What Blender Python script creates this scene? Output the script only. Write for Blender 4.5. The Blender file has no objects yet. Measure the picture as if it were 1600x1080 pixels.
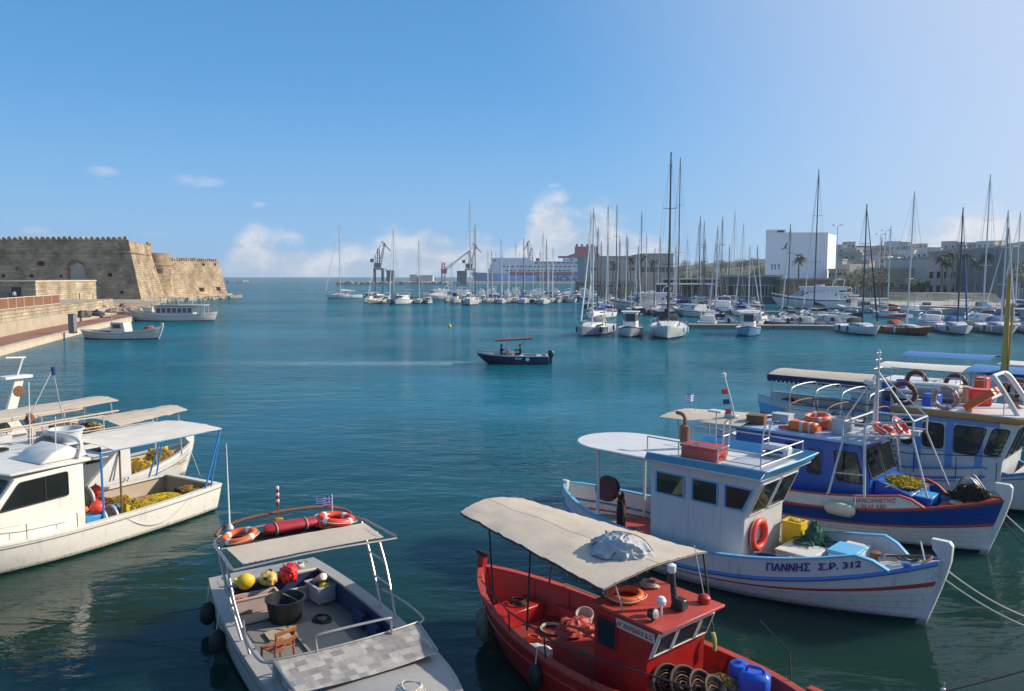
import bpy, bmesh, math, random
from mathutils import Vector, Matrix, noise
R = math.radians
rnd = random.Random(11)
S = bpy.context.scene
C = S.collection

# ---------------------------------------------------------------- camera, sky, sun, exposure
FPX, CAMH = 1232.0, 7.5
TH = math.atan(107 / FPX)
cam = bpy.data.cameras.new('camera'); camo = bpy.data.objects.new('camera', cam); C.objects.link(camo)
camo.location = (0, 0, CAMH); camo.rotation_euler = (R(90) - TH, 0, 0)
cam.sensor_width = 36; cam.lens = 36 * FPX / 1600; cam.clip_end = 30000; cam.clip_start = .1
S.camera = camo
SUN_EL, SUN_AZ = 30.0, 78.0          # azimuth measured clockwise from the view direction (+Y) to +X
W = bpy.data.worlds.new('World'); S.world = W; W.use_nodes = True
wn, wl = W.node_tree.nodes, W.node_tree.links
wn.clear()
def N(nt, t, **k):
    n = nt.nodes.new(t)
    for a, b in k.items(): setattr(n, a, b)
    return n
WT = W.node_tree
sky = N(WT, 'ShaderNodeTexSky', sky_type='NISHITA', sun_disc=False)
sky.sun_elevation = R(SUN_EL); sky.sun_rotation = R(SUN_AZ); sky.altitude = 0
sky.air_density = 1.0; sky.dust_density = .4; sky.ozone_density = 3.0
bg = N(WT, 'ShaderNodeBackground'); bg.inputs['Strength'].default_value = .105
out = N(WT, 'ShaderNodeOutputWorld')
wl.new(bg.outputs[0], out.inputs[0])
# cumulus bank low over the horizon and a few lone puffs, all round the compass
tc = N(WT, 'ShaderNodeTexCoord')
sep = N(WT, 'ShaderNodeSeparateXYZ'); wl.new(tc.outputs['Generated'], sep.inputs[0])
def M(op, a, b=None, nt=WT, clamp=False):
    n = nt.nodes.new('ShaderNodeMath'); n.operation = op; n.use_clamp = clamp
    for i, x in enumerate((a, b)):
        if x is None: continue
        if isinstance(x, (int, float)): n.inputs[i].default_value = x
        else: nt.links.new(x, n.inputs[i])
    return n.outputs[0]
def SM(x, lo, hi, nt=WT):            # smoothstep
    n = nt.nodes.new('ShaderNodeMapRange'); n.interpolation_type = 'SMOOTHSTEP'
    nt.links.new(x, n.inputs[0]); n.inputs[1].default_value = lo; n.inputs[2].default_value = hi
    return n.outputs[0]
def noi(vec, sc, det=5, rough=.55, nt=WT, dist=0.0):
    n = nt.nodes.new('ShaderNodeTexNoise'); nt.links.new(vec, n.inputs['Vector'])
    n.inputs['Scale'].default_value = sc; n.inputs['Detail'].default_value = det
    n.inputs['Roughness'].default_value = rough; n.inputs['Distortion'].default_value = dist
    return n.outputs[0]
az = M('ARCTAN2', sep.outputs[0], sep.outputs[1])
comb = N(WT, 'ShaderNodeCombineXYZ'); wl.new(az, comb.inputs[0])
wl.new(M('MULTIPLY', sep.outputs[2], 1.6), comb.inputs[1]); comb.inputs[2].default_value = 3.3
n1 = noi(comb.outputs[0], 22, 7, .6)
n2 = noi(comb.outputs[0], 4.5, 2, .5)
el = sep.outputs[2]
top = M('ADD', M('MULTIPLY', n2, .05), -.012)                # height of the bank, varies along the horizon
for a_, w_, h_ in ((-18.2, 1.7, 2.9), (-15.2, 1.6, 2.1), (-12, 1.5, 2.3), (-8.6, 1.8, 2.7), (-5.6, 1.5, 3.1), (-2.4, 1.8, 3.2), (1.6, 1.5, 3.9), (3.6, 1.7, 4.9), (6.4, 1.5, 4.3), (9.5, 2, 2.6), (26, 3, 2.4), (30.5, 2.5, 3.4), (36, 4, 3.6), (-30, 2, 2.2), (60, 8, 3), (100, 12, 3), (-60, 8, 3), (-110, 14, 3), (150, 20, 3)):
    dx = M('DIVIDE', M('SUBTRACT', az, R(a_)), R(w_)); top = M('ADD', top, M('MULTIPLY', M('POWER', 2.718, M('MULTIPLY', M('MULTIPLY', dx, dx), -1.0)), R(h_ + .25) * .84))
dens = M('ADD', M('SUBTRACT', top, el), M('MULTIPLY', M('SUBTRACT', n1, .5), .075))
cl = M('MULTIPLY', SM(dens, -.006, .034), SM(el, -.02, .012))
puff = []
for a_, e_, w_, h_ in ((-27.1, 6.65, 1.1, .42), (-21.5, 6.35, 1.9, .5), (-17.6, 4.9, .6, .25), (-24.2, 2.8, 1.6, .35), (3.0, 6.5, .6, .2), (-31.0, 2.9, 1.2, .3)):
    dx = M('DIVIDE', M('SUBTRACT', az, R(a_)), R(w_)); dz = M('DIVIDE', M('SUBTRACT', el, math.sin(R(e_))), R(h_))
    d2 = M('ADD', M('MULTIPLY', dx, dx), M('MULTIPLY', dz, dz))
    puff.append(M('MULTIPLY', SM(M('ADD', M('SUBTRACT', 1.0, d2), M('MULTIPLY', M('SUBTRACT', n1, .5), 2.6)), .1, 1.3), .26))
pf = puff[0]
for q in puff[1:]: pf = M('MAXIMUM', pf, q)
cl = M('MAXIMUM', M('MULTIPLY', cl, .72), pf)
hz = M('ADD', .34, M('MULTIPLY', SM(el, .55, -.02), .34))                    # pale air low down
mix0 = N(WT, 'ShaderNodeMix', data_type='RGBA'); wl.new(hz, mix0.inputs[0]); hsv = N(WT, 'ShaderNodeHueSaturation'); hsv.inputs['Saturation'].default_value = 1.3; wl.new(sky.outputs[0], hsv.inputs['Color']); wl.new(hsv.outputs[0], mix0.inputs[6])
mix0.inputs[7].default_value = (1.15, 3.5, 7.1, 1)
low = N(WT, 'ShaderNodeMix', data_type='RGBA'); wl.new(M('MULTIPLY', SM(el, .24, -.01), .62), low.inputs[0]); wl.new(mix0.outputs[2], low.inputs[6]); low.inputs[7].default_value = (2.5, 4.3, 6.7, 1)
sdn = (math.sin(R(SUN_AZ)) * math.cos(R(SUN_EL)), math.cos(R(SUN_AZ)) * math.cos(R(SUN_EL)), math.sin(R(SUN_EL)))
dt = N(WT, 'ShaderNodeVectorMath', operation='DOT_PRODUCT'); wl.new(tc.outputs['Generated'], dt.inputs[0]); dt.inputs[1].default_value = sdn
glow = N(WT, 'ShaderNodeMix', data_type='RGBA'); wl.new(M('MULTIPLY', SM(dt.outputs['Value'], .28, .98), .92), glow.inputs[0]); wl.new(low.outputs[2], glow.inputs[6]); glow.inputs[7].default_value = (6.0, 6.4, 7.4, 1)
mix = N(WT, 'ShaderNodeMix', data_type='RGBA'); wl.new(cl, mix.inputs[0]); wl.new(glow.outputs[2], mix.inputs[6])
crm = N(WT, 'ShaderNodeMix', data_type='RGBA'); wl.new(SM(M('ADD', n1, M('MULTIPLY', el, 1.5)), .42, .72), crm.inputs[0])
crm.inputs[6].default_value = (4.3, 4.9, 5.7, 1); crm.inputs[7].default_value = (7.4, 7.0, 6.8, 1)
wl.new(crm.outputs[2], mix.inputs[7]); wl.new(mix.outputs[2], bg.inputs[0])

sl = bpy.data.lights.new('sun', 'SUN'); sl.energy = 5.0; sl.angle = R(.5); sl.color = (1, .90, .76)
so = bpy.data.objects.new('sun', sl); C.objects.link(so)
sd = Vector((math.sin(R(SUN_AZ)) * math.cos(R(SUN_EL)), math.cos(R(SUN_AZ)) * math.cos(R(SUN_EL)), math.sin(R(SUN_EL))))
so.rotation_euler = sd.to_track_quat('Z', 'Y').to_euler(); so.location = sd * 300
S.view_settings.view_transform = 'Standard'; S.view_settings.look = 'None'
S.view_settings.exposure = .25; S.view_settings.gamma = 1; S.view_settings.use_curve_mapping = False
S.render.engine = 'CYCLES'; S.cycles.use_denoising = True
S.cycles.max_bounces = 8; S.cycles.transparent_max_bounces = 12; S.cycles.sample_clamp_indirect = 6

# ---------------------------------------------------------------- picture-to-place helpers
cT, sT = math.cos(TH), math.sin(TH)
def ray(px, py):
    x, y = (px - 800) / FPX, -(py - 540) / FPX
    return (x, cT + y * sT, -sT + y * cT)
def g(px, py, z=0.0):
    d = ray(px, py); t = (z - CAMH) / d[2]; return Vector((d[0] * t, d[1] * t, z))
def at(px, py, Y):
    d = ray(px, py); t = Y / d[1]; return Vector((d[0] * t, Y, CAMH + d[2] * t))

# ---------------------------------------------------------------- materials
MATS = {}
def mat(name, col, rough=.5, metal=0.0, var=.14, scale=2.5, bump=0.0, bscale=30.0, streak=0.0, spec=.5, wet=None, fine=.06, coat=0.0, chip=0.0, chipcol=(.30, .25, .20)):
    if name in MATS: return MATS[name]
    m = bpy.data.materials.new(name); m.use_nodes = True; nt = m.node_tree
    b = nt.nodes['Principled BSDF']; L = nt.links.new
    tcn = N(nt, 'ShaderNodeTexCoord'); o = tcn.outputs['Object']
    n_a = noi(o, scale, 5, .6, nt); n_b = noi(o, scale * 14, 3, .6, nt)
    v = M('ADD', M('MULTIPLY', M('SUBTRACT', n_a, .5, nt), var * 2.4, nt), M('MULTIPLY', M('SUBTRACT', n_b, .5, nt), fine * 2.4, nt), nt)
    k = M('ADD', 1.0, v, nt)
    mx = N(nt, 'ShaderNodeMix', data_type='RGBA', blend_type='MULTIPLY'); mx.inputs[0].default_value = 1
    mx.inputs[6].default_value = (*col, 1); L(k, mx.inputs[7]); colo = mx.outputs[2]
    if streak:                                            # vertical run-off stains
        mp = N(nt, 'ShaderNodeMapping'); L(o, mp.inputs[0]); mp.inputs['Scale'].default_value = (7, 7, .7)
        s_ = SM(noi(mp.outputs[0], 1.0, 4, .65, nt), .53, .74, nt)
        m2 = N(nt, 'ShaderNodeMix', data_type='RGBA'); L(M('MULTIPLY', s_, streak, nt), m2.inputs[0]); L(colo, m2.inputs[6])
        m2.inputs[7].default_value = (.17, .10, .055, 1); colo = m2.outputs[2]
    if chip:                                              # flaked and rubbed paint
        c_n = M('MULTIPLY', SM(noi(o, 11, 4, .7, nt), .60, .66, nt), SM(noi(o, 1.7, 3, .6, nt), .48, .60, nt), nt)
        m4 = N(nt, 'ShaderNodeMix', data_type='RGBA'); L(M('MULTIPLY', c_n, chip, nt), m4.inputs[0]); L(colo, m4.inputs[6]); m4.inputs[7].default_value = (*chipcol, 1); colo = m4.outputs[2]
    if wet:                                               # weed and scum along the waterline
        sp = N(nt, 'ShaderNodeSeparateXYZ'); L(o, sp.inputs[0])
        h_ = M('ADD', sp.outputs[2], M('MULTIPLY', M('SUBTRACT', n_b, .5, nt), .12, nt), nt)
        m3 = N(nt, 'ShaderNodeMix', data_type='RGBA'); L(M('MULTIPLY', SM(h_, wet, wet * .3, nt), .75, nt), m3.inputs[0]); L(colo, m3.inputs[6])
        m3.inputs[7].default_value = (.075, .07, .035, 1); colo = m3.outputs[2]
    L(colo, b.inputs['Base Color'])
    rr = M('ADD', rough, M('MULTIPLY', M('SUBTRACT', n_a, .5, nt), .3, nt), nt, True); L(rr, b.inputs['Roughness'])
    b.inputs['Metallic'].default_value = metal; b.inputs['Specular IOR Level'].default_value = spec
    b.inputs['Coat Weight'].default_value = coat
    if bump:
        bp = N(nt, 'ShaderNodeBump'); bp.inputs['Strength'].default_value = min(1, bump); bp.inputs['Distance'].default_value = .03
        L(noi(o, bscale, 5, .6, nt), bp.inputs['Height']); L(bp.outputs[0], b.inputs['Normal'])
    MATS[name] = m; return m
def glassmat(name, col=(.03, .04, .05), clear=.35, rough=.04):
    if name in MATS: return MATS[name]
    m = bpy.data.materials.new(name); m.use_nodes = True; nt = m.node_tree; b = nt.nodes['Principled BSDF']
    b.inputs['Base Color'].default_value = (*col, 1); b.inputs['Roughness'].default_value = rough; b.inputs['IOR'].default_value = 1.5
    tr = N(nt, 'ShaderNodeBsdfTransparent'); tr.inputs[0].default_value = (.8, .9, .88, 1)
    ms = N(nt, 'ShaderNodeMixShader'); ms.inputs[0].default_value = clear
    nt.links.new(b.outputs[0], ms.inputs[1]); nt.links.new(tr.outputs[0], ms.inputs[2]); nt.links.new(ms.outputs[0], nt.nodes['Material Output'].inputs[0])
    MATS[name] = m; return m

WHITE = mat('boat_white', (.61, .595, .56), .42, var=.10, scale=1.2, streak=.34, wet=.22, bump=.10, bscale=9, fine=.07, chip=.5)
WHITE2 = mat('cabin_white', (.61, .605, .585), .45, var=.09, scale=1.6, streak=.18, bump=.05, bscale=12)
GELCOAT = mat('gelcoat', (.70, .665, .59), .34, var=.09, scale=.9, streak=.30, wet=.18, chip=.3, chipcol=(.36, .32, .27))
FARWHITE = mat('yacht_white', (.68, .67, .65), .35, var=.06, scale=.5)
FARGREY = mat('yacht_grey', (.42, .43, .45), .4, var=.1, scale=.5)
NAVY = mat('navy_paint', (.016, .04, .13), .35, var=.15)
SKYBLUE = mat('sky_blue_paint', (.12, .42, .66), .42, var=.14, streak=.12, chip=.6, chipcol=(.42, .45, .45))
STRAKEBLUE = mat('strake_blue_paint', (.07, .19, .46), .42, var=.15)
ROYAL = mat('royal_blue_paint', (.004, .08, .36), .36, var=.2, fine=.1, chip=.4, chipcol=(.05, .12, .30))
REDP = mat('red_paint', (.38, .010, .007), .45, var=.28, scale=1.8, streak=.16, fine=.12, chip=.55, chipcol=(.30, .10, .07), bump=.12, bscale=14)
REDFADE = mat('faded_red_paint', (.40, .05, .035), .58, var=.28, scale=2.2, streak=.14, fine=.12, chip=.6, chipcol=(.40, .20, .15), bump=.14, bscale=18)
REDLINE = mat('red_line_paint', (.42, .05, .03), .45, var=.15)
ORANGERED = mat('orange_red_plastic', (.72, .05, .025), .4, var=.1)
ORANGE = mat('orange_plastic', (.75, .13, .03), .42, var=.14)
ANTIFOUL = mat('antifouling', (.014, .018, .03), .6, var=.25)
GREYP = mat('grey_deck_paint', (.20, .19, .175), .7, var=.2, scale=2, bump=.15, bscale=60)
GREYHULL = mat('grey_hull_paint', (.33, .312, .29), .55, var=.14, scale=1.5, streak=.2, wet=.18)
DKBLUE_IN = mat('dark_blue_lining', (.025, .045, .12), .5, var=.2)
STEEL = mat('stainless', (.42, .39, .36), .42, metal=.85, var=.12)
GALV = mat('galvanised', (.46, .46, .45), .5, metal=.4, var=.12)
RUSTY = mat('rusty_iron', (.17, .075, .04), .75, var=.35, scale=8, bump=.2, bscale=50)
BLACK = mat('black_rubber', (.012, .012, .013), .6, var=.25, scale=6)
BLACKP = mat('black_plastic', (.02, .022, .025), .4, var=.15)
CANVAS = mat('beige_canvas', (.50, .43, .345), .85, var=.14, scale=1.3, streak=.10, bump=.45, bscale=2.2, spec=.2, fine=.03)
CANVASW = mat('white_canvas', (.64, .60, .53), .8, var=.10, streak=.12, scale=1.5, bump=.3, bscale=2.5, spec=.2)
CANVASG = mat('grey_tarp', (.40, .40, .41), .6, var=.12, scale=6, bump=.6, bscale=9, spec=.35)
CANVASB = mat('blue_canvas', (.03, .16, .40), .75, var=.12, scale=2, bump=.3, bscale=3)
NAVYCLOTH = mat('navy_cloth', (.018, .03, .10), .8, var=.2, scale=5)
WOOD = mat('varnished_wood', (.28, .10, .035), .45, var=.25, scale=9)
WOODP = mat('pale_plywood', (.42, .34, .25), .7, var=.15, scale=4)
YELLOW = mat('yellow_plastic', (.72, .47, .015), .42, var=.12)
NETY = mat('yellow_net', (.50, .38, .03), .9, var=.45, scale=9, bump=1, bscale=45, fine=.35, spec=.1)
NETB = mat('ochre_net', (.34, .22, .06), .9, var=.5, scale=9, bump=1, bscale=45, fine=.35, spec=.1)
NETG = mat('green_net', (.07, .17, .12), .9, var=.4, scale=12, bump=1, bscale=50, fine=.3, spec=.1)
NETD = mat('dark_net', (.05, .04, .035), .9, var=.5, scale=12, bump=1, bscale=50, fine=.3, spec=.1)
BLUEPL = mat('blue_plastic', (.02, .10, .55), .35, var=.12)
TEALPL = mat('light_blue_plastic', (.06, .32, .60), .4, var=.12)
GREYPL = mat('grey_plastic', (.42, .43, .45), .45, var=.1)
ROPE = mat('pale_rope', (.50, .47, .40), .9, var=.2, scale=30)
ROPED = mat('dark_rope', (.03, .03, .03), .9, var=.2, scale=30)
CAMO = None
SKIN = mat('skin', (.42, .24, .16), .55, var=.08)
DARKCL = mat('dark_clothing', (.02, .022, .03), .85, var=.2)
BLUECL = mat('blue_clothing', (.06, .11, .20), .85, var=.2)
HAIR = mat('dark_hair', (.012, .009, .007), .6, var=.2)
GLASS = glassmat('cabin_glass'); GLASSL = glassmat('pale_cabin_glass', (.20, .20, .17), .25, .06)
CLEAR = glassmat('clear_window', (.03, .035, .035), .62, .03)
SEAM = mat('plank_seam', (.30, .28, .25), .8, var=.3); SEAMR = mat('red_plank_seam', (.16, .01, .008), .7, var=.3); SEAMB = mat('blue_plank_seam', (.004, .02, .10), .7)
FARGLASS = glassmat('far_glass', (.025, .03, .04), .0, .08)
TEAK = mat('teak_deck', (.34, .24, .15), .7, var=.15, scale=5)
ALU = mat('mast_aluminium', (.60, .60, .60), .4, metal=.5, var=.06)
ALUD = mat('dark_mast', (.06, .065, .08), .4, var=.1)

# ---------------------------------------------------------------- mesh helpers
class MB:
    def __init__(s): s.v, s.f, s.m = [], [], []
    def add(s, vs, fs, mi=0):
        o = len(s.v); s.v += [tuple(p) for p in vs]
        s.f += [tuple(i + o for i in f) for f in fs]; s.m += [mi] * len(fs); return s
    def box(s, x0, x1, y0, y1, z0, z1, mi=0, T=None):
        vs = [(x, y, z) for z in (z0, z1) for x, y in ((x0, y0), (x1, y0), (x1, y1), (x0, y1))]
        if T is not None: vs = [T @ Vector(p) for p in vs]
        return s.add(vs, [(3, 2, 1, 0), (4, 5, 6, 7), (0, 1, 5, 4), (1, 2, 6, 5), (2, 3, 7, 6), (3, 0, 4, 7)], mi)
    def tube(s, pts, r, n=8, closed=False, mi=0, caps=True):
        pts = [Vector(p) for p in pts]; k = len(pts); rs = r if isinstance(r, (list, tuple)) else [r] * k
        up = None; rings = []
        for i, p in enumerate(pts):
            a = pts[i - 1] if (i or closed) else p; b = pts[(i + 1) % k] if (i < k - 1 or closed) else p
            t = (b - a); t = t.normalized() if t.length > 1e-9 else Vector((0, 0, 1))
            if up is None: up = Vector((0, 0, 1)) if abs(t.z) < .9 else Vector((1, 0, 0))
            x = t.cross(up); x = x.normalized() if x.length > 1e-6 else t.orthogonal().normalized()
            y = x.cross(t).normalized(); up = y
            rings.append([p + (x * math.cos(q) + y * math.sin(q)) * rs[i] for q in [2 * math.pi * j / n for j in range(n)]])
        vs = [p for rg in rings for p in rg]; fs = []
        for i in range(k if closed else k - 1):
            i2 = (i + 1) % k
            for j in range(n): fs.append((i * n + j, i * n + (j + 1) % n, i2 * n + (j + 1) % n, i2 * n + j))
        if caps and not closed: fs += [tuple(range(n))[::-1], tuple(range((k - 1) * n, k * n))]
        return s.add(vs, fs, mi)
    def panel(s, o, ux, uy, pts, t, mi=0, hole=None):
        o, ux, uy = Vector(o), Vector(ux).normalized(), Vector(uy); uy = (uy - ux * ux.dot(uy)).normalized(); nz = ux.cross(uy)
        W_ = lambda p, d: o + ux * p[0] + uy * p[1] + nz * d
        k = len(pts)
        if hole is None:
            return s.add([W_(p, 0) for p in pts] + [W_(p, t) for p in pts],
                         [tuple(range(k))[::-1], tuple(range(k, 2 * k))] + [(i, (i + 1) % k, k + (i + 1) % k, k + i) for i in range(k)], mi)
        vs = [W_(p, d) for d in (0, t) for p in pts] + [W_(p, d) for d in (0, t) for p in hole]
        fs = []
        for i in range(k):
            j = (i + 1) % k
            fs += [(k + i, k + j, 3 * k + j, 3 * k + i), (i, j, k + j, k + i), (3 * k + i, 3 * k + j, 2 * k + j, 2 * k + i), (j, i, 2 * k + i, 2 * k + j)]
        return s.add(vs, fs, mi)
    def grid(s, rows, mi=0, closeu=False, closev=False):
        n, k = len(rows), len(rows[0]); fs = []
        for i in range(n if closev else n - 1):
            for j in range(k if closeu else k - 1):
                a, b = i * k + j, i * k + (j + 1) % k; c, d = ((i + 1) % n) * k + (j + 1) % k, ((i + 1) % n) * k + j
                fs.append((a, b, c, d))
        return s.add([p for r_ in rows for p in r_], fs, mi)
    def lathe(s, prof, n=16, o=(0, 0, 0), mi=0, T=None, cap=True):
        vs = []
        for r_, z in prof:
            for j in range(n):
                q = 2 * math.pi * j / n; p = Vector((r_ * math.cos(q), r_ * math.sin(q), z))
                vs.append((T @ p if T is not None else p) + Vector(o))
        fs = [(i * n + j, i * n + (j + 1) % n, (i + 1) * n + (j + 1) % n, (i + 1) * n + j) for i in range(len(prof) - 1) for j in range(n)]
        if cap: fs += [tuple(range(n))[::-1], tuple(range((len(prof) - 1) * n, len(prof) * n))]
        return s.add(vs, fs, mi)
    def prism(s, poly, z0, z1, mi=0, top=None):          # poly in x,y; optional other polygon on top
        top = top or poly; k = len(poly)
        return s.add([(*p, z0) for p in poly] + [(*p, z1) for p in top],
                     [tuple(range(k))[::-1], tuple(range(k, 2 * k))] + [(i, (i + 1) % k, k + (i + 1) % k, k + i) for i in range(k)], mi)
    def build(s, name, mats, parent=None, smooth=True, bev=0.0, seg=1, ang=38, fix=True):
        me = bpy.data.meshes.new(name); me.from_pydata(s.v, [], s.f)
        for m_ in (mats if isinstance(mats, (list, tuple)) else [mats]): me.materials.append(m_)
        if any(s.m): me.polygons.foreach_set('material_index', s.m)
        if fix or bev:
            bm = bmesh.new(); bm.from_mesh(me)
            if bev:
                bmesh.ops.remove_doubles(bm, verts=bm.verts, dist=1e-5)
                ed = [e for e in bm.edges if len(e.link_faces) == 2 and e.calc_face_angle(0) > R(30)]
                bmesh.ops.bevel(bm, geom=ed, offset=bev, segments=seg, affect='EDGES', profile=.5, clamp_overlap=True)
            bmesh.ops.recalc_face_normals(bm, faces=bm.faces); bm.to_mesh(me); bm.free()
        if smooth:
            me.polygons.foreach_set('use_smooth', [True] * len(me.polygons)); me.set_sharp_from_angle(angle=R(ang))
        return link(name, me, parent)
def link(name, data, parent=None):
    o = bpy.data.objects.new(name, data); C.objects.link(o)
    if parent is not None: o.parent = parent
    return o
def tag(o, label=None, cat=None, group=None, kind=None):
    for k, v in (('label', label), ('category', cat), ('group', group), ('kind', kind)):
        if v: o[k] = v
    return o
def thing(name, label, cat, loc=(0, 0, 0), deg=0.0, group=None):
    o = link(name, None); o.location = loc; o.rotation_euler = (0, 0, R(deg)); o.empty_display_size = .3
    return tag(o, label, cat, group)
def box(name, m, par, x0, x1, y0, y1, z0, z1, bev=0.0, T=None):
    return MB().box(x0, x1, y0, y1, z0, z1, T=T).build(name, m, par, bev=bev)
def tube(name, m, par, pts, r, n=8, closed=False):
    return MB().tube(pts, r, n, closed).build(name, m, par, fix=False)
def rpoly(pts, r, n=4):                                    # round the corners of a polygon
    out_ = []; k = len(pts)
    for i in range(k):
        a, b, c_ = (Vector((*pts[(i + d) % k], 0)) for d in (-1, 0, 1))
        u, w = (a - b), (c_ - b); q = min(r, u.length * .45, w.length * .45); p0, p1 = b + u.normalized() * q, b + w.normalized() * q
        for j in range(n + 1):
            t = j / n; p = p0 * (1 - t) ** 2 + b * 2 * t * (1 - t) + p1 * t ** 2; out_.append((p.x, p.y))
    return out_
def inset(pts, d):
    c_ = Vector((sum(p[0] for p in pts) / len(pts), sum(p[1] for p in pts) / len(pts)))
    o = []
    for p in pts:
        v = Vector(p[:2]) - c_; l = v.length; o.append(tuple(c_ + v * max(.1, (l - d) / l)))
    return o
def arc(pts, n=6):                                         # smooth curve through points (Catmull-Rom)
    P_ = [Vector(p) for p in pts]; P_ = [P_[0] * 2 - P_[1]] + P_ + [P_[-1] * 2 - P_[-2]]; o = []
    for i in range(1, len(P_) - 2):
        for j in range(n):
            t = j / n; a, b, c_, d = P_[i - 1:i + 3]
            o.append(.5 * ((2 * b) + (c_ - a) * t + (2 * a - 5 * b + 4 * c_ - d) * t * t + (3 * b - a - 3 * c_ + d) * t ** 3))
    return o + [P_[-2]]
def sag(a, b, d, n=14):
    a, b = Vector(a), Vector(b)
    return [a.lerp(b, i / n) - Vector((0, 0, d * 4 * (i / n) * (1 - i / n))) for i in range(n + 1)]
def blob(name, m, par, o, rx, ry, rz, amp=.2, f=2.0, seed=0, n=36, k=20, flat=True, fold=0.0):
    rows = []
    for i in range(k + 1):
        ph = math.pi * i / k; row = []
        for j in range(n):
            q = 2 * math.pi * j / n; d = Vector((math.sin(ph) * math.cos(q), math.sin(ph) * math.sin(q), math.cos(ph)))
            h = 1 + amp * noise.fractal(d * f + Vector((seed, seed * 1.7, 0)), 1.0, 2.0, 4)
            if fold: h += fold * abs(noise.noise(d * f * 2.3 + Vector((0, seed, 9)))) - fold * .3
            z = d.z * h * rz
            if flat and z < 0: z *= .15
            row.append((o[0] + d.x * h * rx, o[1] + d.y * h * ry, o[2] + z))
        rows.append(row)
    return MB().grid(rows, closeu=True).build(name, m, par)
_fonts = {}
def lettering(name, m, par, text, size, fn, width=None, ext=.002, bold=0.0):
    """flat letters; fn maps (across, up, out) to the surface they are painted on"""
    cu = bpy.data.curves.new('letters', 'FONT'); cu.body = text; cu.size = size; cu.extrude = ext; cu.resolution_u = 2; cu.offset = bold
    ob = bpy.data.objects.new('letters', cu); C.objects.link(ob)
    me = bpy.data.meshes.new_from_object(ob.evaluated_get(bpy.context.evaluated_depsgraph_get()))
    bpy.data.objects.remove(ob); bpy.data.curves.remove(cu)
    xs = [v.co.x for v in me.vertices]; x0, x1 = min(xs), max(xs); sc = (width / (x1 - x0)) if width else 1
    for v in me.vertices: v.co = fn((v.co.x - x0) * sc, v.co.y, v.co.z + ext)
    me.materials.clear(); me.materials.append(m); me.name = name
    return link(name, me, par)
def plane_fn(o, ux, uy):
    o, ux, uy = Vector(o), Vector(ux).normalized(), Vector(uy).normalized(); nz = ux.cross(uy)
    return lambda a, b, c_: o + ux * a + uy * b + nz * c_
# ---------------------------------------------------------------- water
def water_material():
    m = bpy.data.materials.new('harbour_water'); m.use_nodes = True; nt = m.node_tree; b = nt.nodes['Principled BSDF']; L = nt.links.new
    tcn = N(nt, 'ShaderNodeTexCoord'); o = tcn.outputs['Object']
    big = noi(o, .035, 3, .5, nt)
    cm = N(nt, 'ShaderNodeMix', data_type='RGBA'); L(SM(big, .35, .65, nt), cm.inputs[0])
    cm.inputs[6].default_value = (.002, .096, .126, 1); cm.inputs[7].default_value = (.003, .120, .166, 1)
    mpw = N(nt, 'ShaderNodeMapping'); L(o, mpw.inputs[0]); mpw.inputs['Scale'].default_value = (.010, .034, 1); wind = M('ADD', .72, M('MULTIPLY', SM(noi(mpw.outputs[0], 1.0, 4, .6, nt), .34, .66, nt), .5, nt), nt)
    # greener near water, painted darker for the weaker sky reflection of a steep view
    sp = N(nt, 'ShaderNodeSeparateXYZ'); L(o, sp.inputs[0])
    c2 = N(nt, 'ShaderNodeMix', data_type='RGBA'); L(SM(sp.outputs[1], 50, 15, nt), c2.inputs[0]); L(cm.outputs[2], c2.inputs[6])
    c2.inputs[7].default_value = (.009, .036, .026, 1)
    cw = N(nt, 'ShaderNodeMix', data_type='RGBA', blend_type='MULTIPLY'); cw.inputs[0].default_value = 1; L(c2.outputs[2], cw.inputs[6]); L(wind, cw.inputs[7]); L(cw.outputs[2], b.inputs['Base Color'])
    b.inputs['Roughness'].default_value = 1; b.inputs['Specular IOR Level'].default_value = 0; b.subsurface_method = 'BURLEY'; b.inputs['Subsurface Weight'].default_value = 1; b.inputs['Subsurface Radius'].default_value = (.6, 1.3, 1.3); b.inputs['Subsurface Scale'].default_value = 1.0   # turbid water softens shadows
    gl = N(nt, 'ShaderNodeBsdfGlossy'); gl.inputs['Roughness'].default_value = .05; fr = N(nt, 'ShaderNodeFresnel'); fr.inputs['IOR'].default_value = 1.33; ms = N(nt, 'ShaderNodeMixShader')
    L(M('MINIMUM', M('MULTIPLY', fr.outputs[0], .9, nt), .33, nt), ms.inputs[0]); L(b.outputs[0], ms.inputs[1]); L(gl.outputs[0], ms.inputs[2]); L(ms.outputs[0], nt.nodes['Material Output'].inputs[0])   # ruffled water never mirrors fully at a glance
    mp = N(nt, 'ShaderNodeMapping'); L(o, mp.inputs[0]); mp.inputs['Rotation'].default_value = (0, 0, R(12)); mp.inputs['Scale'].default_value = (.55, 1.25, 1)
    w1 = noi(mp.outputs[0], .55, 3, .5, nt, .4); w2 = noi(mp.outputs[0], 2.1, 3, .55, nt, .5); w3 = noi(mp.outputs[0], 7.0, 2, .5, nt)
    calm = M('ADD', .22, M('MULTIPLY', SM(noi(o, .05, 4, .55, nt), .40, .60, nt), .83, nt), nt)
    shelter = M('ADD', .35, M('MULTIPLY', SM(sp.outputs[1], 12, 60, nt), .65, nt), nt)
    h = M('ADD', M('MULTIPLY', w1, .30, nt), M('ADD', M('MULTIPLY', w2, .11, nt), M('MULTIPLY', w3, .018, nt), nt), nt)
    bp = N(nt, 'ShaderNodeBump'); bp.inputs['Distance'].default_value = 1.0
    L(M('MULTIPLY', calm, shelter, nt), bp.inputs['Strength']); L(h, bp.inputs['Height'])
    for n_ in (gl, fr): L(bp.outputs[0], n_.inputs['Normal'])
    return m
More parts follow.
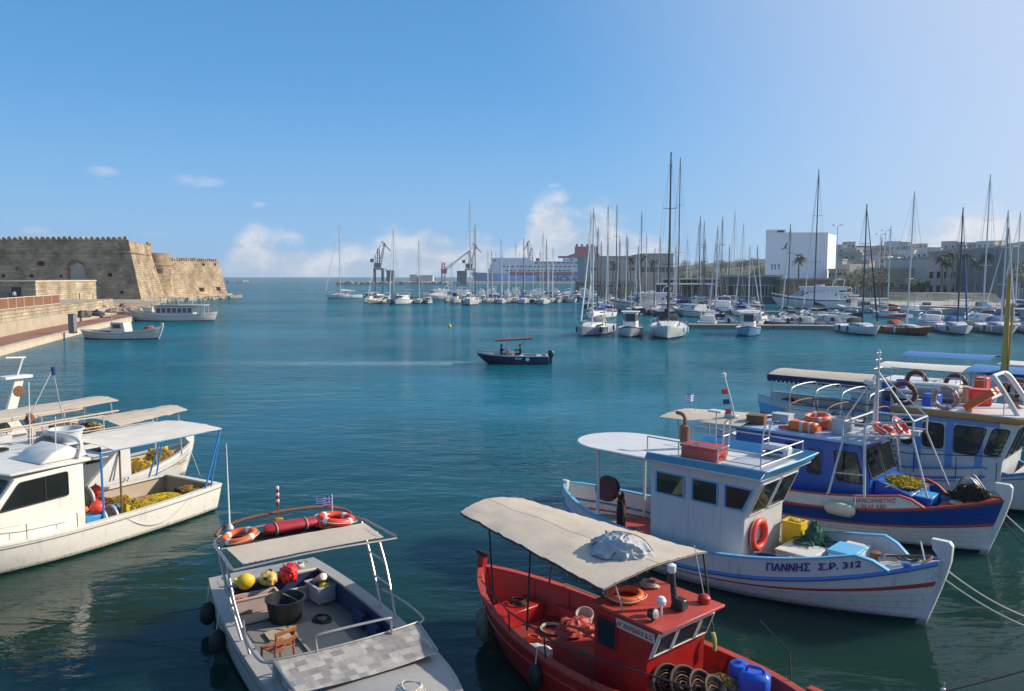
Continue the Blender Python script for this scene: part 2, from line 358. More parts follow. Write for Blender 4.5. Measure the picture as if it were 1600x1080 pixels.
wm = MB(); wm.add([(-9000, -200, 0), (9000, -200, 0), (9000, 16000, 0), (-9000, 16000, 0)], [(0, 1, 2, 3)])
tag(wm.build('water', water_material(), smooth=False), kind='structure')

def stone_material(name, c1, c2, bw=1.1, bh=.5, mort=.5, bump=.6, patch=.5):
    m = bpy.data.materials.new(name); m.use_nodes = True; nt = m.node_tree; b = nt.nodes['Principled BSDF']; L = nt.links.new
    ge = N(nt, 'ShaderNodeNewGeometry'); sp = N(nt, 'ShaderNodeSeparateXYZ'); L(ge.outputs['Position'], sp.inputs[0])
    cb = N(nt, 'ShaderNodeCombineXYZ'); L(M('ADD', sp.outputs[0], M('MULTIPLY', sp.outputs[1], .93, nt), nt), cb.inputs[0]); L(sp.outputs[2], cb.inputs[1])
    br = N(nt, 'ShaderNodeTexBrick'); L(cb.outputs[0], br.inputs['Vector'])
    br.inputs['Scale'].default_value = 1; br.inputs['Brick Width'].default_value = bw; br.inputs['Row Height'].default_value = bh
    br.inputs['Mortar Size'].default_value = .03; br.inputs['Mortar Smooth'].default_value = .4
    br.inputs['Color1'].default_value = (*c1, 1); br.inputs['Color2'].default_value = (*c2, 1); br.inputs['Mortar'].default_value = (*[x * mort for x in c1], 1)
    pos = ge.outputs['Position']
    na, nb = noi(pos, .22, 5, .6, nt), noi(pos, 2.6, 4, .65, nt)
    k = M('ADD', 1 - patch * .5, M('ADD', M('MULTIPLY', SM(na, .3, .7, nt), patch, nt), M('MULTIPLY', M('SUBTRACT', nb, .5, nt), .9, nt), nt), nt)
    mx = N(nt, 'ShaderNodeMix', data_type='RGBA', blend_type='MULTIPLY'); mx.inputs[0].default_value = 1
    L(br.outputs['Color'], mx.inputs[6]); L(k, mx.inputs[7]); L(mx.outputs[2], b.inputs['Base Color'])
    b.inputs['Roughness'].default_value = .9; b.inputs['Specular IOR Level'].default_value = .2
    bp = N(nt, 'ShaderNodeBump'); bp.inputs['Strength'].default_value = bump; bp.inputs['Distance'].default_value = .12
    L(M('ADD', nb, M('MULTIPLY', br.outputs['Fac'], -.6, nt), nt), bp.inputs['Height']); L(bp.outputs[0], b.inputs['Normal'])
    MATS[name] = m; return m
FORT = stone_material('fort_limestone', (.40, .30, .195), (.27, .205, .135), 1.5, .62, .5, .9, .7)
QUAYST = stone_material('quay_stone', (.42, .345, .24), (.31, .25, .175), 1.6, .42, .45, .8, .6)
QUAYPL = mat('quay_plaster', (.38, .32, .235), .85, var=.28, streak=.35, scale=.5, bump=.3, bscale=4)
EDGEST = mat('quay_edge_stone', (.50, .42, .31), .8, var=.24, streak=.2, scale=.7, bump=.2, bscale=5)
PAVER = mat('terracotta_paving', (.24, .115, .075), .85, var=.16, scale=.6, bump=.2, bscale=6)
GROUND = mat('pale_ground', (.36, .31, .24), .95, var=.2, scale=.15, bump=.2, bscale=3)
CONC = mat('pier_concrete', (.34, .32, .29), .9, var=.18, scale=.3, bump=.2, bscale=3)
ROCK = mat('rubble_rock', (.30, .26, .21), .95, var=.35, scale=.5, bump=.6, bscale=1.5)
GRASS = mat('lawn', (.10, .16, .03), .95, var=.3, scale=.6, bump=.4, bscale=8)
SCRUB = mat('hill_scrub', (.075, .07, .045), .95, var=.4, scale=.05, bump=.4, bscale=.6)

# ---------------------------------------------------------------- quay on the fort side
E_ = [(-33, 14), (-37, 30), (-49, 75.7), (-57.7, 106), (-65.5, 138), (-69, 150)]
def offs(pts, d):
    o = []
    for i, p in enumerate(pts):
        a, b = Vector(pts[max(0, i - 1)]), Vector(pts[min(len(pts) - 1, i + 1)]); t = (b - a).normalized(); o.append(tuple(Vector(p) + Vector((-t.y, t.x)) * d))
    return o
def strip(name, pts, d0, d1, z0, z1, m, parent=None, kind='structure', bev=0):
    a, b = offs(pts, d0), offs(pts, d1); mb = MB(); n = len(pts)
    vs = [(*p, z) for z in (z0, z1) for p in a] + [(*p, z) for z in (z0, z1) for p in b]
    fs = []
    for i in range(n - 1):
        A, B, A1, B1 = i, 2 * n + i, n + i, 3 * n + i
        fs += [(A, A + 1, A1 + 1, A1), (A1, A1 + 1, B1 + 1, B1), (B, B1, B1 + 1, B + 1)]
    fs += [(0, n, 3 * n, 2 * n), (n - 1, 3 * n - 1, 4 * n - 1, 2 * n - 1)]
    o = mb.add(vs, fs).build(name, m, parent, smooth=False)
    return tag(o, kind=kind) if kind and parent is None else o
strip('quay_edge', E_, 0, .55, -1, .62, EDGEST)
strip('walkway', E_, .54, 5.6, -1, .60, PAVER)
strip('quay_wall', E_, 5.5, 6.4, -1, 2.15, QUAYPL)
strip('upper_wall', E_, 6.2, 7.3, -1, 3.45, QUAYST)
strip('promenade', E_, 7.2, 60, -1, 3.40, GROUND)
# bigger kerb blocks along the water, each a piece of the edge
qe = bpy.data.objects['quay_edge']
for i in range(1, 4):
    a, b = Vector(E_[i]), Vector(E_[i + 1]); L_ = (b - a).length; t = (b - a) / L_; n_ = Vector((-t.y, t.x)); k = int(L_ / 5.5)
    for j in range(k):
        p, q = a + t * (j * L_ / k + .04), a + t * ((j + 1) * L_ / k - .04)
        MB().prism([tuple(p - n_ * .06), tuple(q - n_ * .06), tuple(q + n_ * .7), tuple(p + n_ * .7)], .626, .74 + rnd.uniform(-.02, .02)).build('coping_block', EDGEST, qe, bev=.03)
fence = thing('promenade_railing', 'long brown panelled railing along the edge of the stone promenade', 'railing')
BROWN = mat('rusty_brown_panel', (.20, .085, .04), .6, var=.25, scale=.8, streak=.2); PALEPOST = mat('pale_railing_post', (.55, .47, .38), .6)
EF = offs(E_, 7.0)
for i in range(2, 4):
    a, b = Vector(EF[i]), Vector(EF[i + 1]); L_ = (b - a).length; t = (b - a) / L_; n_ = Vector((-t.y, t.x)); k = int(L_ / 3.0)
    if i == 3: k = int(k * .45)
    L2 = L_ if i == 2 else L_ * .45
    for j in range(k):
        p, q = a + t * (j * L2 / k), a + t * ((j + 1) * L2 / k)
        T = Matrix(((t.x, -t.y, 0, p.x), (t.y, t.x, 0, p.y), (0, 0, 1, 0), (0, 0, 0, 1)))
        box('panel', BROWN, fence, .12, L2 / k - .12, -.02, .02, 3.62, 4.82, T=T)
        box('post', PALEPOST, fence, -.06, .06, -.05, .05, 3.44, 4.95, T=T)
        box('rail', PALEPOST, fence, .06, L2 / k - .06, -.03, .03, 4.84, 4.93, T=T)
        box('rail', PALEPOST, fence, .06, L2 / k - .06, -.03, .03, 3.5, 3.58, T=T)
# lower stone apron running on to the fort
ap = [(-69, 148), (-74, 165), (-84, 190), (-96, 207), (-106, 250), (-101.5, 289), (-112, 300), (-200, 310), (-200, 148)]
tag(MB().prism(ap, -1.5, 1.5, top=[(x - .8, y) for x, y in ap]).build('fort_apron', QUAYST, smooth=False), kind='structure')
led = [(-99, 246), (-97, 288), (-104, 296), (-125, 300), (-125, 246)]
mb = MB()
for i in range(150):
    t = rnd.random(); p = Vector((-102, 236)).lerp(Vector((-101.5, 289)), t) + Vector((rnd.uniform(-2.5, 1.5), 0))
    if i > 110: p = Vector((-102, 289)).lerp(Vector((-125, 300)), rnd.random()) + Vector((rnd.uniform(-2, 2), rnd.uniform(-2, 3)))
    s = rnd.uniform(.5, 1.3); Tm = Matrix.Translation((p.x, p.y, rnd.uniform(-.2, .5))) @ Matrix.Rotation(rnd.uniform(0, 3), 4, 'Z') @ Matrix.Rotation(rnd.uniform(-.4, .4), 4, 'X')
    mb.box(-s, s, -s * .7, s * .7, -s * .5, s * .5, T=Tm)
tag(mb.build('foot_rocks', ROCK, bev=.12), kind='stuff')

# ---------------------------------------------------------------- the fort
fz = 1.4
fort = thing('harbour_fort', 'sand-coloured stone sea fort with crenellated battered walls', 'fort', (-100, 213, fz))
f0 = Vector((-100, 213, fz))
fl = lambda P_: [(x + 100, y - 213) for x, y in P_]
def carve(o, cutter):
    md = o.modifiers.new('b', 'BOOLEAN'); md.operation = 'DIFFERENCE'; md.solver = 'EXACT'; md.object = cutter
    me = bpy.data.meshes.new_from_object(o.evaluated_get(bpy.context.evaluated_depsgraph_get()))
    o.modifiers.clear(); o.data = me; bpy.data.objects.remove(cutter)
main = MB().prism(fl([(-190, 213), (-100, 213), (-110, 252), (-190, 252)]), 0, 16.0, top=fl([(-190, 216), (-104.3, 216), (-114.2, 251), (-190, 251)])).build('main_wall', FORT, fort, smooth=False)
cut = MB()
def arch_cut(px, py, w, h, Y, d=3.0):
    p = at(px, py, Y) - f0; r = w / 2
    pts = [(-r, -h / 2), (r, -h / 2)] + [(r * math.cos(a), h / 2 - r * .5 + r * .7 * math.sin(a)) for a in [math.pi * k / 6 for k in range(7)]]
    cut.panel((p.x, p.y + d, p.z), (1, 0, 0), (0, 0, 1), pts, d + 1.2)
for a_ in ((62, 412, 2.3, 1.2), (50, 431, 1.2, .8), (172, 430, 1.4, .9), (96, 432, .9, .6), (6, 431, 1.0, .9), (193, 457, 1.1, .8), (26, 420, .6, .5)): arch_cut(*a_, 214.5)
# shallow arched recess of the relief over the gate
p = at(120, 423, 215) - f0
cut.panel((p.x, p.y + .8, p.z), (1, 0, 0), (0, 0, 1), [(-2.6, -3.6), (2.6, -3.6)] + [(2.6 * math.cos(a), 1.4 + 1.5 * math.sin(a)) for a in [math.pi * k / 8 for k in range(9)]], 2.4)
def side_cut(px, py, Y, w, h):
    p = at(px, py, Y) - f0; cut.box(p.x - 3, p.x + 2.5, p.y - w / 2, p.y + w / 2, p.z - h / 2, p.z + h / 2)
side_cut(226, 430, 232, .9, .6); side_cut(233, 455, 240, .9, .7); side_cut(240, 418, 246, 1, .7)
carve(main, cut.build('cutter', FORT, fort))
MB().panel((p.x, p.y + .75, p.z), (1, 0, 0), (0, 0, 1), [(-2.0, -3.2), (2.0, -3.2), (2.0, 1.2), (0, 2.2), (-2.0, 1.2)], .35).build('relief_panel', mat('pale_marble', (.38, .34, .28), .7, var=.3, scale=2), fort)
low = MB().prism(fl([(-111, 249), (-103.4, 287), (-190, 300), (-190, 249)]), 0, 11.6, top=fl([(-113, 249), (-105.7, 285.5), (-190, 298), (-190, 249)])).build('lower_wall', FORT, fort, smooth=False)
cut = MB()
for px, py, Y, w, h in ((260, 454, 254, 3.2, 1.6), (315, 452.5, 272, 3.0, 1.4), (341, 451.5, 282, 2.6, 1.3), (328, 413.5, 276, 1.5, .9), (342, 413.5, 283, 1.3, .9)): side_cut(px, py, Y, w, h)
carve(low, cut.build('cutter', FORT, fort))
tw = MB().lathe([(4.6, 0), (3.9, 9.5), (4.2, 9.7), (4.2, 10.2), (3.9, 10.4), (3.9, 13.6)], 28, (-12.5, 38.5, 0)).build('round_turret', FORT, fort)
cut = MB(); p = at(247, 425, 248) - f0; cut.box(p.x - 1, p.x + 6, p.y - .7, p.y + .7, p.z - .5, p.z + .6)
carve(tw, cut.build('cutter', FORT, fort))
# projecting string course below the parapet
def course(a, b, z, d=.28):
    a, b = Vector(a), Vector(b); t = (b - a).normalized(); n_ = Vector((t.y, -t.x))
    MB().prism([tuple(a - n_ * .3), tuple(b - n_ * .3), tuple(b + n_ * d), tuple(a + n_ * d)], z, z + .4).build('string_course', FORT, fort, bev=.08)
course((-90, 2.35), (-3.4, 2.35), 12.6); course((-3.3, 2.45), (-13.6, 38), 12.6); course((-12.6, 36.2), (-5.2, 72.9), 7.8, .12)
def merlons(a, b, z, pitch, w, h):
    a, b = Vector(a), Vector(b); L_ = (b - a).length; t = (b - a) / L_; ang = math.atan2(t.y, t.x); k = int(L_ / pitch)
    me = None
    for i in range(k):
        c_ = a + t * ((i + .5) * L_ / k); hh = h * rnd.uniform(.86, 1.08)
        o = MB().box(-w / 2, w / 2, -.35, .35, -.05, hh * .72).add([(-w / 2, -.35, hh * .72), (w / 2, -.35, hh * .72), (w / 2, .35, hh * .72), (-w / 2, .35, hh * .72), (-w * .18, -.2, hh), (w * .18, -.2, hh), (w * .18, .2, hh), (-w * .18, .2, hh)],
            [(4, 5, 6, 7), (0, 1, 5, 4), (1, 2, 6, 5), (2, 3, 7, 6), (3, 0, 4, 7)]).build('merlon', FORT, fort) if me is None else link('merlon', me, fort)
        me = o.data; o.location = (c_.x, c_.y, z); o.rotation_euler = (0, 0, ang + rnd.uniform(-.05, .05)); o.scale = (rnd.uniform(.85, 1.1), 1, rnd.uniform(.85, 1.1))
merlons((-48, 3.4), (-4.5, 3.4), 16.0, 1.5, .95, 1.25)
merlons((-12.6, 32), (-13.9, 37), 16.0, 1.5, .9, 1.2)
merlons((-11.5, 43), (-6.2, 72), 11.6, 1.25, .75, .95)
# parapet of the main block: low outer curb between the merlons
box('parapet', FORT, fort, -90, -4.35, 3.05, 3.75, 15.9, 16.25)
for px, py, Y, h in ((305, 398, 280, 2.2), (309, 399, 280, 1.4)):
    q = at(px, py, Y) - f0; box('ruined_stub', FORT, fort, q.x - .7, q.x + .7, q.y - .5, q.y + .5, 11.5, 11.6 + h * .6, bev=.2)
tube('flagpole', GALV, fort, [(-14.5, 30, 15.9), (-14.5, 30, 20.5)], .05)
# little lit stone annexe before the fort
an = thing('stone_gatehouse', 'low pale stone block with a flat roof before the fort wall', 'building', (-88, 146, 1.5))
MB().prism([(0, 0), (-4.6, 30), (-12, 30), (-9, -.5)], 0, 5.1).build('wall', QUAYST, an, smooth=False)
MB().prism([(.15, -.15), (-4.5, 30.2), (-12.1, 30.2), (-9.1, -.7)], 5.1, 5.35).build('roof', EDGEST, an)
box('doorway', BLACKP, an, -4.2, -2.6, -.42, .2, 1.9, 4.2)
# service pillar and small posts on the walkway
def frame2(px, py, z): return g(px, py, z)
q = g(114, 521, .6)
sp_ = thing('service_pillar', 'dark grey square pillar standing on the terracotta walkway', 'pillar', q)
box('body', mat('grey_metal', (.16, .17, .19), .6), sp_, -.36, .36, -.36, .36, 0, 2.3, bev=.04); box('cap', mat('grey_metal', (.16, .17, .19), .6), sp_, -.42, .42, -.42, .42, 2.3, 2.4)
for i, (px, py, h) in enumerate(((125, 478, 2.4), (146, 477, 2.4), (170, 484, 2.0))):
    o = thing('mooring_post', 'slim dark post beside the stone gatehouse quay', 'post', g(px, py, 1.5 if i else 1.5), group='slim posts near the gatehouse')
    tube('shaft', RUSTY, o, [(0, 0, -.2), (0, 0, h)], .09); MB().lathe([(.13, h), (.13, h + .12), (.02, h + .2)], 8).build('cap', RUSTY, o)
# heaped gear on the quay between the railing and the fort
HEAP = [mat('heap_%d' % i, c_, .9, var=.4, scale=2) for i, c_ in enumerate(((.10, .09, .08), (.30, .17, .12), (.22, .20, .17), (.06, .07, .09)))]
for i in range(16):
    px, py = rnd.uniform(118, 205), 0; py = 497 - (px - 118) * .10 + rnd.uniform(-10, 0); q = g(px, py, 1.5)
    o = blob('gear_heap', HEAP[i % 4], None, (0, 0, 0), rnd.uniform(.7, 1.5), rnd.uniform(.6, 1.2), rnd.uniform(.5, 1.1), .5, 2.2, i, 14, 9); o.location = q
    tag(o, ('dark', 'brick red', 'grey brown', 'blackish blue')[i % 4] + ' heap of fishing gear on the old stone quay', 'gear', 'gear heaps on the old quay')

# ---------------------------------------------------------------- land across the harbour
QE = [g(1760, 503), g(1480, 491), g(1380, 488), g(1315, 478), g(1080, 469), g(1000, 463), g(930, 456), g(915, 448)]
land = [(p.x, p.y) for p in QE] + [(600, 1500), (1400, 1500), (1400, 120)]
tag(MB().prism(land, -2, 1.5).build('harbour_quay', CONC, smooth=False), kind='structure')
def hz_(x, y):
    t = max(0, min(1, (y - 300) / 260)); s = max(0, min(1, (x - 60) / 230)); s = s * s * (3 - 2 * s); t = t * t * (3 - 2 * t)
    return 1.45 + t * (7 + 17 * s) + t * 2.5 * noise.noise(Vector((x * .012, y * .012, 0)))
rows = [[(.19 * y + k * 20, y, hz_(.19 * y + k * 20, y)) for k in range(50)] for y in range(280, 1000, 20)]
tag(MB().grid(rows).build('hillside', SCRUB), kind='structure')
q0, q1 = at(1330, 452, 205), at(1392, 452, 205)
tag(MB().prism([(q0.x, 196), (q1.x + 2, 193), (q1.x + 6, 214), (q0.x, 214)], 1.4, 1.56, top=[(q0.x, 196), (q1.x + 2, 193), (q1.x + 6, 214), (q0.x, 214)]).build('lawn', GRASS, smooth=False), kind='structure')

PALEW = [mat('house_%d' % i, c_, .85, var=.12, scale=.12) for i, c_ in enumerate(((.58, .55, .50), (.50, .45, .38), (.42, .39, .35), (.62, .60, .57), (.45, .36, .28)))]
PNAME = ('off-white', 'beige', 'grey', 'white', 'tan')
ROOFM = mat('flat_roof', (.34, .31, .28), .9, var=.2, scale=.2)
def building(name, label, cat, x0, x1, y0, y1, z0, z1, wall, wins=(), group=None, stuff=False, parapet=.5, rot=0):
    """box building; wins = (columns, rows, w, h, first sill, storey) on the harbour front"""
    o = thing(name, label, cat, ((x0 + x1) / 2, y0, z0), rot, group); w = (x1 - x0) / 2; d = y1 - y0; h = z1 - z0
    box('wall', wall, o, -w, w, 0, d, -3, h)
    MB().box(-w - .25, w + .25, -.25, .1, h, h + parapet).box(-w - .25, -w + .1, .1, d, h, h + parapet).box(w - .1, w + .25, .1, d, h, h + parapet).box(-w + .1, w - .1, .1, d, h, h + .12).build('roof', ROOFM if not stuff else wall, o)
    if wins:
        nc, nr, ww, wh, s0, st = wins; jm = MB(); share = {}
        for r_ in range(nr):
            for c_ in range(nc):
                cx = -w + (c_ + .5) * 2 * w / nc; zz = s0 + r_ * st
                if stuff:
                    jm.box(cx - ww / 2, cx + ww / 2, -.05, .1, zz, zz + wh)
                    if rnd.random() < .4: jm.box(cx - ww * .8, cx + ww * .8, -.7, 0, zz - .25, zz - .1, 1).box(cx - ww * .8, cx + ww * .8, -.72, -.66, zz - .1, zz + .6, 1)
                else:
                    if not share:
                        a = MB().box(-ww / 2, ww / 2, -.04, .1, 0, wh).build('window', FARGLASS, o); b_ = MB().panel((0, -.06, wh / 2), (1, 0, 0), (0, 0, 1), [(-ww / 2 - .12, -wh / 2 - .12), (ww / 2 + .12, -wh / 2 - .12), (ww / 2 + .12, wh / 2 + .12), (-ww / 2 - .12, wh / 2 + .12)], .1,
                            hole=[(-ww / 2, -wh / 2), (ww / 2, -wh / 2), (ww / 2, wh / 2), (-ww / 2, wh / 2)]).build('frame', PALEW[3], a); share = {'w': a.data, 'f': b_.data}
                    else: a = link('window', share['w'], o); b_ = link('frame', share['f'], a)
                    a.location = (cx, 0, zz)
        if stuff: tag(jm.build('small_windows', [FARGLASS, wall], o, smooth=False), kind='stuff')
        if stuff:      # sides get a few openings too
            sm = MB()
            for r_ in range(nr):
                for c_ in range(3):
                    yy = d * (c_ + .5) / 3; zz = s0 + r_ * st
                    sm.box(-w - .05, -w + .1, yy - ww / 2, yy + ww / 2, zz, zz + wh)
            tag(sm.build('side_windows', FARGLASS, o, smooth=False), kind='stuff')
    return o
def bpx(name, label, cat, px0, px1, pyt, Y, depth, wall, z0=1.5, **k):
    a, b = at(px0, pyt, Y), at(px1, pyt, Y); return building(name, label, cat, a.x, b.x, Y, Y + depth, z0, a.z, wall, **k)
PORTC = mat('port_hall_render', (.40, .37, .32), .85, var=.12, scale=.1)
bpx('port_hall', 'long grey-beige port hall with a flat roof behind the palms', 'building', 912, 1002, 402, 330, 30, PORTC, wins=(3, 1, 2.4, 1.4, 8.6, 4))
bpx('port_hall', 'taller grey-beige end block of the port hall beside the big masts', 'building', 1003, 1052, 398, 334, 30, PORTC, wins=(4, 1, 3.5, 2.2, 8.0, 4))
bpx('port_annexe', 'brown low annexe at the foot of the port hall', 'building', 905, 1000, 441, 300, 20, mat('brown_render', (.22, .15, .11), .9, var=.2, scale=.2), wins=(7, 1, 2.2, 1.4, 2.0, 3))
# the big blank white block with bird emblems
WB = mat('white_render', (.76, .77, .79), .8, var=.03, scale=.08)
wb = thing('white_block', 'tall windowless white block with dark bird emblems on its face', 'building', (at(1197, 365, 300).x, 300, 6))
ww = at(1294, 365, 300).x - at(1197, 365, 300).x
MB().prism([(0, 0), (ww, 0), (ww + 9.7, 16), (ww + 2, 34), (13, 34)], -5, 17.9).build('wall', WB, wb, smooth=False)
MB().prism([(0, .05), (7.5, .05), (11, 12), (5.2, 12)], 17.9, 19.3).build('stair_head', WB, wb, smooth=False)
box('stair_window', FARGLASS, wb, 4.2, 6.8, .0, .3, 18.2, 19.0)
MB().box(-.15, ww + .15, -.2, .25, 17.9, 18.25).build('parapet', WB, wb)
INK = mat('emblem_ink', (.10, .13, .20), .7)
def swallow(px, py, s, rot):
    p_ = at(px, py, 300) - Vector(wb.location); T = Matrix.Rotation(rot, 2)
    pts = [(-1.0, -.15), (-.2, .02), (.55, .75), (1.0, .95), (.55, .25), (.35, -.12), (.75, -.5), (.2, -.28), (-.3, -.25)]
    pts = [tuple(T @ Vector(q) * s) for q in pts]
    MB().panel((p_.x, -.012, p_.z), (1, 0, 0), (0, 0, 1), pts, .01).build('bird_emblem', INK, wb)
swallow(1226, 387, 1.7, .35); swallow(1246, 399, 1.5, -.55)
for k_, (px, w_) in enumerate(((1206, 1.6), (1211, 1.2), (1217, 1.5))):
    p_ = at(px, 417, 300) - Vector(wb.location)
    MB().panel((p_.x, -.012, p_.z), (1, 0, 0), (0, 0, 1), [(-.2, -1), (.35, -1), (.2, .1), (w_ * .4, .9), (-.5, .8), (-.1, .1)], .01).build('mural_figure', INK, wb)
# terraces and sheds at the water
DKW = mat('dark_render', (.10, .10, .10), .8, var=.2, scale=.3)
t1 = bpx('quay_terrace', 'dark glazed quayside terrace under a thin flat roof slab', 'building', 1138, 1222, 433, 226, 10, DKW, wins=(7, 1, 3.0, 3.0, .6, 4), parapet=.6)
bpx('quay_wall_house', 'brown stone faced quay building below the white block', 'building', 1219, 1297, 437, 223, 12, stone_material('brown_stone', (.30, .21, .14), (.25, .18, .12), .8, .35), parapet=.4)
for px0, px1, py, Y, lab in ((1040, 1132, 435, 236, 'upper white roofed open pavilion on the quay'), (1028, 1112, 443, 222, 'lower white roofed open pavilion at the waterside')):
    a, b = at(px0, py, Y), at(px1, py, Y); o = thing('open_pavilion', lab, 'pavilion', ((a.x + b.x) / 2, Y, 1.5)); w = (b.x - a.x) / 2; h = a.z - 1.5
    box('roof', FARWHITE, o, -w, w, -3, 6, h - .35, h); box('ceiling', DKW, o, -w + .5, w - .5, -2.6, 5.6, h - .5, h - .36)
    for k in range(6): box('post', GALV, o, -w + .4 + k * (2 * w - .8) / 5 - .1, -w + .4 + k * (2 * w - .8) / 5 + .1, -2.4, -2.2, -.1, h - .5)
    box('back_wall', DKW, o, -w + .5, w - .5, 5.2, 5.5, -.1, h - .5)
GB = mat('grand_render', (.52, .47, .40), .85, var=.12, scale=.1)
bpx('waterfront_house', 'wide beige two storey waterfront house behind tall palms', 'building', 1446, 1500, 405, 232, 18, GB, wins=(4, 2, 1.5, 2.0, 1.6, 4.0), rot=14)
bpx('waterfront_house', 'taller pale waterfront house with two window rows behind palms', 'building', 1506, 1558, 400, 238, 18, PALEW[0], wins=(4, 2, 1.5, 2.0, 1.8, 4.2), rot=-6)
bpx('waterfront_house', 'low ochre stone house with a flat roof beside the lawn', 'building', 1388, 1446, 421, 236, 18, mat('ochre_render', (.36, .29, .19), .9, var=.15, scale=.15), wins=(4, 1, 1.4, 1.6, 2.4, 4))
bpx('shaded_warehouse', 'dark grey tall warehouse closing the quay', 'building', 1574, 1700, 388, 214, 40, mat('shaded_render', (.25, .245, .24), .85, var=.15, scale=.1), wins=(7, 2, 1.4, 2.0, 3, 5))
# stone embankment in front of them
em0, em1 = at(1390, 462, 205), at(1570, 462, 190)
tag(MB().prism([(em0.x, 205), (em1.x, 190), (em1.x + 4, 204), (em0.x + 4, 214)], 1.4, 3.4, top=[(em0.x + 1, 208), (em1.x, 194), (em1.x + 4, 204), (em0.x + 4, 214)]).build('embankment', QUAYST, smooth=False), kind='structure')
# hillside town
k_ = 0
for row, (Y, ya, yb, n_) in enumerate(((540, 377, 390, 24), (450, 385, 402, 21), (390, 398, 413, 17), (325, 411, 424, 10), (285, 421, 431, 9))):
    for i in range(n_):
        px = 1306 + (i + rnd.uniform(.1, .9)) * 300 / n_; wpx = rnd.uniform(9, 19); pyt = rnd.uniform(ya, yb)
        y = Y + rnd.uniform(-18, 18); c_ = rnd.randrange(5); a = at(px, pyt, y); zb = hz_(a.x, y) - 1
        fl_ = max(1, int((a.z - zb) / 3.1)); nc = max(2, int(wpx * y / FPX / 3.2))
        bpx('hillside_house', '%s %s storey flat roofed house in the hillside town' % (PNAME[c_], ('one', 'two', 'three', 'four', 'five', 'six', 'seven', 'eight', 'nine')[min(8, fl_ - 1)]), 'house', px, px + wpx, pyt, y, rnd.uniform(8, 14), PALEW[c_], z0=zb, wins=(nc, fl_, 1.3, 1.5, 1.0, 3.05), group='houses of the hillside town', stuff=True, rot=rnd.choice([-12, 5, 30, 42]) + rnd.uniform(-6, 6)); k_ += 1
for i in range(5):
    px = 1066 + i * 27 + rnd.uniform(-3, 3); pyt = 424 - (px - 1050) * .09 + rnd.uniform(-3, 3); y = 560 + rnd.uniform(-30, 30); c_ = rnd.randrange(5); a = at(px, pyt, y); zb = hz_(a.x, y) - 1
    bpx('hillside_house', PNAME[c_] + ' house on the low ridge left of the white block', 'house', px, px + rnd.uniform(12, 20), pyt, y, 12, PALEW[c_], z0=zb, wins=(3, max(1, int((a.z - zb) / 3.1)), 1.3, 1.5, 1.0, 3.05), group='houses on the low ridge', stuff=True, rot=rnd.uniform(-14, 14))

# ---------------------------------------------------------------- trees and palms
FROND = mat('palm_frond', (.045, .065, .025), .7, var=.3, scale=.8); TRUNK = mat('palm_trunk', (.15, .11, .075), .9, var=.3, scale=3)
LEAFS = [mat('leaf_%d' % i, c_, .7, var=.35, scale=.6) for i, c_ in enumerate(((.035, .055, .02), (.06, .085, .03), (.075, .07, .03)))]
def palm_meshes(h, seed):
    r_ = random.Random(seed); t = MB().tube([(0, 0, -.3), (.1, 0, h * .3), (.05, .08, h * .7), (0, .1, h)], [.30, .24, .2, .24], 8)
    c_ = MB()
    for k in range(34):
        a = r_.uniform(0, 6.28); e = r_.uniform(-.5, 1.1); L_ = r_.uniform(1.9, 2.7); pts = []
        for j in range(7):
            s = j / 6; x = L_ * s * math.cos(e * .7); z = L_ * s * math.sin(e) - 1.3 * s * s; pts.append(Vector((x * math.cos(a), x * math.sin(a) + .1, h + .1 + z)))
        sd_ = Vector((-math.sin(a), math.cos(a), 0))
        for j in range(6):
            for q in range(3):
                s = (j + q / 3) / 6; p0 = pts[j].lerp(pts[j + 1], q / 3); wl_ = .55 * math.sin(math.pi * min(1, s * .9 + .12))
                for sg in (-1, 1):
                    tip = p0 + sd_ * sg * wl_ + (pts[j + 1] - pts[j]) * .8 - Vector((0, 0, .18 * wl_ + .1))
                    w_ = (pts[j + 1] - pts[j]) * .22
                    c_.add([p0 - w_, p0 + w_, tip], [(0, 1, 2)])
    return t, c_
def palm(px, pyb, pyt, Y, seed, lab, grp):
    b = at(px, pyb, Y); tp = at(px, pyt, Y); z0 = 1.5 if b.z < 3 else b.z; h = tp.z - z0 - 1.0
    o = thing('palm_tree', lab, 'palm', (b.x, Y, z0), seed * 40, grp); t, c_ = palm_meshes(h, seed)
    t.build('trunk', TRUNK, o, fix=False); c_.build('crown', FROND, o, smooth=False, fix=False)
for i, (px, pyt) in enumerate(((985, 402), (1008, 399), (958, 408), (1022, 405))): palm(px, 455, pyt, 285, i, 'tall palm tree before the grey-beige port hall', 'palms before the port hall')
for i, (px, pyt) in enumerate(((1471, 396), (1488, 392), (1510, 394), (1540, 393), (1478, 404), (1526, 405))): palm(px, 450, pyt, 212 + i % 2 * 6, 10 + i, 'tall palm tree before the beige waterfront house', 'palms before the waterfront house')
palm(1248, 440, 400, 240, 30, 'single palm tree standing before the tall white block', None)
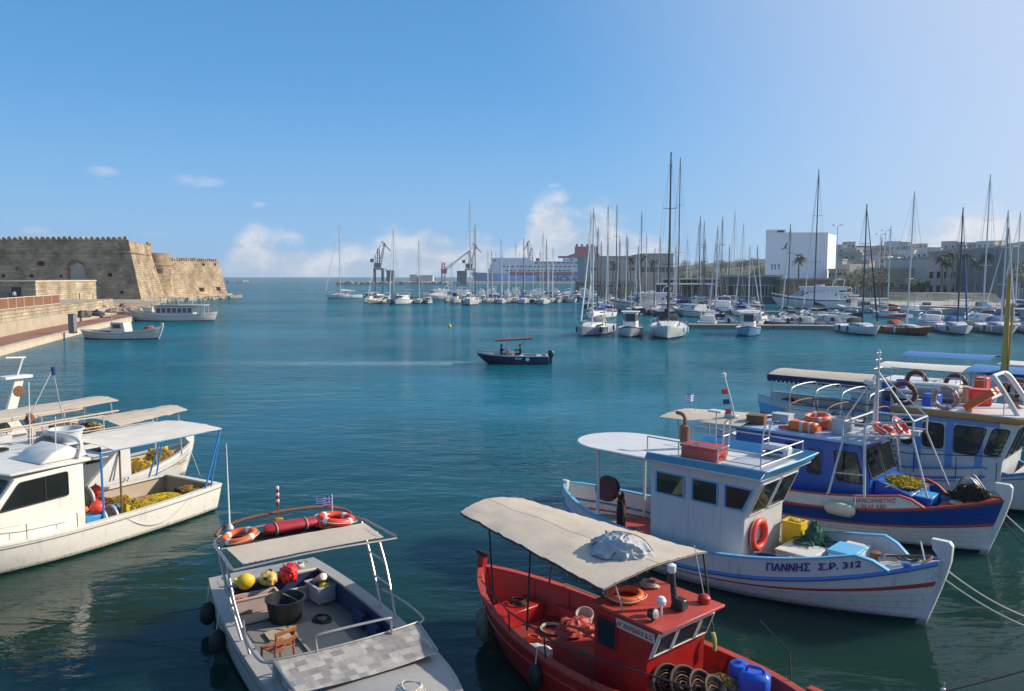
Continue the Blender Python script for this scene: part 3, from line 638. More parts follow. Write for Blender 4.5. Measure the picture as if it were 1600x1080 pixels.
def tree(px, py, Y, rx, h, seed, lab, lf, grp=None):
    b = at(px, py, Y); z0 = max(1.5, hz_(b.x, Y) if Y > 280 else 1.5); r_ = random.Random(seed); o = thing('broadleaf_tree', lab, 'tree', (b.x, Y, z0), 0, grp)
    t = MB().tube([(0, 0, -.3), (.1, 0, h * .25), (0, .1, h * .5)], [.3, .22, .15], 7); crown = MB(); cl_ = []
    for k in range(11):
        a = r_.uniform(0, 6.28); rr = rx * math.sqrt(r_.random()) * .75; cl_.append((Vector((rr * math.cos(a), rr * math.sin(a), h * r_.uniform(.38, .86))), rx * r_.uniform(.28, .5)))
        if k < 5: t.tube([(0, 0, h * .3), tuple(cl_[-1][0] * .6 + Vector((0, 0, h * .12))), tuple(cl_[-1][0])], [.13, .08, .04], 5)
    for c_, rad in cl_:
        for k in range(150):
            d = Vector((r_.gauss(0, 1), r_.gauss(0, 1), r_.gauss(0, .8))).normalized() * rad * r_.uniform(.55, 1.08); p_ = c_ + d; s = r_.uniform(.10, .26)
            u = Vector((r_.gauss(0, 1), r_.gauss(0, 1), r_.gauss(0, 1))).normalized() * s; v = u.orthogonal().normalized() * s * .7
            crown.add([p_ - u, p_ + v, p_ + u, p_ - v], [(0, 1, 2, 3)], 0 if r_.random() < .6 else 1)
    t.build('trunk', TRUNK, o, fix=False); crown.build('crown', [LEAFS[lf], LEAFS[(lf + 1) % 3]], o, smooth=False, fix=False)
for i, (px, Y, rx, h, lf) in enumerate(((1122, 262, 4.2, 8, 0), (1112, 268, 3.4, 7, 0), (1132, 270, 3.5, 7.5, 1), (1345, 225, 5.0, 9, 2), (1362, 240, 4.6, 9, 0), (1378, 230, 4.2, 8, 0), (1325, 220, 3.2, 6, 1), (1332, 260, 4.5, 9, 2), (1425, 228, 3.6, 6, 1), (1438, 226, 2.8, 5, 1), (1396, 250, 4.0, 8.5, 0), (1185, 330, 4, 9, 2), (1175, 340, 5, 9, 0), (1600, 205, 3.6, 10, 0), (1450, 300, 4, 12, 0), (1310, 222, 2.6, 5, 1))):
    side = 'behind the quay terrace' if px < 1200 else 'around the lawn below the hillside town' if px < 1440 else 'beside the dark grey warehouse'
    tree(px, 450, Y, rx, h, 50 + i, ('dark green', 'olive green', 'brownish')[lf] + ' broad tree ' + side, lf, 'trees ' + side)

for i in range(26):
    px = 1308 + i * 11.3 + rnd.uniform(-4, 4); Y = rnd.choice([300, 345, 410, 470]); tree(px, 430, Y, rnd.uniform(3, 5), rnd.uniform(6, 10), 200 + i, ('dark green', 'olive green', 'brownish')[i % 3] + ' tree growing among the houses of the hillside town', i % 3, 'trees among the hillside houses')
for i in range(18):
    px = 1052 + i * 8 + rnd.uniform(-3, 3); tree(px, 430, rnd.choice([360, 430, 500]), rnd.uniform(3.5, 5.5), rnd.uniform(6, 9.5), 300 + i, ('dark green', 'olive green', 'brownish')[i % 3] + ' tree on the low ridge beyond the port hall', i % 3, 'trees on the low ridge')
# ---------------------------------------------------------------- tall quay lamps
def mast_lamp(px, pyt, Y, lab):
    t = at(px, pyt, Y); h = t.z - 1.5; o = thing('flood_light_mast', lab, 'street lamp', (t.x, Y, 1.5), group='tall floodlight masts')
    MB().tube([(0, 0, -.3), (0, 0, h)], [.22, .12], 8).build('pole', GALV, o)
    for k in range(4):
        a = k * math.pi / 2 + .4; o2 = MB().tube([(0, 0, h - .1), (1.6 * math.cos(a), 1.6 * math.sin(a), h + .1)], .06, 6); o2.build('arm', GALV, o)
        MB().box(-.45, .45, -.25, .25, -.12, .08, T=Matrix.Translation((1.9 * math.cos(a), 1.9 * math.sin(a), h + .08)) @ Matrix.Rotation(a, 4, 'Z')).build('lamp_head', GALV, o)
for px, pyt, Y, w_ in ((1309, 352, 290, 'beside the tall white block'), (1376, 366, 300, 'shorter of two below the hillside town'), (1384, 360, 310, 'taller of two below the hillside town'), (1124, 383, 300, 'behind the dark quay terrace')): mast_lamp(px, pyt, Y, 'slim floodlight mast with clustered lamp heads, ' + w_)

# ---------------------------------------------------------------- outer port: breakwater, cranes, ferry
bw = [(at(528, 440, 820).x, 820), (at(700, 440, 830).x, 830), (at(960, 440, 960).x, 905), (at(1000, 440, 960).x, 960), (at(700, 440, 960).x, 905), (at(528, 440, 860).x, 850)]
tag(MB().prism(bw, -2, 2.6, top=bw).build('breakwater', CONC, smooth=False), kind='structure')
mb = MB()
for i in range(260):
    t = rnd.random(); a, b = Vector(bw[0]), Vector(bw[1]); p_ = a.lerp(b, t); s = rnd.uniform(1.0, 2.2)
    mb.box(-s, s, -s, s, -s * .6, s * .6, T=Matrix.Translation((p_.x, p_.y - rnd.uniform(0, 4), rnd.uniform(-.5, 1.6))) @ Matrix.Rotation(rnd.uniform(0, 3), 4, 'Z') @ Matrix.Rotation(rnd.uniform(-.5, .5), 4, 'Y'))
tag(mb.build('breakwater_rocks', ROCK), kind='stuff')
islet = MB()
for i in range(60):
    p_ = at(rnd.triangular(346, 386, 362), 433, 1150 + rnd.uniform(-20, 20)); s = rnd.uniform(2, 6)
    islet.box(-s * 1.6, s * 1.6, -s, s, -s * .4, s * .38, T=Matrix.Translation((p_.x, p_.y, rnd.uniform(-.6, .4))) @ Matrix.Rotation(rnd.uniform(0, 3), 4, 'Z'))
tag(islet.build('distant_mole', ROCK), kind='structure')
CRB, CRR = mat('crane_blue_grey', (.06, .075, .09), .6), mat('crane_red', (.33, .06, .07), .6)
def lattice(mb, a, b, w0, w1, n, r):
    a, b = Vector(a), Vector(b); t = (b - a).normalized(); x = t.cross(Vector((0, 1, 0))); x = x.normalized() if x.length > .1 else Vector((1, 0, 0)); y = t.cross(x).normalized()
    cs = [[a.lerp(b, i / n) + (x * sx + y * sy) * (w0 + (w1 - w0) * i / n) for sx, sy in ((-1, -1), (1, -1), (1, 1), (-1, 1))] for i in range(n + 1)]
    for k in range(4):
        mb.tube([c_[k] for c_ in cs], r, 4)
        for i in range(n): mb.tube([cs[i][k], cs[i + 1][(k + 1) % 4]], r * .6, 4)
def crane(px, pyt, Y, lab, m, lean, jib=1.0):
    tp = at(px, pyt, Y); h = tp.z - 2.6; o = thing('harbour_crane', lab, 'crane', (tp.x, Y, 2.6), 0); s = h / 40
    for sx in (-1, 1):
        for sy in (-1, 1): box('portal_leg', m, o, sx * 4 * s - .6 * s, sx * 4 * s + .6 * s, sy * 4 * s - .6 * s, sy * 4 * s + .6 * s, -.2, 12 * s)
    box('portal_beam', m, o, -5 * s, 5 * s, -5 * s, 5 * s, 12 * s, 13.5 * s)
    box('machine_house', m, o, -4.5 * s * (1 if lean > 0 else .4), 2.5 * s, -2.5 * s, 2.5 * s, 14 * s, 19 * s, bev=.2)
    box('counterweight', m, o, -6.5 * s * (1 if lean > 0 else -1) - 1.6 * s, -6.5 * s * (1 if lean > 0 else -1) + 1.6 * s, -1.5 * s, 1.5 * s, 19.5 * s, 23 * s)
    t = MB(); lattice(t, (0, 0, 13.5 * s), (0, 0, 33 * s), 1.5 * s, .9 * s, 7, .28 * s); t.build('tower', m, o, fix=False)
    j = MB(); lattice(j, (1.5 * s * lean, 0, 17 * s), (6.5 * s * lean * jib, 0, 39 * s), 1.1 * s, .5 * s, 9, .22 * s); j.build('jib', m, o, fix=False)
    f_ = MB(); lattice(f_, (3.5 * s * lean * jib, 0, 40.5 * s), (12 * s * lean * jib, 0, 31 * s), .7 * s, .3 * s, 5, .2 * s); f_.build('fly_jib', m, o, fix=False)
    tube('stay', m, o, [(-5.5 * s * lean, 0, 22 * s), (3.5 * s * lean * jib, 0, 40.5 * s)], .18 * s, 4)
    tube('stay', m, o, [(0, 0, 33 * s), (6.5 * s * lean * jib, 0, 39 * s)], .16 * s, 4)
crane(591, 378, 850, 'dark blue-grey luffing crane, tallest on the breakwater quay', CRB, 1)
crane(734, 381, 900, 'dark blue-grey luffing crane beside the ferry bow', CRB, 1)
crane(606, 420, 900, 'small grey crane behind the tallest luffing crane', CRB, -1)
crane(830, 377, 1010, 'dark blue-grey crane behind the ferry', CRB, -1, .6)
rc = thing('red_crane', 'red tower crane with one long lowered jib', 'crane', (at(693, 440, 880).x, 880, 2.6))
t = MB(); lattice(t, (0, 0, 0), (0, 0, 21), 2.2, 1.5, 6, .45); t.build('tower', CRR, rc, fix=False)
box('machine_house', CRR, rc, -2.5, 4, -2.5, 2.5, 9, 14); j = MB(); lattice(j, (2, 0, 13), (28, 0, 33), 1.0, .5, 8, .25); j.build('jib', mat('crane_grey', (.25, .26, .28), .6), rc, fix=False)
for px0, px1, py, lab in ((714, 729, 424, 'dark port office block on the breakwater'), (640, 652, 430, 'small pale shed on the breakwater'), (655, 676, 431, 'long pale warehouse on the breakwater'), (604, 614, 423, 'dark silo block on the breakwater')):
    bpx('port_shed', lab, 'building', px0, px1, py, 835, 14, DKW if 'dark' in lab else PALEW[1], z0=2.6, wins=(3, 2, 1.6, 1.2, 1.2, 3) if 'office' in lab else ())

# ferry
FY = 930
fw = lambda px: at(px, 433, FY).x
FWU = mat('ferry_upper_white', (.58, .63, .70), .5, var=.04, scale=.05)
fer = thing('car_ferry', 'huge white car ferry with a red stripe and red funnel', 'ferry', (fw(735), FY, 0)); X0 = fw(735); FL = fw(985) - X0
FW = mat('ferry_hazed_white', (.22, .42, .74), .5, var=.04, scale=.05); FR = mat('ferry_red', (.42, .03, .045), .5, var=.08); FB = mat('ferry_navy', (.015, .04, .16), .5)  # blue of shade and haze is put into the white hull paint
rows = []
for z, bx, hw in ((-1, 9, .86), (1.5, 7, .95), (7, 3.5, 1), (12, 0, 1)):
    row = []
    for i in range(26):
        t = i / 25; b = 13 * hw * (1 - (1 - min(1, t / .28)) ** 2.2); row.append((bx + t * (FL - bx), -b, z))
    rows.append(row + [(FL, 13 * hw, z)] + [(x, -y, zz) for x, y, zz in row[::-1]])
MB().grid(rows).build('hull', FW, fer)
rows = [[(p_[0], p_[1] - (.12 if p_[1] < 0 else -.12), z) for p_ in rows[3][6:26]] for z in (11.0, 13.4)]
MB().grid(rows).build('red_stripe', FR, fer)
MB().grid([[(p_[0], p_[1], z) for p_ in rows[0]] for z in (9.4, 10.95)]).build('navy_stripe', FB, fer)
def deck(x0, x1, z0, z1, hw, m=FWU, nm='deck_house', nose=0):
    MB().prism([(x0 + nose, -hw), (x1, -hw), (x1, hw), (x0 + nose, hw), (x0, hw * .5), (x0, -hw * .5)], z0, z1).build(nm, m, fer, smooth=False)
xs = lambda px: fw(px) - X0
deck(xs(738), FL, 12, 12.6, 12.4, nose=14); deck(xs(762), FL - 2, 12.6, 17.5, 12.6, nose=4); deck(xs(766), FL - 4, 17.5, 22, 12.0, nose=4); deck(xs(768), xs(828), 22, 29.5, 11.4, nose=3); deck(xs(828), FL - 10, 22, 25.6, 11.0)
deck(xs(880), FL - 12, 25.6, 29.6, 10.5)
for z0, x0, x1 in ((14.2, 790, 905), (18.9, 785, 920), (23.2, 835, 925), (25.8, 771, 779), (26.9, 890, 900)):
    nb = int((xs(x1) - xs(x0)) / 5)
    for k in range(nb):
        xa = xs(x0) + k * (xs(x1) - xs(x0)) / nb
        if z0 == 14.2 and 14 < k % 20 < 17: continue
        box('window', FARGLASS, fer, xa, xa + 3.4, -12.75 if z0 < 18 else -12.15 if z0 < 22 else -11.6, -10, z0, z0 + 1.5)
MB().prism([(xs(872), -4), (xs(938), -4), (xs(938), 4), (xs(872), 4)], 29.6, 32).prism([(xs(885), -4), (xs(936), -4), (xs(936), 4), (xs(885), 4)], 32, 35, top=[(xs(897), -4), (xs(934), -4), (xs(934), 4), (xs(897), 4)]).prism([(xs(898), -4), (xs(933), -4), (xs(933), 4), (xs(898), 4)], 35, 43).build('funnel', FR, fer, smooth=False)
for k in range(4): MB().lathe([(1.2, 43), (1.2, 46)], 10, (xs(901 + k * 8), 0, 0)).build('exhaust_pipe', FB, fer)
for px, h in ((775, 35), (812, 36), (826, 40)): tube('aerial_mast', FW, fer, [(xs(px), 0, 29), (xs(px), 0, h)], .4, 6)
lettering('lettering', FB, fer, 'MINOAN LINES', 9.8, lambda a, b, c_: Vector((xs(838) + a, -13.25 - c_, 1.9 + b)), width=xs(906) * 1.95 - xs(838) * 1.95, ext=.05, bold=.25)
# ---------------------------------------------------------------- hulls
class Hull:
    def __init__(s, L, B, z=(.8, .6, 1.1), um=.45, tr=.8, rb=.6, rs=.1, fl=(.12, .5), D=.35, pb=2.2, qb=.9, ps=2.4):
        s.L, s.B, s.z, s.um, s.tr, s.rb, s.rs, s.fl, s.D, s.pb, s.qb, s.ps = L, B, z, um, tr, rb, rs, fl, D, pb, qb, ps
    def zs(s, u):
        a, m, b = s.z
        if u < s.um: return m + (a - m) * ((s.um - u) / s.um) ** 2
        return m + (b - m) * ((u - s.um) / (1 - s.um)) ** 2
    def bs(s, u):
        u = min(1, max(0, u))
        if u < s.um:
            t = 1 - u / s.um
            return s.B / 2 * (1 - (1 - s.tr) * t ** s.ps) if s.tr > 0 else s.B / 2 * max(0, 1 - t ** s.ps) ** .8
        t = (u - s.um) / (1 - s.um); return s.B / 2 * max(0, 1 - t ** s.pb) ** s.qb
    def pt(s, u, v, sd=1):
        e = (max(0, u - s.um) / (1 - s.um)) ** 2 if (u > s.um or s.tr > 0) else ((s.um - u) / s.um) ** 2
        k = s.fl[0] + (s.fl[1] - s.fl[0]) * e; vv = min(v, 1)
        b = s.bs(u) * (1 - k * vv ** 1.6); z = s.zs(u) * (1 - vv)
        if v > 1: w = v - 1; b *= max(.05, 1 - w) ** .7; z = -s.D * w
        x = (-s.L / 2 + s.rs * v) * (1 - u) + (s.L / 2 - s.rb * v ** 1.15) * u
        return Vector((x, sd * b, z))
    def v_at(s, u, z): return (s.zs(u) - z) / s.zs(u)
    def us(s, n): return [.5 - .5 * math.cos(math.pi * i / n) for i in range(n + 1)]
    def build(s, root, bands, nu=28, inner=None, t=.06, zin=None, name='hull'):
        """bands [(v0, v1, material)...] from the sheer down"""
        mb = MB(); mats = []; U = s.us(nu)
        for v0, v1, m in bands:
            if m not in mats: mats.append(m)
            k = max(1, int((v1 - v0) / .2)); V = [v0 + (v1 - v0) * i / k for i in range(k + 1)]
            for sd in (1, -1): mb.grid([[s.pt(u, v, sd) for u in U] for v in V], mats.index(m))
            if s.tr > 0: mb.grid([[s.pt(0, v, 1), s.pt(0, v, -1)] for v in V], mats.index(m))
        if inner:
            mats.append(inner); mi = len(mats) - 1
            def q(u, z, sd):
                p = s.pt(min(1, max(.012 if s.tr <= 0 else 0, u)), s.v_at(u, z), sd); b = max(.0, abs(p.y) - t); return Vector((p.x * (1 if s.tr > 0 or u > .5 else (1 - .01)), sd * b, z))
            for sd in (1, -1): mb.grid([[q(u, (s.zs(u) * (1 - f) + zin * f), sd) for u in U] for f in (0, .5, 1)], mi)
            if s.tr > 0: mb.grid([[q(0, s.zs(0) * (1 - f) + zin * f, 1) + Vector((t, 0, 0)), q(0, s.zs(0) * (1 - f) + zin * f, -1) + Vector((t, 0, 0))] for f in (0, 1)], mi)
        return mb.build(name, mats, root, ang=50)
    def deck(s, root, z, m, u0=0.0, u1=1.0, name='deck', camber=0.0, nu=24, ins=.03, thick=0):
        """deck at height z (number, or offset from the sheer as a callable)"""
        rows = []
        for i in range(nu + 1):
            u = u0 + (u1 - u0) * (.5 - .5 * math.cos(math.pi * i / nu)); zz = z(u) if callable(z) else z; p = s.pt(u, max(0, s.v_at(u, zz)), 1); b = max(.004, p.y - ins)
            rows.append([(p.x, b * k, zz + camber * (1 - k * k)) for k in (-1, -.6, -.2, .2, .6, 1)])
        return MB().grid(rows).build(name, m, root)
    def rail(s, root, m, w=.1, h=.05, v=0.0, dz=0.0, u0=0.0, u1=1.0, name='gunwale', nu=26, outw=.02, close=True):
        """cap rail: rectangular section swept along the sheer, one part per side"""
        for sd in (1, -1):
            rows = []
            for i in range(nu + 1):
                u = u0 + (u1 - u0) * (.5 - .5 * math.cos(math.pi * i / nu)); p = s.pt(u, v, sd); b = abs(p.y); bi = max(0.0, b - w)
                rows.append([(p.x, sd * (b + outw), p.z + dz - h / 2), (p.x, sd * (b + outw), p.z + dz + h / 2), (p.x, sd * bi, p.z + dz + h / 2), (p.x, sd * bi, p.z + dz - h / 2)])
            MB().grid(rows, closeu=True).add(rows[0], [(0, 1, 2, 3)]).add(rows[-1], [(3, 2, 1, 0)]).build(name, m, root)
        if s.tr > 0 and close and u0 == 0:
            p = s.pt(0, v, 1); box(name, m, root, p.x - outw, p.x + w, -p.y + w, p.y - w, p.z + dz - h / 2, p.z + dz + h / 2)
    def strake(s, root, m, v, r=.035, u0=0.0, u1=1.0, dz=0.0, name='rubbing_strake', nu=26, out=.0):
        for sd in (1, -1):
            pts = []
            for i in range(nu + 1):
                u = u0 + (u1 - u0) * (.5 - .5 * math.cos(math.pi * i / nu)); p = s.pt(u, v(u) if callable(v) else v, sd); pts.append(p + Vector((0, sd * out, dz)))
            tube(name, m, root, pts, r, 6)
    def line(s, u, dz, sd, inw=0.0): p = s.pt(u, 0, sd); return Vector((p.x, sd * max(0, abs(p.y) - inw), p.z + dz))

def pose(name, label, cat, x, y, deg, group=None): return thing(name, label, cat, (x, y, 0), deg, group)
CUTS = []
def hollow(house, root, prof, w, m_floor=None):
    """turn a solid cabin into a room with real window openings"""
    q = inset(prof, .075); carve(house, MB().panel((0, w - .06, 0), (1, 0, 0), (0, 0, 1), q, 2 * w - .12).build('cutter', house.data.materials[0], root))
    cm_ = MB()
    for o, ux, uy, pts in CUTS:
        ux, uy = Vector(ux).normalized(), Vector(uy); uy = (uy - ux * ux.dot(uy)).normalized(); nz = ux.cross(uy); cm_.panel(Vector(o) - nz * .22, ux, uy, pts, .30)
    carve(house, cm_.build('cutter', house.data.materials[0], root)); CUTS.clear()
    house.data.polygons.foreach_set('use_smooth', [True] * len(house.data.polygons)); house.data.set_sharp_from_angle(angle=R(24))
    xs_ = [p[0] for p in prof]; zs_ = [p[1] for p in prof]; xa, xb, z0 = min(xs_), max(xs_), min(zs_)
    box('cabin_floor', GREYP, root, xa + .12, xb - .5, -w + .1, w - .1, z0 + .12, z0 + .15); box('helm_console', WOODP, root, xb - 1.0, xb - .72, -w + .2, w - .2, z0 + .2, z0 + 1.15, bev=.03)
    MB().tube([(xb - 1.06 - .02 * math.cos(a), .2 * math.cos(a), z0 + 1.2 + .2 * math.sin(a)) for a in [2 * math.pi * k / 20 for k in range(20)]], .018, 6, True).build('steering_wheel', WOOD, root)
    box('helm_seat', DKBLUE_IN, root, xb - 1.75, xb - 1.4, -.25, .25, z0 + .15, z0 + .85, bev=.05); box('bulkhead_locker', WOOD, root, xa + .15, xa + .5, -w + .2, w * .2, z0 + .15, z0 + 1.3, bev=.02)
def winrow(root, pts_list, o, ux, uy, m=None, fm=None, t=.012, fr=.03, rad=.04, name='window', off=0.0):
    for pts in pts_list:
        q = rpoly(pts, rad); CUTS.append((o, ux, uy, q)); a = MB().panel(Vector(o), ux, uy, q, t).build(name, m or GLASS, root)
        if fm:
            q2 = inset(q, -fr); MB().panel(Vector(o), ux, uy, q2, t * 2.2, hole=q).build('frame', fm, a)

# ---------------------------------------------------------------- marina craft
COVERS = {'blue': mat('blue_sail_cover', (.03, .09, .30), .8, var=.15), 'white': mat('white_sail_cover', (.62, .60, .57), .8, var=.1), 'dark': mat('dark_sail_cover', (.02, .022, .03), .8), 'grey': mat('grey_sail_cover', (.22, .22, .23), .8), 'red': mat('red_sail_cover', (.32, .04, .03), .8)}
WSTAY = mat('wire_stay', (.22, .22, .23), .5)
HULLM = {'white': FARWHITE, 'pale grey': FARGREY, 'cream': mat('yacht_cream', (.68, .60, .46), .4, var=.06), 'navy': mat('yacht_navy', (.02, .04, .10), .3), 'teal': mat('yacht_teal', (.05, .16, .18), .35), 'wooden': WOOD, 'light blue': mat('yacht_light_blue', (.20, .40, .58), .4)}
def sailboat(px, py, deg, L, pymast, hull='white', cover='blue', mast='pale', where='', lean=0.0, wood=False, jib=None, name='sailing_yacht'):
    p = g(px, py); dist = p.y; base_z = 1.0; tp = at(px, pymast, dist); mh = max(5.0, tp.z)
    o = pose(name, '%s%s sailing yacht, %s sail cover, %s mast%s, %s' % ('tall ' if L >= 14 else 'small ' if L < 10.5 else '', hull, cover, mast, ', %s furled jib' % jib if jib else '', where), 'sailboat', p.x, p.y, deg, '%s yachts %s' % (hull, where))
    # origin sits at the bow waterline for bow-on boats, so shift amidships
    H = Hull(L, L * .31, (L * .085, L * .08, L * .115), .46, .72 if not wood else 0, L * .09, -L * .02, (.16, .55), .3, 1.9, .85)
    hm = HULLM[hull]; m2 = HULLM['navy'] if hull != 'navy' else FARWHITE
    H.build(o, [(0, .10, m2 if hull == 'white' and L > 10 and rnd.random() < .5 else hm), (.10, .86, hm), (.86, 1.0, m2), (1.0, 1.6, ANTIFOUL)], 18)
    H.deck(o, lambda u: H.zs(u) - .03, TEAK if wood else FARWHITE, camber=.06)
    zc = L * .08; ch = L * .045
    rows = []
    for x, w, h in ((-.12, .62, 0), (-.12, .58, .9), (.10, .55, 1), (.24, .40, .75), (.31, .24, 0)):
        w2 = L * .155 * w; hh = ch * h; rows.append([(x * L, -w2, zc - .02), (x * L, -w2 * .9, zc + hh), (x * L, w2 * .9, zc + hh), (x * L, w2, zc - .02)])
    MB().grid(rows).add(rows[0], [(0, 1, 2, 3)]).build('coach_roof', FARWHITE, o)
    for sd in (1, -1):
        for k in range(3):
            x = (-.06 + k * .09) * L; y = sd * L * .155 * .575
            box('window', FARGLASS, o, x, x + L * .06, min(y * .94, y * 1.015), max(y * .94, y * 1.015), zc + ch * .3, zc + ch * .66)
    MB().prism([(-.42 * L, -.085 * L), (-.14 * L, -.085 * L), (-.14 * L, .085 * L), (-.42 * L, .085 * L)], zc - .02, zc + .02).build('cockpit_floor', FARGREY if not wood else WOODP, o)
    sh = COVERS[cover if cover != 'white' else 'grey']
    rows = [[(-.10 * L + dx * L, y * L * .085, zc + ch * .85 + z_ * L) for y, z_ in ((-1, 0), (-.9, zt * .8), (-.4, zt), (.4, zt), (.9, zt * .8), (1, 0))] for dx, zt in ((-.09, .052), (-.04, .058), (.02, .035), (.055, .0))]
    MB().grid(rows).build('spray_hood', sh, o)
    mm = ALU if mast == 'pale' else ALUD if mast == 'dark' else WOOD
    mx = .07 * L; r = .0065 * L + .03; ln = Vector((lean * mh, 0, 0))
    tube('mast', mm, o, [(mx, 0, zc), (mx + ln.x * .5, 0, mh * .5), (mx + ln.x, 0, mh)], [r * 1.15, r, r * .7], 8)
    bz = zc + ch + .75; tube('boom', mm, o, [(mx, 0, bz), (mx - .42 * L, 0, bz + .12)], r * .55, 6)
    rows = []
    for i in range(10):
        t = i / 9; x = mx - .03 * L - .38 * L * t; hh = (.055 * (1 - t) + .018) * L * (.7 + .06 * math.sin(i * 2.3)); rows.append([(x, .1 * math.sin(a) * (.6 + L * .05), bz + .06 + hh * .5 + hh * .55 * math.cos(a)) for a in [2 * math.pi * j / 8 for j in range(8)]])
    MB().grid(rows, closeu=True).build('sail_cover', COVERS[cover], o)
    bw_, st = Vector((H.L / 2 - .15, 0, H.zs(1) + .05)), Vector((-H.L / 2 + .1, 0, H.zs(0) + .05)); mt = Vector((mx + ln.x, 0, mh - .15))
    tube('forestay', WSTAY, o, [bw_, mt.lerp(bw_, .02)], .02, 4); tube('backstay', WSTAY, o, [st, mt], .014, 4)
    jm = COVERS.get(jib) if jib else (FARWHITE if rnd.random() < .6 else None)
    if jm: tube('furled_jib', jm, o, [bw_.lerp(mt, .04), bw_.lerp(mt, .35), bw_.lerp(mt, .93)], [.11, .10, .03], 6)
    for f_ in ((.5,) if mh < 15 else (.36, .68)):
        z_ = zc + (mh - zc) * f_; sw = L * .075 * (1.1 - f_ * .5); tube('spreader', mm, o, [(mx + ln.x * f_, -sw, z_ + .1), (mx + ln.x * f_, 0, z_), (mx + ln.x * f_, sw, z_ + .1)], r * .3, 5)
        for sd in (1, -1): tube('shroud', WSTAY, o, [(mx - .02 * L, sd * H.bs(.57) * .95, H.zs(.5)), (mx + ln.x * f_, sd * sw, z_ + .1), tuple(mt)], .012, 4)
    for sd in (1, -1):
        pts = [H.line(u, .62, sd, .05) for u in (.02, .2, .4, .6, .8, .92, .99)]; tube('guard_rail', STEEL, o, pts, .016, 4)
        for u in (.05, .25, .45, .65, .85, .97): tube('stanchion', STEEL, o, [H.line(u, 0, sd, .05), H.line(u, .62, sd, .05)], .016, 4)
        for u in (.3, .55, .72):
            if rnd.random() < .7:
                q = H.pt(u, .25, sd); MB().lathe([(.02, .42), (.11, .36), (.13, 0), (.11, -.36), (.02, -.42)], 8, (q.x, q.y + sd * .13, q.z - .05)).build('fender', FARWHITE if rnd.random() < .5 else NAVY, o)
    return o
MCOL = {'white': FARWHITE, 'cream': HULLM['cream'], 'navy': HULLM['navy'], 'teal': HULLM['teal'], 'pale grey': FARGREY, 'light blue': HULLM['light blue']}
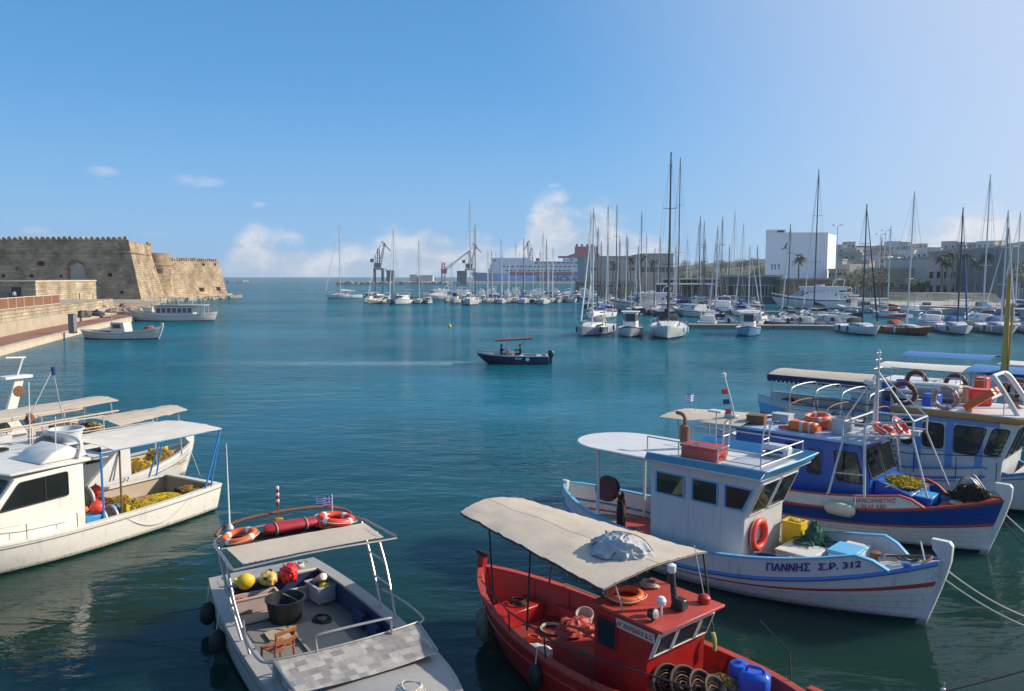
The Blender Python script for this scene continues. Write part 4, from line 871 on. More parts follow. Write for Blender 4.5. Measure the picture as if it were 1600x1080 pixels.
def motorboat(px, py, deg, L, hull='white', style='cruiser', where='', extra='', canopy=None, name='motor_boat'):
    p = g(px, py); lab = '%s %s %s%s' % (hull, {'cruiser': 'cabin cruiser', 'fly': 'flybridge motor yacht', 'open': 'open motor boat', 'fisher': 'wheelhouse boat'}[style], where, ' ' + extra if extra else '')
    o = pose(name, lab, 'motorboat', p.x, p.y, deg, '%s %ss %s' % (hull, style, where)); hm = MCOL[hull]
    H = Hull(L, L * .33, (L * .09, L * .095, L * .15), .42, .88 if style != 'fisher' else .6, L * .12, 0, (.1, .6), .3, 2.3, .8)
    H.build(o, [(0, .12, NAVY if hull != 'navy' and rnd.random() < .5 else hm), (.12, .9, hm), (.9, 1.0, NAVY), (1, 1.5, ANTIFOUL)], 16)
    H.deck(o, lambda u: H.zs(u) - .05, FARWHITE if style != 'open' else FARGREY)
    H.rail(o, FARWHITE if hull != 'white' else FARGREY, .08, .05, nu=14)
    z = L * .095
    def house(x0, x1, w, z0, h, rk0=.0, rk1=.4, nm='cabin', m=FARWHITE, taper=.88):
        MB().add([(x0 * L, -w, z0), (x1 * L, -w * .7, z0), (x1 * L, w * .7, z0), (x0 * L, w, z0), ((x0 + rk0) * L, -w * taper, z0 + h), ((x1 - rk1) * L, -w * .7 * taper, z0 + h), ((x1 - rk1) * L, w * .7 * taper, z0 + h), ((x0 + rk0) * L, w * taper, z0 + h)],
                 [(0, 1, 5, 4), (1, 2, 6, 5), (2, 3, 7, 6), (3, 0, 4, 7), (4, 5, 6, 7)]).build(nm, m, o, bev=.06)
        def band(a0, a1, f0, f1):
            for sd in (-1, 1):
                def q(a, f): xb, xt = x0 + (x1 - x0) * a, x0 + rk0 + (x1 - rk1 - x0 - rk0) * a; wb = w * (1 - .3 * a); k = 1 - (1 - taper) * f; return Vector(((xb + (xt - xb) * f) * L, sd * (wb * k + .012), z0 + h * f))
                MB().add([q(a0, f0), q(a1, f0), q(a1, f1), q(a0, f1)], [(0, 1, 2, 3)]).build('window', FARGLASS, o, smooth=False, fix=False)
        band(.08, .42, .45, .85); band(.48, .80, .45, .85); band(.86, .985, .45, .85)
        f0, f1 = .42, .9; k0, k1 = [w * .7 * (1 - (1 - taper) * f) * .92 for f in (f0, f1)]
        MB().add([((x1 - rk1 * f0) * L + .014, -k0, z0 + h * f0), ((x1 - rk1 * f0) * L + .014, k0, z0 + h * f0), ((x1 - rk1 * f1) * L + .014, k1, z0 + h * f1), ((x1 - rk1 * f1) * L + .014, -k1, z0 + h * f1)], [(0, 1, 2, 3)]).build('windscreen', FARGLASS, o, smooth=False, fix=False)
    B2 = L * .165
    if style in ('cruiser', 'fly'):
        house(-.22, .30, B2 * .8, z, L * .10, .0, .17)
        MB().prism([(.18 * L, -B2 * .5), (.38 * L, -B2 * .3), (.38 * L, B2 * .3), (.18 * L, B2 * .5)], z * 1.05, z * 1.05 + L * .035, top=[(.18 * L, -B2 * .4), (.34 * L, -B2 * .22), (.34 * L, B2 * .22), (.18 * L, B2 * .4)]).build('fore_cabin', FARWHITE, o)
        zt = z + L * .10
        if style == 'fly':
            MB().prism([(-.30 * L, -B2 * .72), (.10 * L, -B2 * .62), (.16 * L, 0), (.10 * L, B2 * .62), (-.30 * L, B2 * .72)], zt + .01, zt + L * .045, top=[(-.31 * L, -B2 * .75), (.12 * L, -B2 * .64), (.19 * L, 0), (.12 * L, B2 * .64), (-.31 * L, B2 * .75)]).build('flybridge', FARWHITE, o)
            zt += L * .045; box('helm_seat', FARWHITE, o, -.08 * L, -.03 * L, -B2 * .4, B2 * .4, zt - .1, zt + .4, bev=.05)
        tube('radar_arch', FARWHITE, o, arc([(-.26 * L, -B2 * .7, zt - .2), (-.28 * L, -B2 * .6, zt + L * .07), (-.28 * L, B2 * .6, zt + L * .07), (-.26 * L, B2 * .7, zt - .2)], 5), .07, 6)
        MB().lathe([(.02, .3), (.26, .2), (.28, 0), (.1, -.1)], 10, (-.28 * L, 0, zt + L * .07 + .12)).build('radar_dome', FARWHITE, o)
    elif style == 'fisher':
        house(-.10, .14, B2 * .62, z, L * .21, .0, .03, 'wheelhouse', taper=.95)
        box('wheelhouse_roof', FARWHITE, o, -.16 * L, .18 * L, -B2 * .72, B2 * .72, z + L * .21, z + L * .21 + .07, bev=.02)
        tube('pole_mast', ALU, o, [(-.12 * L, 0, z + L * .2), (-.12 * L, 0, z + L * .48)], .035, 6)
    else:
        box('console', FARWHITE, o, -.05 * L, .04 * L, -.3, .3, z - .06, z + .75, bev=.05); box('engine_cowl', BLACKP, o, -.54 * L, -.47 * L, -.22, .22, z - .2, z + .55, bev=.08)
        box('seat', FARGREY, o, -.2 * L, -.12 * L, -B2 * .5, B2 * .5, z - .06, z + .35, bev=.05)
    if canopy:
        zt = z + (L * .22 if style != 'open' else 1.75); m = {'white': CANVASW, 'beige': CANVAS, 'blue': CANVASB, 'red': COVERS['red'], 'grey': COVERS['grey']}[canopy]; x0, x1 = (-.46, -.1) if style != 'fisher' else (-.48, -.12)
        if style == 'open': x0, x1 = -.2, .16
        rows = [[(x, B2 * .95 * k, zt + .12 * (1 - k * k) - .05 * abs(t - .5)) for k in (-1, -.5, 0, .5, 1)] for t, x in [(i / 5, (x0 + (x1 - x0) * i / 5) * L) for i in range(6)]]
        MB().grid(rows).build('canopy', m, o)
        for x in (x0, x1):
            for sd in (-1, 1): tube('canopy_post', STEEL, o, [(x * L, sd * B2 * .9, zt), (x * L, sd * B2 * .85, z - .05)], .022, 5)
    for sd in (1, -1):
        pts = [H.line(u, .5, sd, .05) for u in (.5, .65, .8, .92, .985)]; tube('bow_rail', STEEL, o, [H.line(.45, 0, sd, .05)] + pts, .018, 4)
        for u in (.6, .75, .9): tube('stanchion', STEEL, o, [H.line(u, 0, sd, .05), H.line(u, .5, sd, .05)], .016, 4)
    return o

# pontoons
PONT = mat('pontoon_deck', (.30, .25, .20), .85, var=.2, scale=.6); PONTS = mat('pontoon_side', (.20, .19, .18), .8, var=.2)
def pontoon(a, b, w, lab):
    a, b = Vector(a[:2]), Vector(b[:2]); L = (b - a).length; t = (b - a) / L
    o = thing('pontoon', lab, 'pontoon', (a.x, a.y, 0), math.degrees(math.atan2(t.y, t.x))); k = max(1, int(L / 10))
    for i in range(k):
        box('float', PONTS, o, i * L / k + .08, (i + 1) * L / k - .08, 0.05, w - .05, -.4, .42); box('deck_section', PONT, o, i * L / k + .04, (i + 1) * L / k - .04, 0, w, .424, .55, bev=.02)
pontoon(g(1075, 513), g(1640, 519), 2.4, 'long low floating pontoon behind the nearest row of yachts')
pontoon(g(552, 464), g(905, 471), 2.6, 'long outer pontoon with yachts moored bow out')
pontoon(g(1010, 487), g(1320, 494), 2.2, 'inner pontoon between the yacht rows')

Wf, Wo, Wi, Wq = 'at the near pontoon', 'at the outer pontoon', 'in the inner yacht row', 'along the town quay'
# outer pontoon
sailboat(536, 466, -148, 13.5, 350, 'white', 'white', 'pale', 'off the pontoon head', jib='white')
for a_ in ((590, 474, -112, 11, 398, 'cream', 'white', 'wooden'), (617, 474.5, -95, 13, 356, 'white', 'white', 'pale'), (655, 474, -80, 11, 374, 'white', 'white', 'pale'), (735, 476, -88, 16, 312, 'white', 'grey', 'pale'), (742, 474, -80, 14, 351, 'pale grey', 'white', 'dark'),
           (763, 473, -92, 10, 390, 'white', 'blue', 'pale'), (768, 472, -85, 10, 392, 'white', 'blue', 'dark'), (783, 474, -86, 11.5, 372, 'white', 'blue', 'pale'), (796, 473, -95, 10, 402, 'cream', 'white', 'pale'), (806, 472, -90, 12, 376, 'white', 'grey', 'pale'), (818, 474, -88, 12.5, 372, 'white', 'blue', 'dark'), (833, 473, -92, 10, 398, 'navy', 'blue', 'pale'), (843, 473, -82, 11, 390, 'white', 'white', 'pale'), (848, 475, -90, 13, 362, 'white', 'white', 'pale'), (853, 472, -84, 12, 374, 'white', 'grey', 'dark'), (864, 473, -95, 11, 384, 'cream', 'blue', 'pale')):
    sailboat(*a_, where=Wo, lean=rnd.uniform(-.012, .012))
for a_ in ((577, 472, -105, 9, 'white', 'fisher', 'white'), (603, 473, -85, 10, 'white', 'cruiser', None), (627, 475, -100, 12.5, 'white', 'cruiser', 'grey'), (668, 474, -82, 9, 'white', 'cruiser', 'white'), (682, 468, -150, 14, 'white', 'fly', None), (700, 471, -95, 8, 'white', 'open', 'blue'), (711, 473, -90, 10, 'white', 'fisher', 'red'), (726, 471, -90, 9, 'pale grey', 'cruiser', None), (754, 471, -85, 9, 'white', 'cruiser', 'white'),
           (775, 472, -90, 8, 'cream', 'open', 'white'), (825, 471, -90, 10, 'white', 'cruiser', 'white'), (872, 473, -95, 9, 'white', 'cruiser', 'red'), (884, 472, -90, 10, 'pale grey', 'cruiser', None), (893, 473, -80, 9, 'white', 'open', 'blue'), (902, 471, -90, 11, 'navy', 'cruiser', None)):
    motorboat(*a_[:6], where=Wo, canopy=a_[6], extra='' if not a_[6] else 'under a %s canopy' % a_[6])
# boats behind the outer pontoon, stern on
for i, px in enumerate(range(690, 925, 13)):
    px += rnd.uniform(-3, 3); py = 465 + rnd.uniform(-1.5, 1)
    if i % 3 == 1: sailboat(px, py, 90 + rnd.uniform(-8, 8), rnd.uniform(10, 13), rnd.uniform(385, 408), rnd.choice(['white', 'white', 'cream', 'navy']), rnd.choice(['blue', 'white', 'grey']), 'pale', 'behind the outer pontoon')
    else: motorboat(px, py, 90 + rnd.uniform(-25, 25), rnd.uniform(8, 14), rnd.choice(['white', 'white', 'white', 'navy']), rnd.choice(['fly', 'cruiser', 'fly']), where='behind the outer pontoon')
# near pontoon: front row, bows out
sailboat(928, 522, -112, 12.5, 325, 'pale grey', 'white', 'pale', Wf, lean=-.015)
motorboat(985, 524, -100, 10, 'white', 'fisher', Wf, 'with a broad flat roof', None)
sailboat(1044, 525, -102, 15.5, 240, 'white', 'dark', 'dark', Wf, jib='dark')
motorboat(1169, 523, -106, 9.5, 'light blue', 'fisher', Wf, 'with a flat canopy roof', 'white')
sailboat(1343, 521, -92, 11.5, 320, 'white', 'dark', 'dark', Wf, jib='dark')
sailboat(1410, 521, -74, 10, 300, 'wooden', 'red', 'pale', Wf, lean=.02, wood=True)
sailboat(1493, 520, -107, 12, 325, 'white', 'blue', 'dark', Wf, jib='blue')
sailboat(1560, 520, -105, 12, 330, 'pale grey', 'blue', 'pale', Wf, lean=.03)
sailboat(1610, 519, -112, 11, 300, 'white', 'blue', 'dark', Wf)
# behind the near pontoon
for a_ in ((1108, 509, 70, 8.5, 'pale grey', 'cruiser', None), (1135, 508, 80, 8, 'light blue', 'open', 'blue'), (1182, 507, 60, 10, 'white', 'cruiser', 'grey'), (1206, 508, 110, 7.5, 'teal', 'open', None), (1222, 507, 95, 7, 'pale grey', 'open', None), (1240, 507, 85, 8, 'white', 'open', None), (1258, 508, 75, 7, 'pale grey', 'cruiser', None), (1278, 507, 100, 8, 'white', 'open', 'grey'), (1296, 508, 90, 8, 'pale grey', 'cruiser', None), (1322, 507, 80, 9, 'navy', 'cruiser', 'grey'), (1452, 509, 75, 9, 'white', 'cruiser', None), (1470, 508, 95, 8, 'cream', 'open', 'white'), (1530, 508, 85, 9, 'white', 'cruiser', 'blue')):
    motorboat(*a_[:6], where='behind the near pontoon', canopy=a_[6], extra='' if not a_[6] else 'under a %s canopy' % a_[6])
for a_ in ((1120, 507, 92, 10, 352, 'white', 'blue', 'pale'), (1274, 500, 88, 13.5, 264, 'white', 'dark', 'dark'), (1538, 505, 75, 14, 272, 'white', 'white', 'pale'), (1572, 507, 95, 11, 355, 'cream', 'blue', 'dark'), (1232, 500, 85, 10, 350, 'pale grey', 'white', 'dark')):
    sailboat(*a_, where='behind the near pontoon', lean=-.01)
# inner rows towards the port hall
motorboat(1010, 486, 190, 17, 'white', 'fly', Wi, 'with a swept back bow', None)
for a_ in ((936, 497, -120, 11, 356, 'white', 'blue', 'dark'), (949, 486, -100, 12.5, 323, 'white', 'grey', 'dark'), (962, 482, -95, 13, 321, 'pale grey', 'white', 'dark'), (977, 480, -90, 10, 365, 'white', 'blue', 'pale'), (1002, 476, 95, 12.5, 330, 'white', 'blue', 'dark'), (994, 474, 90, 9, 395, 'cream', 'white', 'pale'), (1062, 487, 100, 15.5, 245, 'white', 'blue', 'dark'), (1055, 482, 85, 10, 380, 'navy', 'white', 'pale'), (1093, 485, 95, 11.5, 337, 'white', 'grey', 'dark'), (1098, 482, 80, 11, 345, 'white', 'blue', 'dark'), (1128, 482, 92, 12, 338, 'pale grey', 'blue', 'dark'),
           (1147, 470, 90, 14, 327, 'white', 'white', 'pale'), (1160, 470, 88, 13, 348, 'white', 'white', 'pale'), (922, 482, -95, 12, 330, 'navy', 'blue', 'pale')):
    sailboat(*a_, where=Wi, lean=rnd.uniform(-.01, .012))
for i in range(15):
    px = 935 + i * 16 + rnd.uniform(-5, 5); py = rnd.choice([478, 483, 488, 492]) + rnd.uniform(-2, 2) + max(0, px - 1080) * .03
    motorboat(px, py, rnd.choice([90, -90, 70, 110]) + rnd.uniform(-10, 10), rnd.uniform(8, 12.5), rnd.choice(['white', 'white', 'navy', 'pale grey', 'cream']), rnd.choice(['cruiser', 'fly', 'cruiser', 'open']), where=Wi, canopy=rnd.choice([None, None, 'blue', 'grey']), extra='')
for i in range(20):
    px = 925 + i * 13.5 + rnd.uniform(-5, 5); py = rnd.choice([472, 477, 482, 490]) + rnd.uniform(-1, 2) + max(0, px - 1080) * .02
    sailboat(px, py, rnd.choice([90, -90]) + rnd.uniform(-9, 9), rnd.uniform(9.5, 13), py - rnd.uniform(82, 125), rnd.choice(['white', 'white', 'cream', 'navy', 'pale grey']), rnd.choice(['blue', 'white', 'grey', 'dark']), rnd.choice(['pale', 'dark']), Wi, lean=rnd.uniform(-.012, .012))
# town quay
motorboat(1272, 482, 186, 22, 'white', 'fly', Wq, 'with long dark windows')
motorboat(1300, 479, 175, 15, 'white', 'fly', Wq, 'with a raked windscreen')
for i, px in enumerate((1330, 1352, 1420, 1448, 1490, 1510, 1532, 1556, 1578, 1598)):
    py = 489 - (1480 - px) * .012 + rnd.uniform(-2, 3)
    motorboat(px, py, rnd.choice([0, 180, 170, 100]) + rnd.uniform(-12, 12), rnd.uniform(7, 10), rnd.choice(['white', 'navy', 'teal', 'light blue', 'white']), rnd.choice(['cruiser', 'open', 'fisher']), where=Wq, canopy=rnd.choice([None, 'blue', 'beige', 'white']))
for a_ in ((1390, 496, 100, 10, 352, 'white', 'red', 'pale'), (1376, 490, 95, 9, 370, 'cream', 'white', 'wooden'), (1590, 492, 90, 12, 330, 'white', 'blue', 'pale')): sailboat(*a_, where=Wq)
# ---------------------------------------------------------------- shared fittings for the fishing boats
def on(root, x, y, z):
    a = root.rotation_euler.z; return Vector((root.location.x + x * math.cos(a) - y * math.sin(a), root.location.y + x * math.sin(a) + y * math.cos(a), root.location.z + z))
def item(root, name, label, cat, x, y, z, deg=0.0, group=None):
    return thing(name, label, cat, on(root, x, y, z), math.degrees(root.rotation_euler.z) + deg, group)
def bulwark(H, root, h, u0, u1, mo, mi, mc, t=.05, cw=.09, ch=.045, nu=30, flare=.03, name='bulwark'):
    for sd in (1, -1):
        ro, ri, rc = [], [], []
        for i in range(nu + 1):
            u = u0 + (u1 - u0) * i / nu; p = H.pt(u, 0, sd); hh = h(u); b = abs(p.y)
            ro.append([(p.x, sd * b, p.z - .02), (p.x, sd * (b + flare * .5), p.z + hh * .5), (p.x, sd * (b + flare), p.z + hh)])
            ri.append([(p.x, sd * max(0, b - t), p.z - .02), (p.x, sd * max(0, b - t + flare), p.z + hh)])
            rc.append([(p.x, sd * (b + flare + .025), p.z + hh - ch / 2), (p.x, sd * (b + flare + .025), p.z + hh + ch / 2), (p.x, sd * max(0, b + flare - cw), p.z + hh + ch / 2), (p.x, sd * max(0, b + flare - cw), p.z + hh - ch / 2)])
        mb = MB().grid(ro, 0).grid(ri, 1); mb.build(name, [mo, mi], root)
        MB().grid(rc, closeu=True).add(rc[0], [(0, 1, 2, 3)]).add(rc[-1], [(0, 1, 2, 3)]).build(name + '_cap', mc, root)
def stem(H, root, m, w=.07, top=.35, fwd=.08, head=True, name='stem_post', u=1, curl=0.0):
    sg = 1 if u == 1 else -1
    pts = [H.pt(u, v, 1) for v in (1.3, 1, .8, .6, .4, .2, 0)]; a = [(p.x + sg * fwd, p.z) for p in pts]; b = [(p.x - sg * .12, p.z) for p in pts]
    tx, tz = a[-1]
    prof = a + ([(tx + sg * .02, tz + top * .8), (tx - sg * .04, tz + top), (tx - sg * .40, tz + top + curl), (tx - sg * .36, tz + top * .45)] if head else [(tx, tz + top), (tx - sg * .2, tz + top)]) + b[::-1]
    MB().panel((0, w, 0), (1, 0, 0), (0, 0, 1), prof, w * 2).build(name, m, root, bev=.012)
def lifebuoy(root, lab, o, R_=.36, r=.075, axis='z', m=ORANGERED, bands=True, tilt=None, grp=None, cat='lifebuoy'):
    t = item(root, 'lifebuoy', lab, cat, *o, group=grp); T = tilt if tilt is not None else (Matrix.Rotation(R(90), 4, 'Y') if axis == 'x' else Matrix.Rotation(R(90), 4, 'X') if axis == 'y' else Matrix.Identity(4))
    MB().tube([T @ Vector((R_ * math.cos(a), R_ * math.sin(a), 0)) for a in [2 * math.pi * k / 28 for k in range(28)]], r, 10, True).build('ring', m, t)
    if bands:
        for k in range(4):
            a0 = k * math.pi / 2 + .6; MB().tube([T @ Vector((R_ * math.cos(a0 + d), R_ * math.sin(a0 + d), 0)) for d in (-.13, 0, .13)], r * 1.05, 10).build('band', FARWHITE if m != BLACK else RUSTY, t)
    tube('grab_line', ROPE, t, [T @ Vector(((R_ + r * (1.05 + .5 * abs(math.sin(2 * a)))) * math.cos(a), (R_ + r * (1.05 + .5 * abs(math.sin(2 * a)))) * math.sin(a), .01)) for a in [2 * math.pi * k / 32 for k in range(32)]], .009, 4, True)
    return t
def strands(mb, o, rx, ry, rz, n, r, seed, mi=0):
    r_ = random.Random(seed)
    for k in range(n):
        a = r_.uniform(0, 6.28); q = math.sqrt(r_.random()); p = Vector((o[0] + rx * q * math.cos(a), o[1] + ry * q * math.sin(a), 0)); pts = []; d = r_.uniform(0, 6.28)
        for j in range(6):
            e = ((p.x - o[0]) / rx) ** 2 + ((p.y - o[1]) / ry) ** 2; p.z = o[2] + rz * math.sqrt(max(.02, 1.05 - e)) + r_.uniform(-.01, .03); pts.append(p.copy()); d += r_.uniform(-.9, .9); p = p + Vector((math.cos(d), math.sin(d), 0)) * r_.uniform(.05, .12)
        mb.tube(pts, r, 4, mi=mi, caps=False)
def net_heap(root, lab, o, rx, ry, rz, m, m2, seed, n=160, name='fishing_net'):
    n = int(n * 2.4)
    t = item(root, name, lab, 'fishing net', *o); blob('heap', m, t, (0, 0, 0), rx, ry, rz, .35, 2.6, seed, 44, 22, fold=.25)
    s = MB(); strands(s, (0, 0, .02), rx * .98, ry * .98, rz * 1.02, n, .008, seed); tag(s.build('mesh_strands', m2, t, fix=False), kind='stuff')
    s2 = random.Random(seed)
    for k in range(7):
        a = s2.uniform(0, 6.28); q = s2.uniform(.3, .9); MB().lathe([(.01, -.05), (.035, -.03), (.035, .03), (.01, .05)], 7, (rx * q * math.cos(a), ry * q * math.sin(a), rz * math.sqrt(1 - q * q) + .03)).build('cork_float', WOOD, t)
    return t
def tub(root, lab, o, r0, r1, h, m, cat='bucket', name='bucket', handle=True, grp=None, tilt=None):
    t = item(root, name, lab, cat, *o, group=grp); MB().lathe([(r0 * .96, 0), (r0, .02), (r1, h - .03), (r1 * 1.06, h - .03), (r1 * 1.06, h), (r1 * .96, h), (r0 * .9, .05), (.01, .05)], 22, cap=False).build('body', m, t)
    if handle: tube('handle', GALV, t, arc([(r1, 0, h - .04), (r1 * .8, .1, h - .18 * h), (0, r1 * .9, h * .55), (-r1 * .8, .1, h - .18 * h), (-r1, 0, h - .04)], 5), .009, 5)
    if tilt: t.rotation_euler = (tilt[0], tilt[1], t.rotation_euler.z)
    return t
def crate(root, lab, o, lx, ly, h, m, deg=0, name='fish_crate', cat='crate', grp=None):
    t = item(root, name, lab, cat, *o, deg, grp); w = .03
    MB().box(-lx / 2, lx / 2, -ly / 2, ly / 2, 0, .03).build('base', m, t, bev=.008)
    for x0, x1, y0, y1 in ((-lx / 2, lx / 2, -ly / 2, -ly / 2 + w), (-lx / 2, lx / 2, ly / 2 - w, ly / 2), (-lx / 2, -lx / 2 + w, -ly / 2 + w, ly / 2 - w), (lx / 2 - w, lx / 2, -ly / 2 + w, ly / 2 - w)):
        box('side', m, t, x0, x1, y0, y1, .031, h, bev=.008)
    MB().panel((0, 0, h), (1, 0, 0), (0, 1, 0), [(-lx / 2 - .02, -ly / 2 - .02), (lx / 2 + .02, -ly / 2 - .02), (lx / 2 + .02, ly / 2 + .02), (-lx / 2 - .02, ly / 2 + .02)], .03, hole=[(-lx / 2 + w, -ly / 2 + w), (lx / 2 - w, -ly / 2 + w), (lx / 2 - w, ly / 2 - w), (-lx / 2 + w, ly / 2 - w)]).build('rim', m, t)
    return t
def fender(root, lab, o, r, h, m, horiz=False, grp=None, line=.5):
    t = item(root, 'fender', lab, 'fender', *o, group=grp); prof = [(.01, h / 2), (r * .5, h / 2 - .02), (r * .95, h / 2 - r * .7), (r, 0), (r * .95, -h / 2 + r * .7), (r * .5, -h / 2 + .02), (.01, -h / 2)]
    T = Matrix.Rotation(R(90), 3, 'Y') if horiz else None
    MB().lathe(prof, 16, T=T).build('body', m, t)
    if horiz:
        for s in (-1, 1): tube('hanger', ROPE, t, [(s * h * .48, 0, 0), (s * h * .46, .06, line)], .012, 5)
    else: tube('hanger', ROPE, t, [(0, 0, h / 2), (0, .04, h / 2 + line)], .012, 5)
    return t
def greek_flag(name, par, o, L, Hh, wave=.05, ax=(-1, 0, 0), staff=.0, staff_m=STEEL):
    """nine stripes and a cross in the canton, real cloth with folds"""
    ax = Vector(ax).normalized(); sdv = ax.cross(Vector((0, 0, 1))); mb = MB(); NB, FWm = mat('flag_blue', (.03, .12, .45), .8, var=.05), mat('flag_white', (.75, .75, .75), .8, var=.03)
    nx = 27
    for i in range(nx):
        for j in range(9):
            def P_(a, b): s = a / nx; return Vector(o) + ax * (L * s) + sdv * (wave * math.sin(s * 9) * s) + Vector((0, 0, -Hh * b / 9 - .12 * Hh * s))
            blue = j % 2 == 0
            if i < nx * .37 and j < 5: blue = not (j == 2 or 4 <= i <= 5)
            mb.add([P_(i, j), P_(i + 1, j), P_(i + 1, j + 1), P_(i, j + 1)], [(0, 1, 2, 3)], 0 if blue else 1)
    mb.build('cloth', [NB, FWm], par, fix=False)
    if staff: tube('staff', staff_m, par, [Vector(o) + Vector((0, 0, .03)), Vector(o) - Vector((0, 0, staff))], .012, 6)
def clothsheet(name, m, par, c00, c10, c11, c01, n=14, sag_=.06, ripple=.012, crown=0.0, thick=.012, seed=1):
    c00, c10, c11, c01 = map(Vector, (c00, c10, c11, c01)); up, dn = [], []
    for i in range(n + 1):
        ru, rd = [], []
        for j in range(n + 1):
            s, t = i / n, j / n; p = (c00 * (1 - s) + c10 * s) * (1 - t) + (c01 * (1 - s) + c11 * s) * t
            z = -sag_ * 16 * s * (1 - s) * t * (1 - t) + crown * (1 - (2 * t - 1) ** 2) + ripple * noise.noise(Vector((s * 9, t * 9, seed))); ru.append(p + Vector((0, 0, z))); rd.append(p + Vector((0, 0, z - thick)))
        up.append(ru); dn.append(rd)
    mb = MB().grid(up).grid(dn)
    edge = lambda R_: [r_[0] for r_ in R_] + R_[-1][1:] + [r_[-1] for r_ in R_[::-1]][1:] + R_[0][::-1][1:-1]
    e0, e1 = edge(up), edge(dn); mb.grid([e0, e1], closeu=True)
    return mb.build(name, m, par)
def lacing(par, pts, drop, n, m=ROPE, r=.008):
    P_ = [Vector(p) for p in pts]; q = arc(P_, 8); mb = MB()
    for k in range(n):
        p = q[int(k * (len(q) - 1) / max(1, n - 1))]; mb.tube([p + Vector((0, 0, .012)), p + Vector(drop)], r, 4)
    tag(mb.build('lacing', m, par, fix=False), kind='stuff')
def mooring(a, b, s, lab, m=ROPE, r=.018):
    o = thing('mooring_rope', lab, 'rope', a); tube('line', m, o, [p - Vector(a) for p in sag(a, b, s, 18)], r, 6); return o

# ================================================================ the white caique with the sky-blue trim
G = pose('fishing_boat', 'white caique with sky-blue trim, white wheelhouse and red lifebuoy', 'fishing boat', 5.41, 19.90, -44)
HG = Hull(10.6, 3.2, (.80, .42, 1.52), .45, 0, .45, .35, (.06, .5), .3, 2.3, .85)
HG.build(G, [(0, .30, WHITE), (.30, .38, REDLINE), (.38, .92, WHITE), (.92, 1.0, ANTIFOUL), (1.0, 1.5, ANTIFOUL)], 40)
for v_ in (.50, .62, .74, .86): HG.strake(G, SEAM, v_, .005, .02, .98, name='plank_seam')
HG.strake(G, STRAKEBLUE, 0.0, .055, .0, .985, out=.0)
ramp = lambda u: .48 if u < .865 else max(.0, .48 * (1 - (u - .865) / .045))
bulwark(HG, G, ramp, .0, .912, WHITE, WHITE2, SKYBLUE)
stem(HG, G, WHITE, .075, .42, .07); stem(HG, G, WHITE, .07, .55, .05, False, 'stern_post', 0)
HG.deck(G, .36, GREYP, .03, .86, ins=.05); HG.deck(G, lambda u: HG.zs(u) - .02, WHITE2, .84, .995, 'fore_deck', .05)
box('deck_bulkhead', WHITE2, G, 3.62, 3.68, -.72, .72, .36, .98)
HG.deck(G, .372, REDFADE, .16, .36, 'aft_deck_mat', ins=.25)
TBL = mat('text_blue', (.015, .025, .20), .45)
lettering('lettering', TBL, G, 'ΓΙΑΝΝΗΣ', .24, lambda a, b, c_: (lambda p: Vector((p.x, p.y - .035 - c_ * 2, p.z + .20 + b)))(HG.pt((a + 1.95 + 5.3) / 10.6, 0, -1)), .92, bold=.006)
lettering('lettering', TBL, G, 'Σ.Ρ. 312', .20, lambda a, b, c_: (lambda p: Vector((p.x, p.y - .035 - c_ * 2, p.z + .21 + b)))(HG.pt((a + 3.03 + 5.3) / 10.6, 0, -1)), .82, bold=.005)
# wheelhouse
prof = [(-1.5, .36), (1.12, .36), (1.16, 1.72), (1.62, 2.78), (-1.5, 2.78)]
whG = MB().panel((0, 1.02, 0), (1, 0, 0), (0, 0, 1), prof, 2.04).build('wheelhouse', WHITE2, G, bev=.02); profG = prof; CUTS.clear()
for x in (-.36, .54): box('panel_seam', GREYPL, G, x - .006, x + .006, -1.024, -1.018, .4, 2.7)
for sd in (-1, 1):
    ux = (1, 0, 0) if sd < 0 else (-1, 0, 0)
    for pts in ([(-1.30, 1.96), (-.52, 1.96), (-.52, 2.48), (-1.30, 2.48)], [(-.24, 1.96), (.42, 1.96), (.42, 2.48), (-.24, 2.48)], [(.66, 1.96), (1.10, 1.96), (1.34, 2.48), (.66, 2.48)]):
        q = pts if sd < 0 else [(-x, z) for x, z in pts][::-1]
        winrow(G, [q], (0, sd * 1.023, 0), ux, (0, 0, 1), CLEAR, SKYBLUE, fr=.055, rad=.02)
fx = Vector((.46, 0, 1.06)).normalized()
for y0, y1 in ((-.92, -.08), (.08, .92)): winrow(G, [[(y0, .1), (y1, .1), (y1, .98), (y0, .98)]], (1.172, 0, 1.74), (0, 1, 0), fx, CLEAR, WHITE2, fr=.03, rad=.03)
hollow(whG, G, profG, 1.02)
# roof: long white awning with a round end over the working deck, raised blue coaming ahead
rp = [(1.72, -1.36), (1.72, 1.36), (-3.1, 1.30)] + [(-3.1 - 1.35 * math.sin(a), 1.30 * math.cos(a)) for a in [math.pi * k / 12 for k in range(1, 12)]] + [(-3.1, -1.30)]
MB().prism(rp, 2.80, 2.86).build('roof', WHITE2, G, bev=.02)
def board(pts, nm='roof_fascia', m=SKYBLUE, t=.03):
    a, b, c_, d = map(Vector, pts); n_ = (b - a).cross(d - a).normalized() * t
    MB().add([a, b, c_, d, a + n_, b + n_, c_ + n_, d + n_], [(0, 1, 2, 3), (7, 6, 5, 4), (0, 4, 5, 1), (1, 5, 6, 2), (2, 6, 7, 3), (3, 7, 4, 0)]).build(nm, m, G)
board([(-1.5, -1.30, 2.862), (1.68, -1.30, 2.862), (1.86, -1.42, 3.10), (-1.35, -1.42, 3.06)]); board([(1.68, 1.30, 2.862), (-1.5, 1.30, 2.862), (-1.35, 1.42, 3.06), (1.86, 1.42, 3.10)])
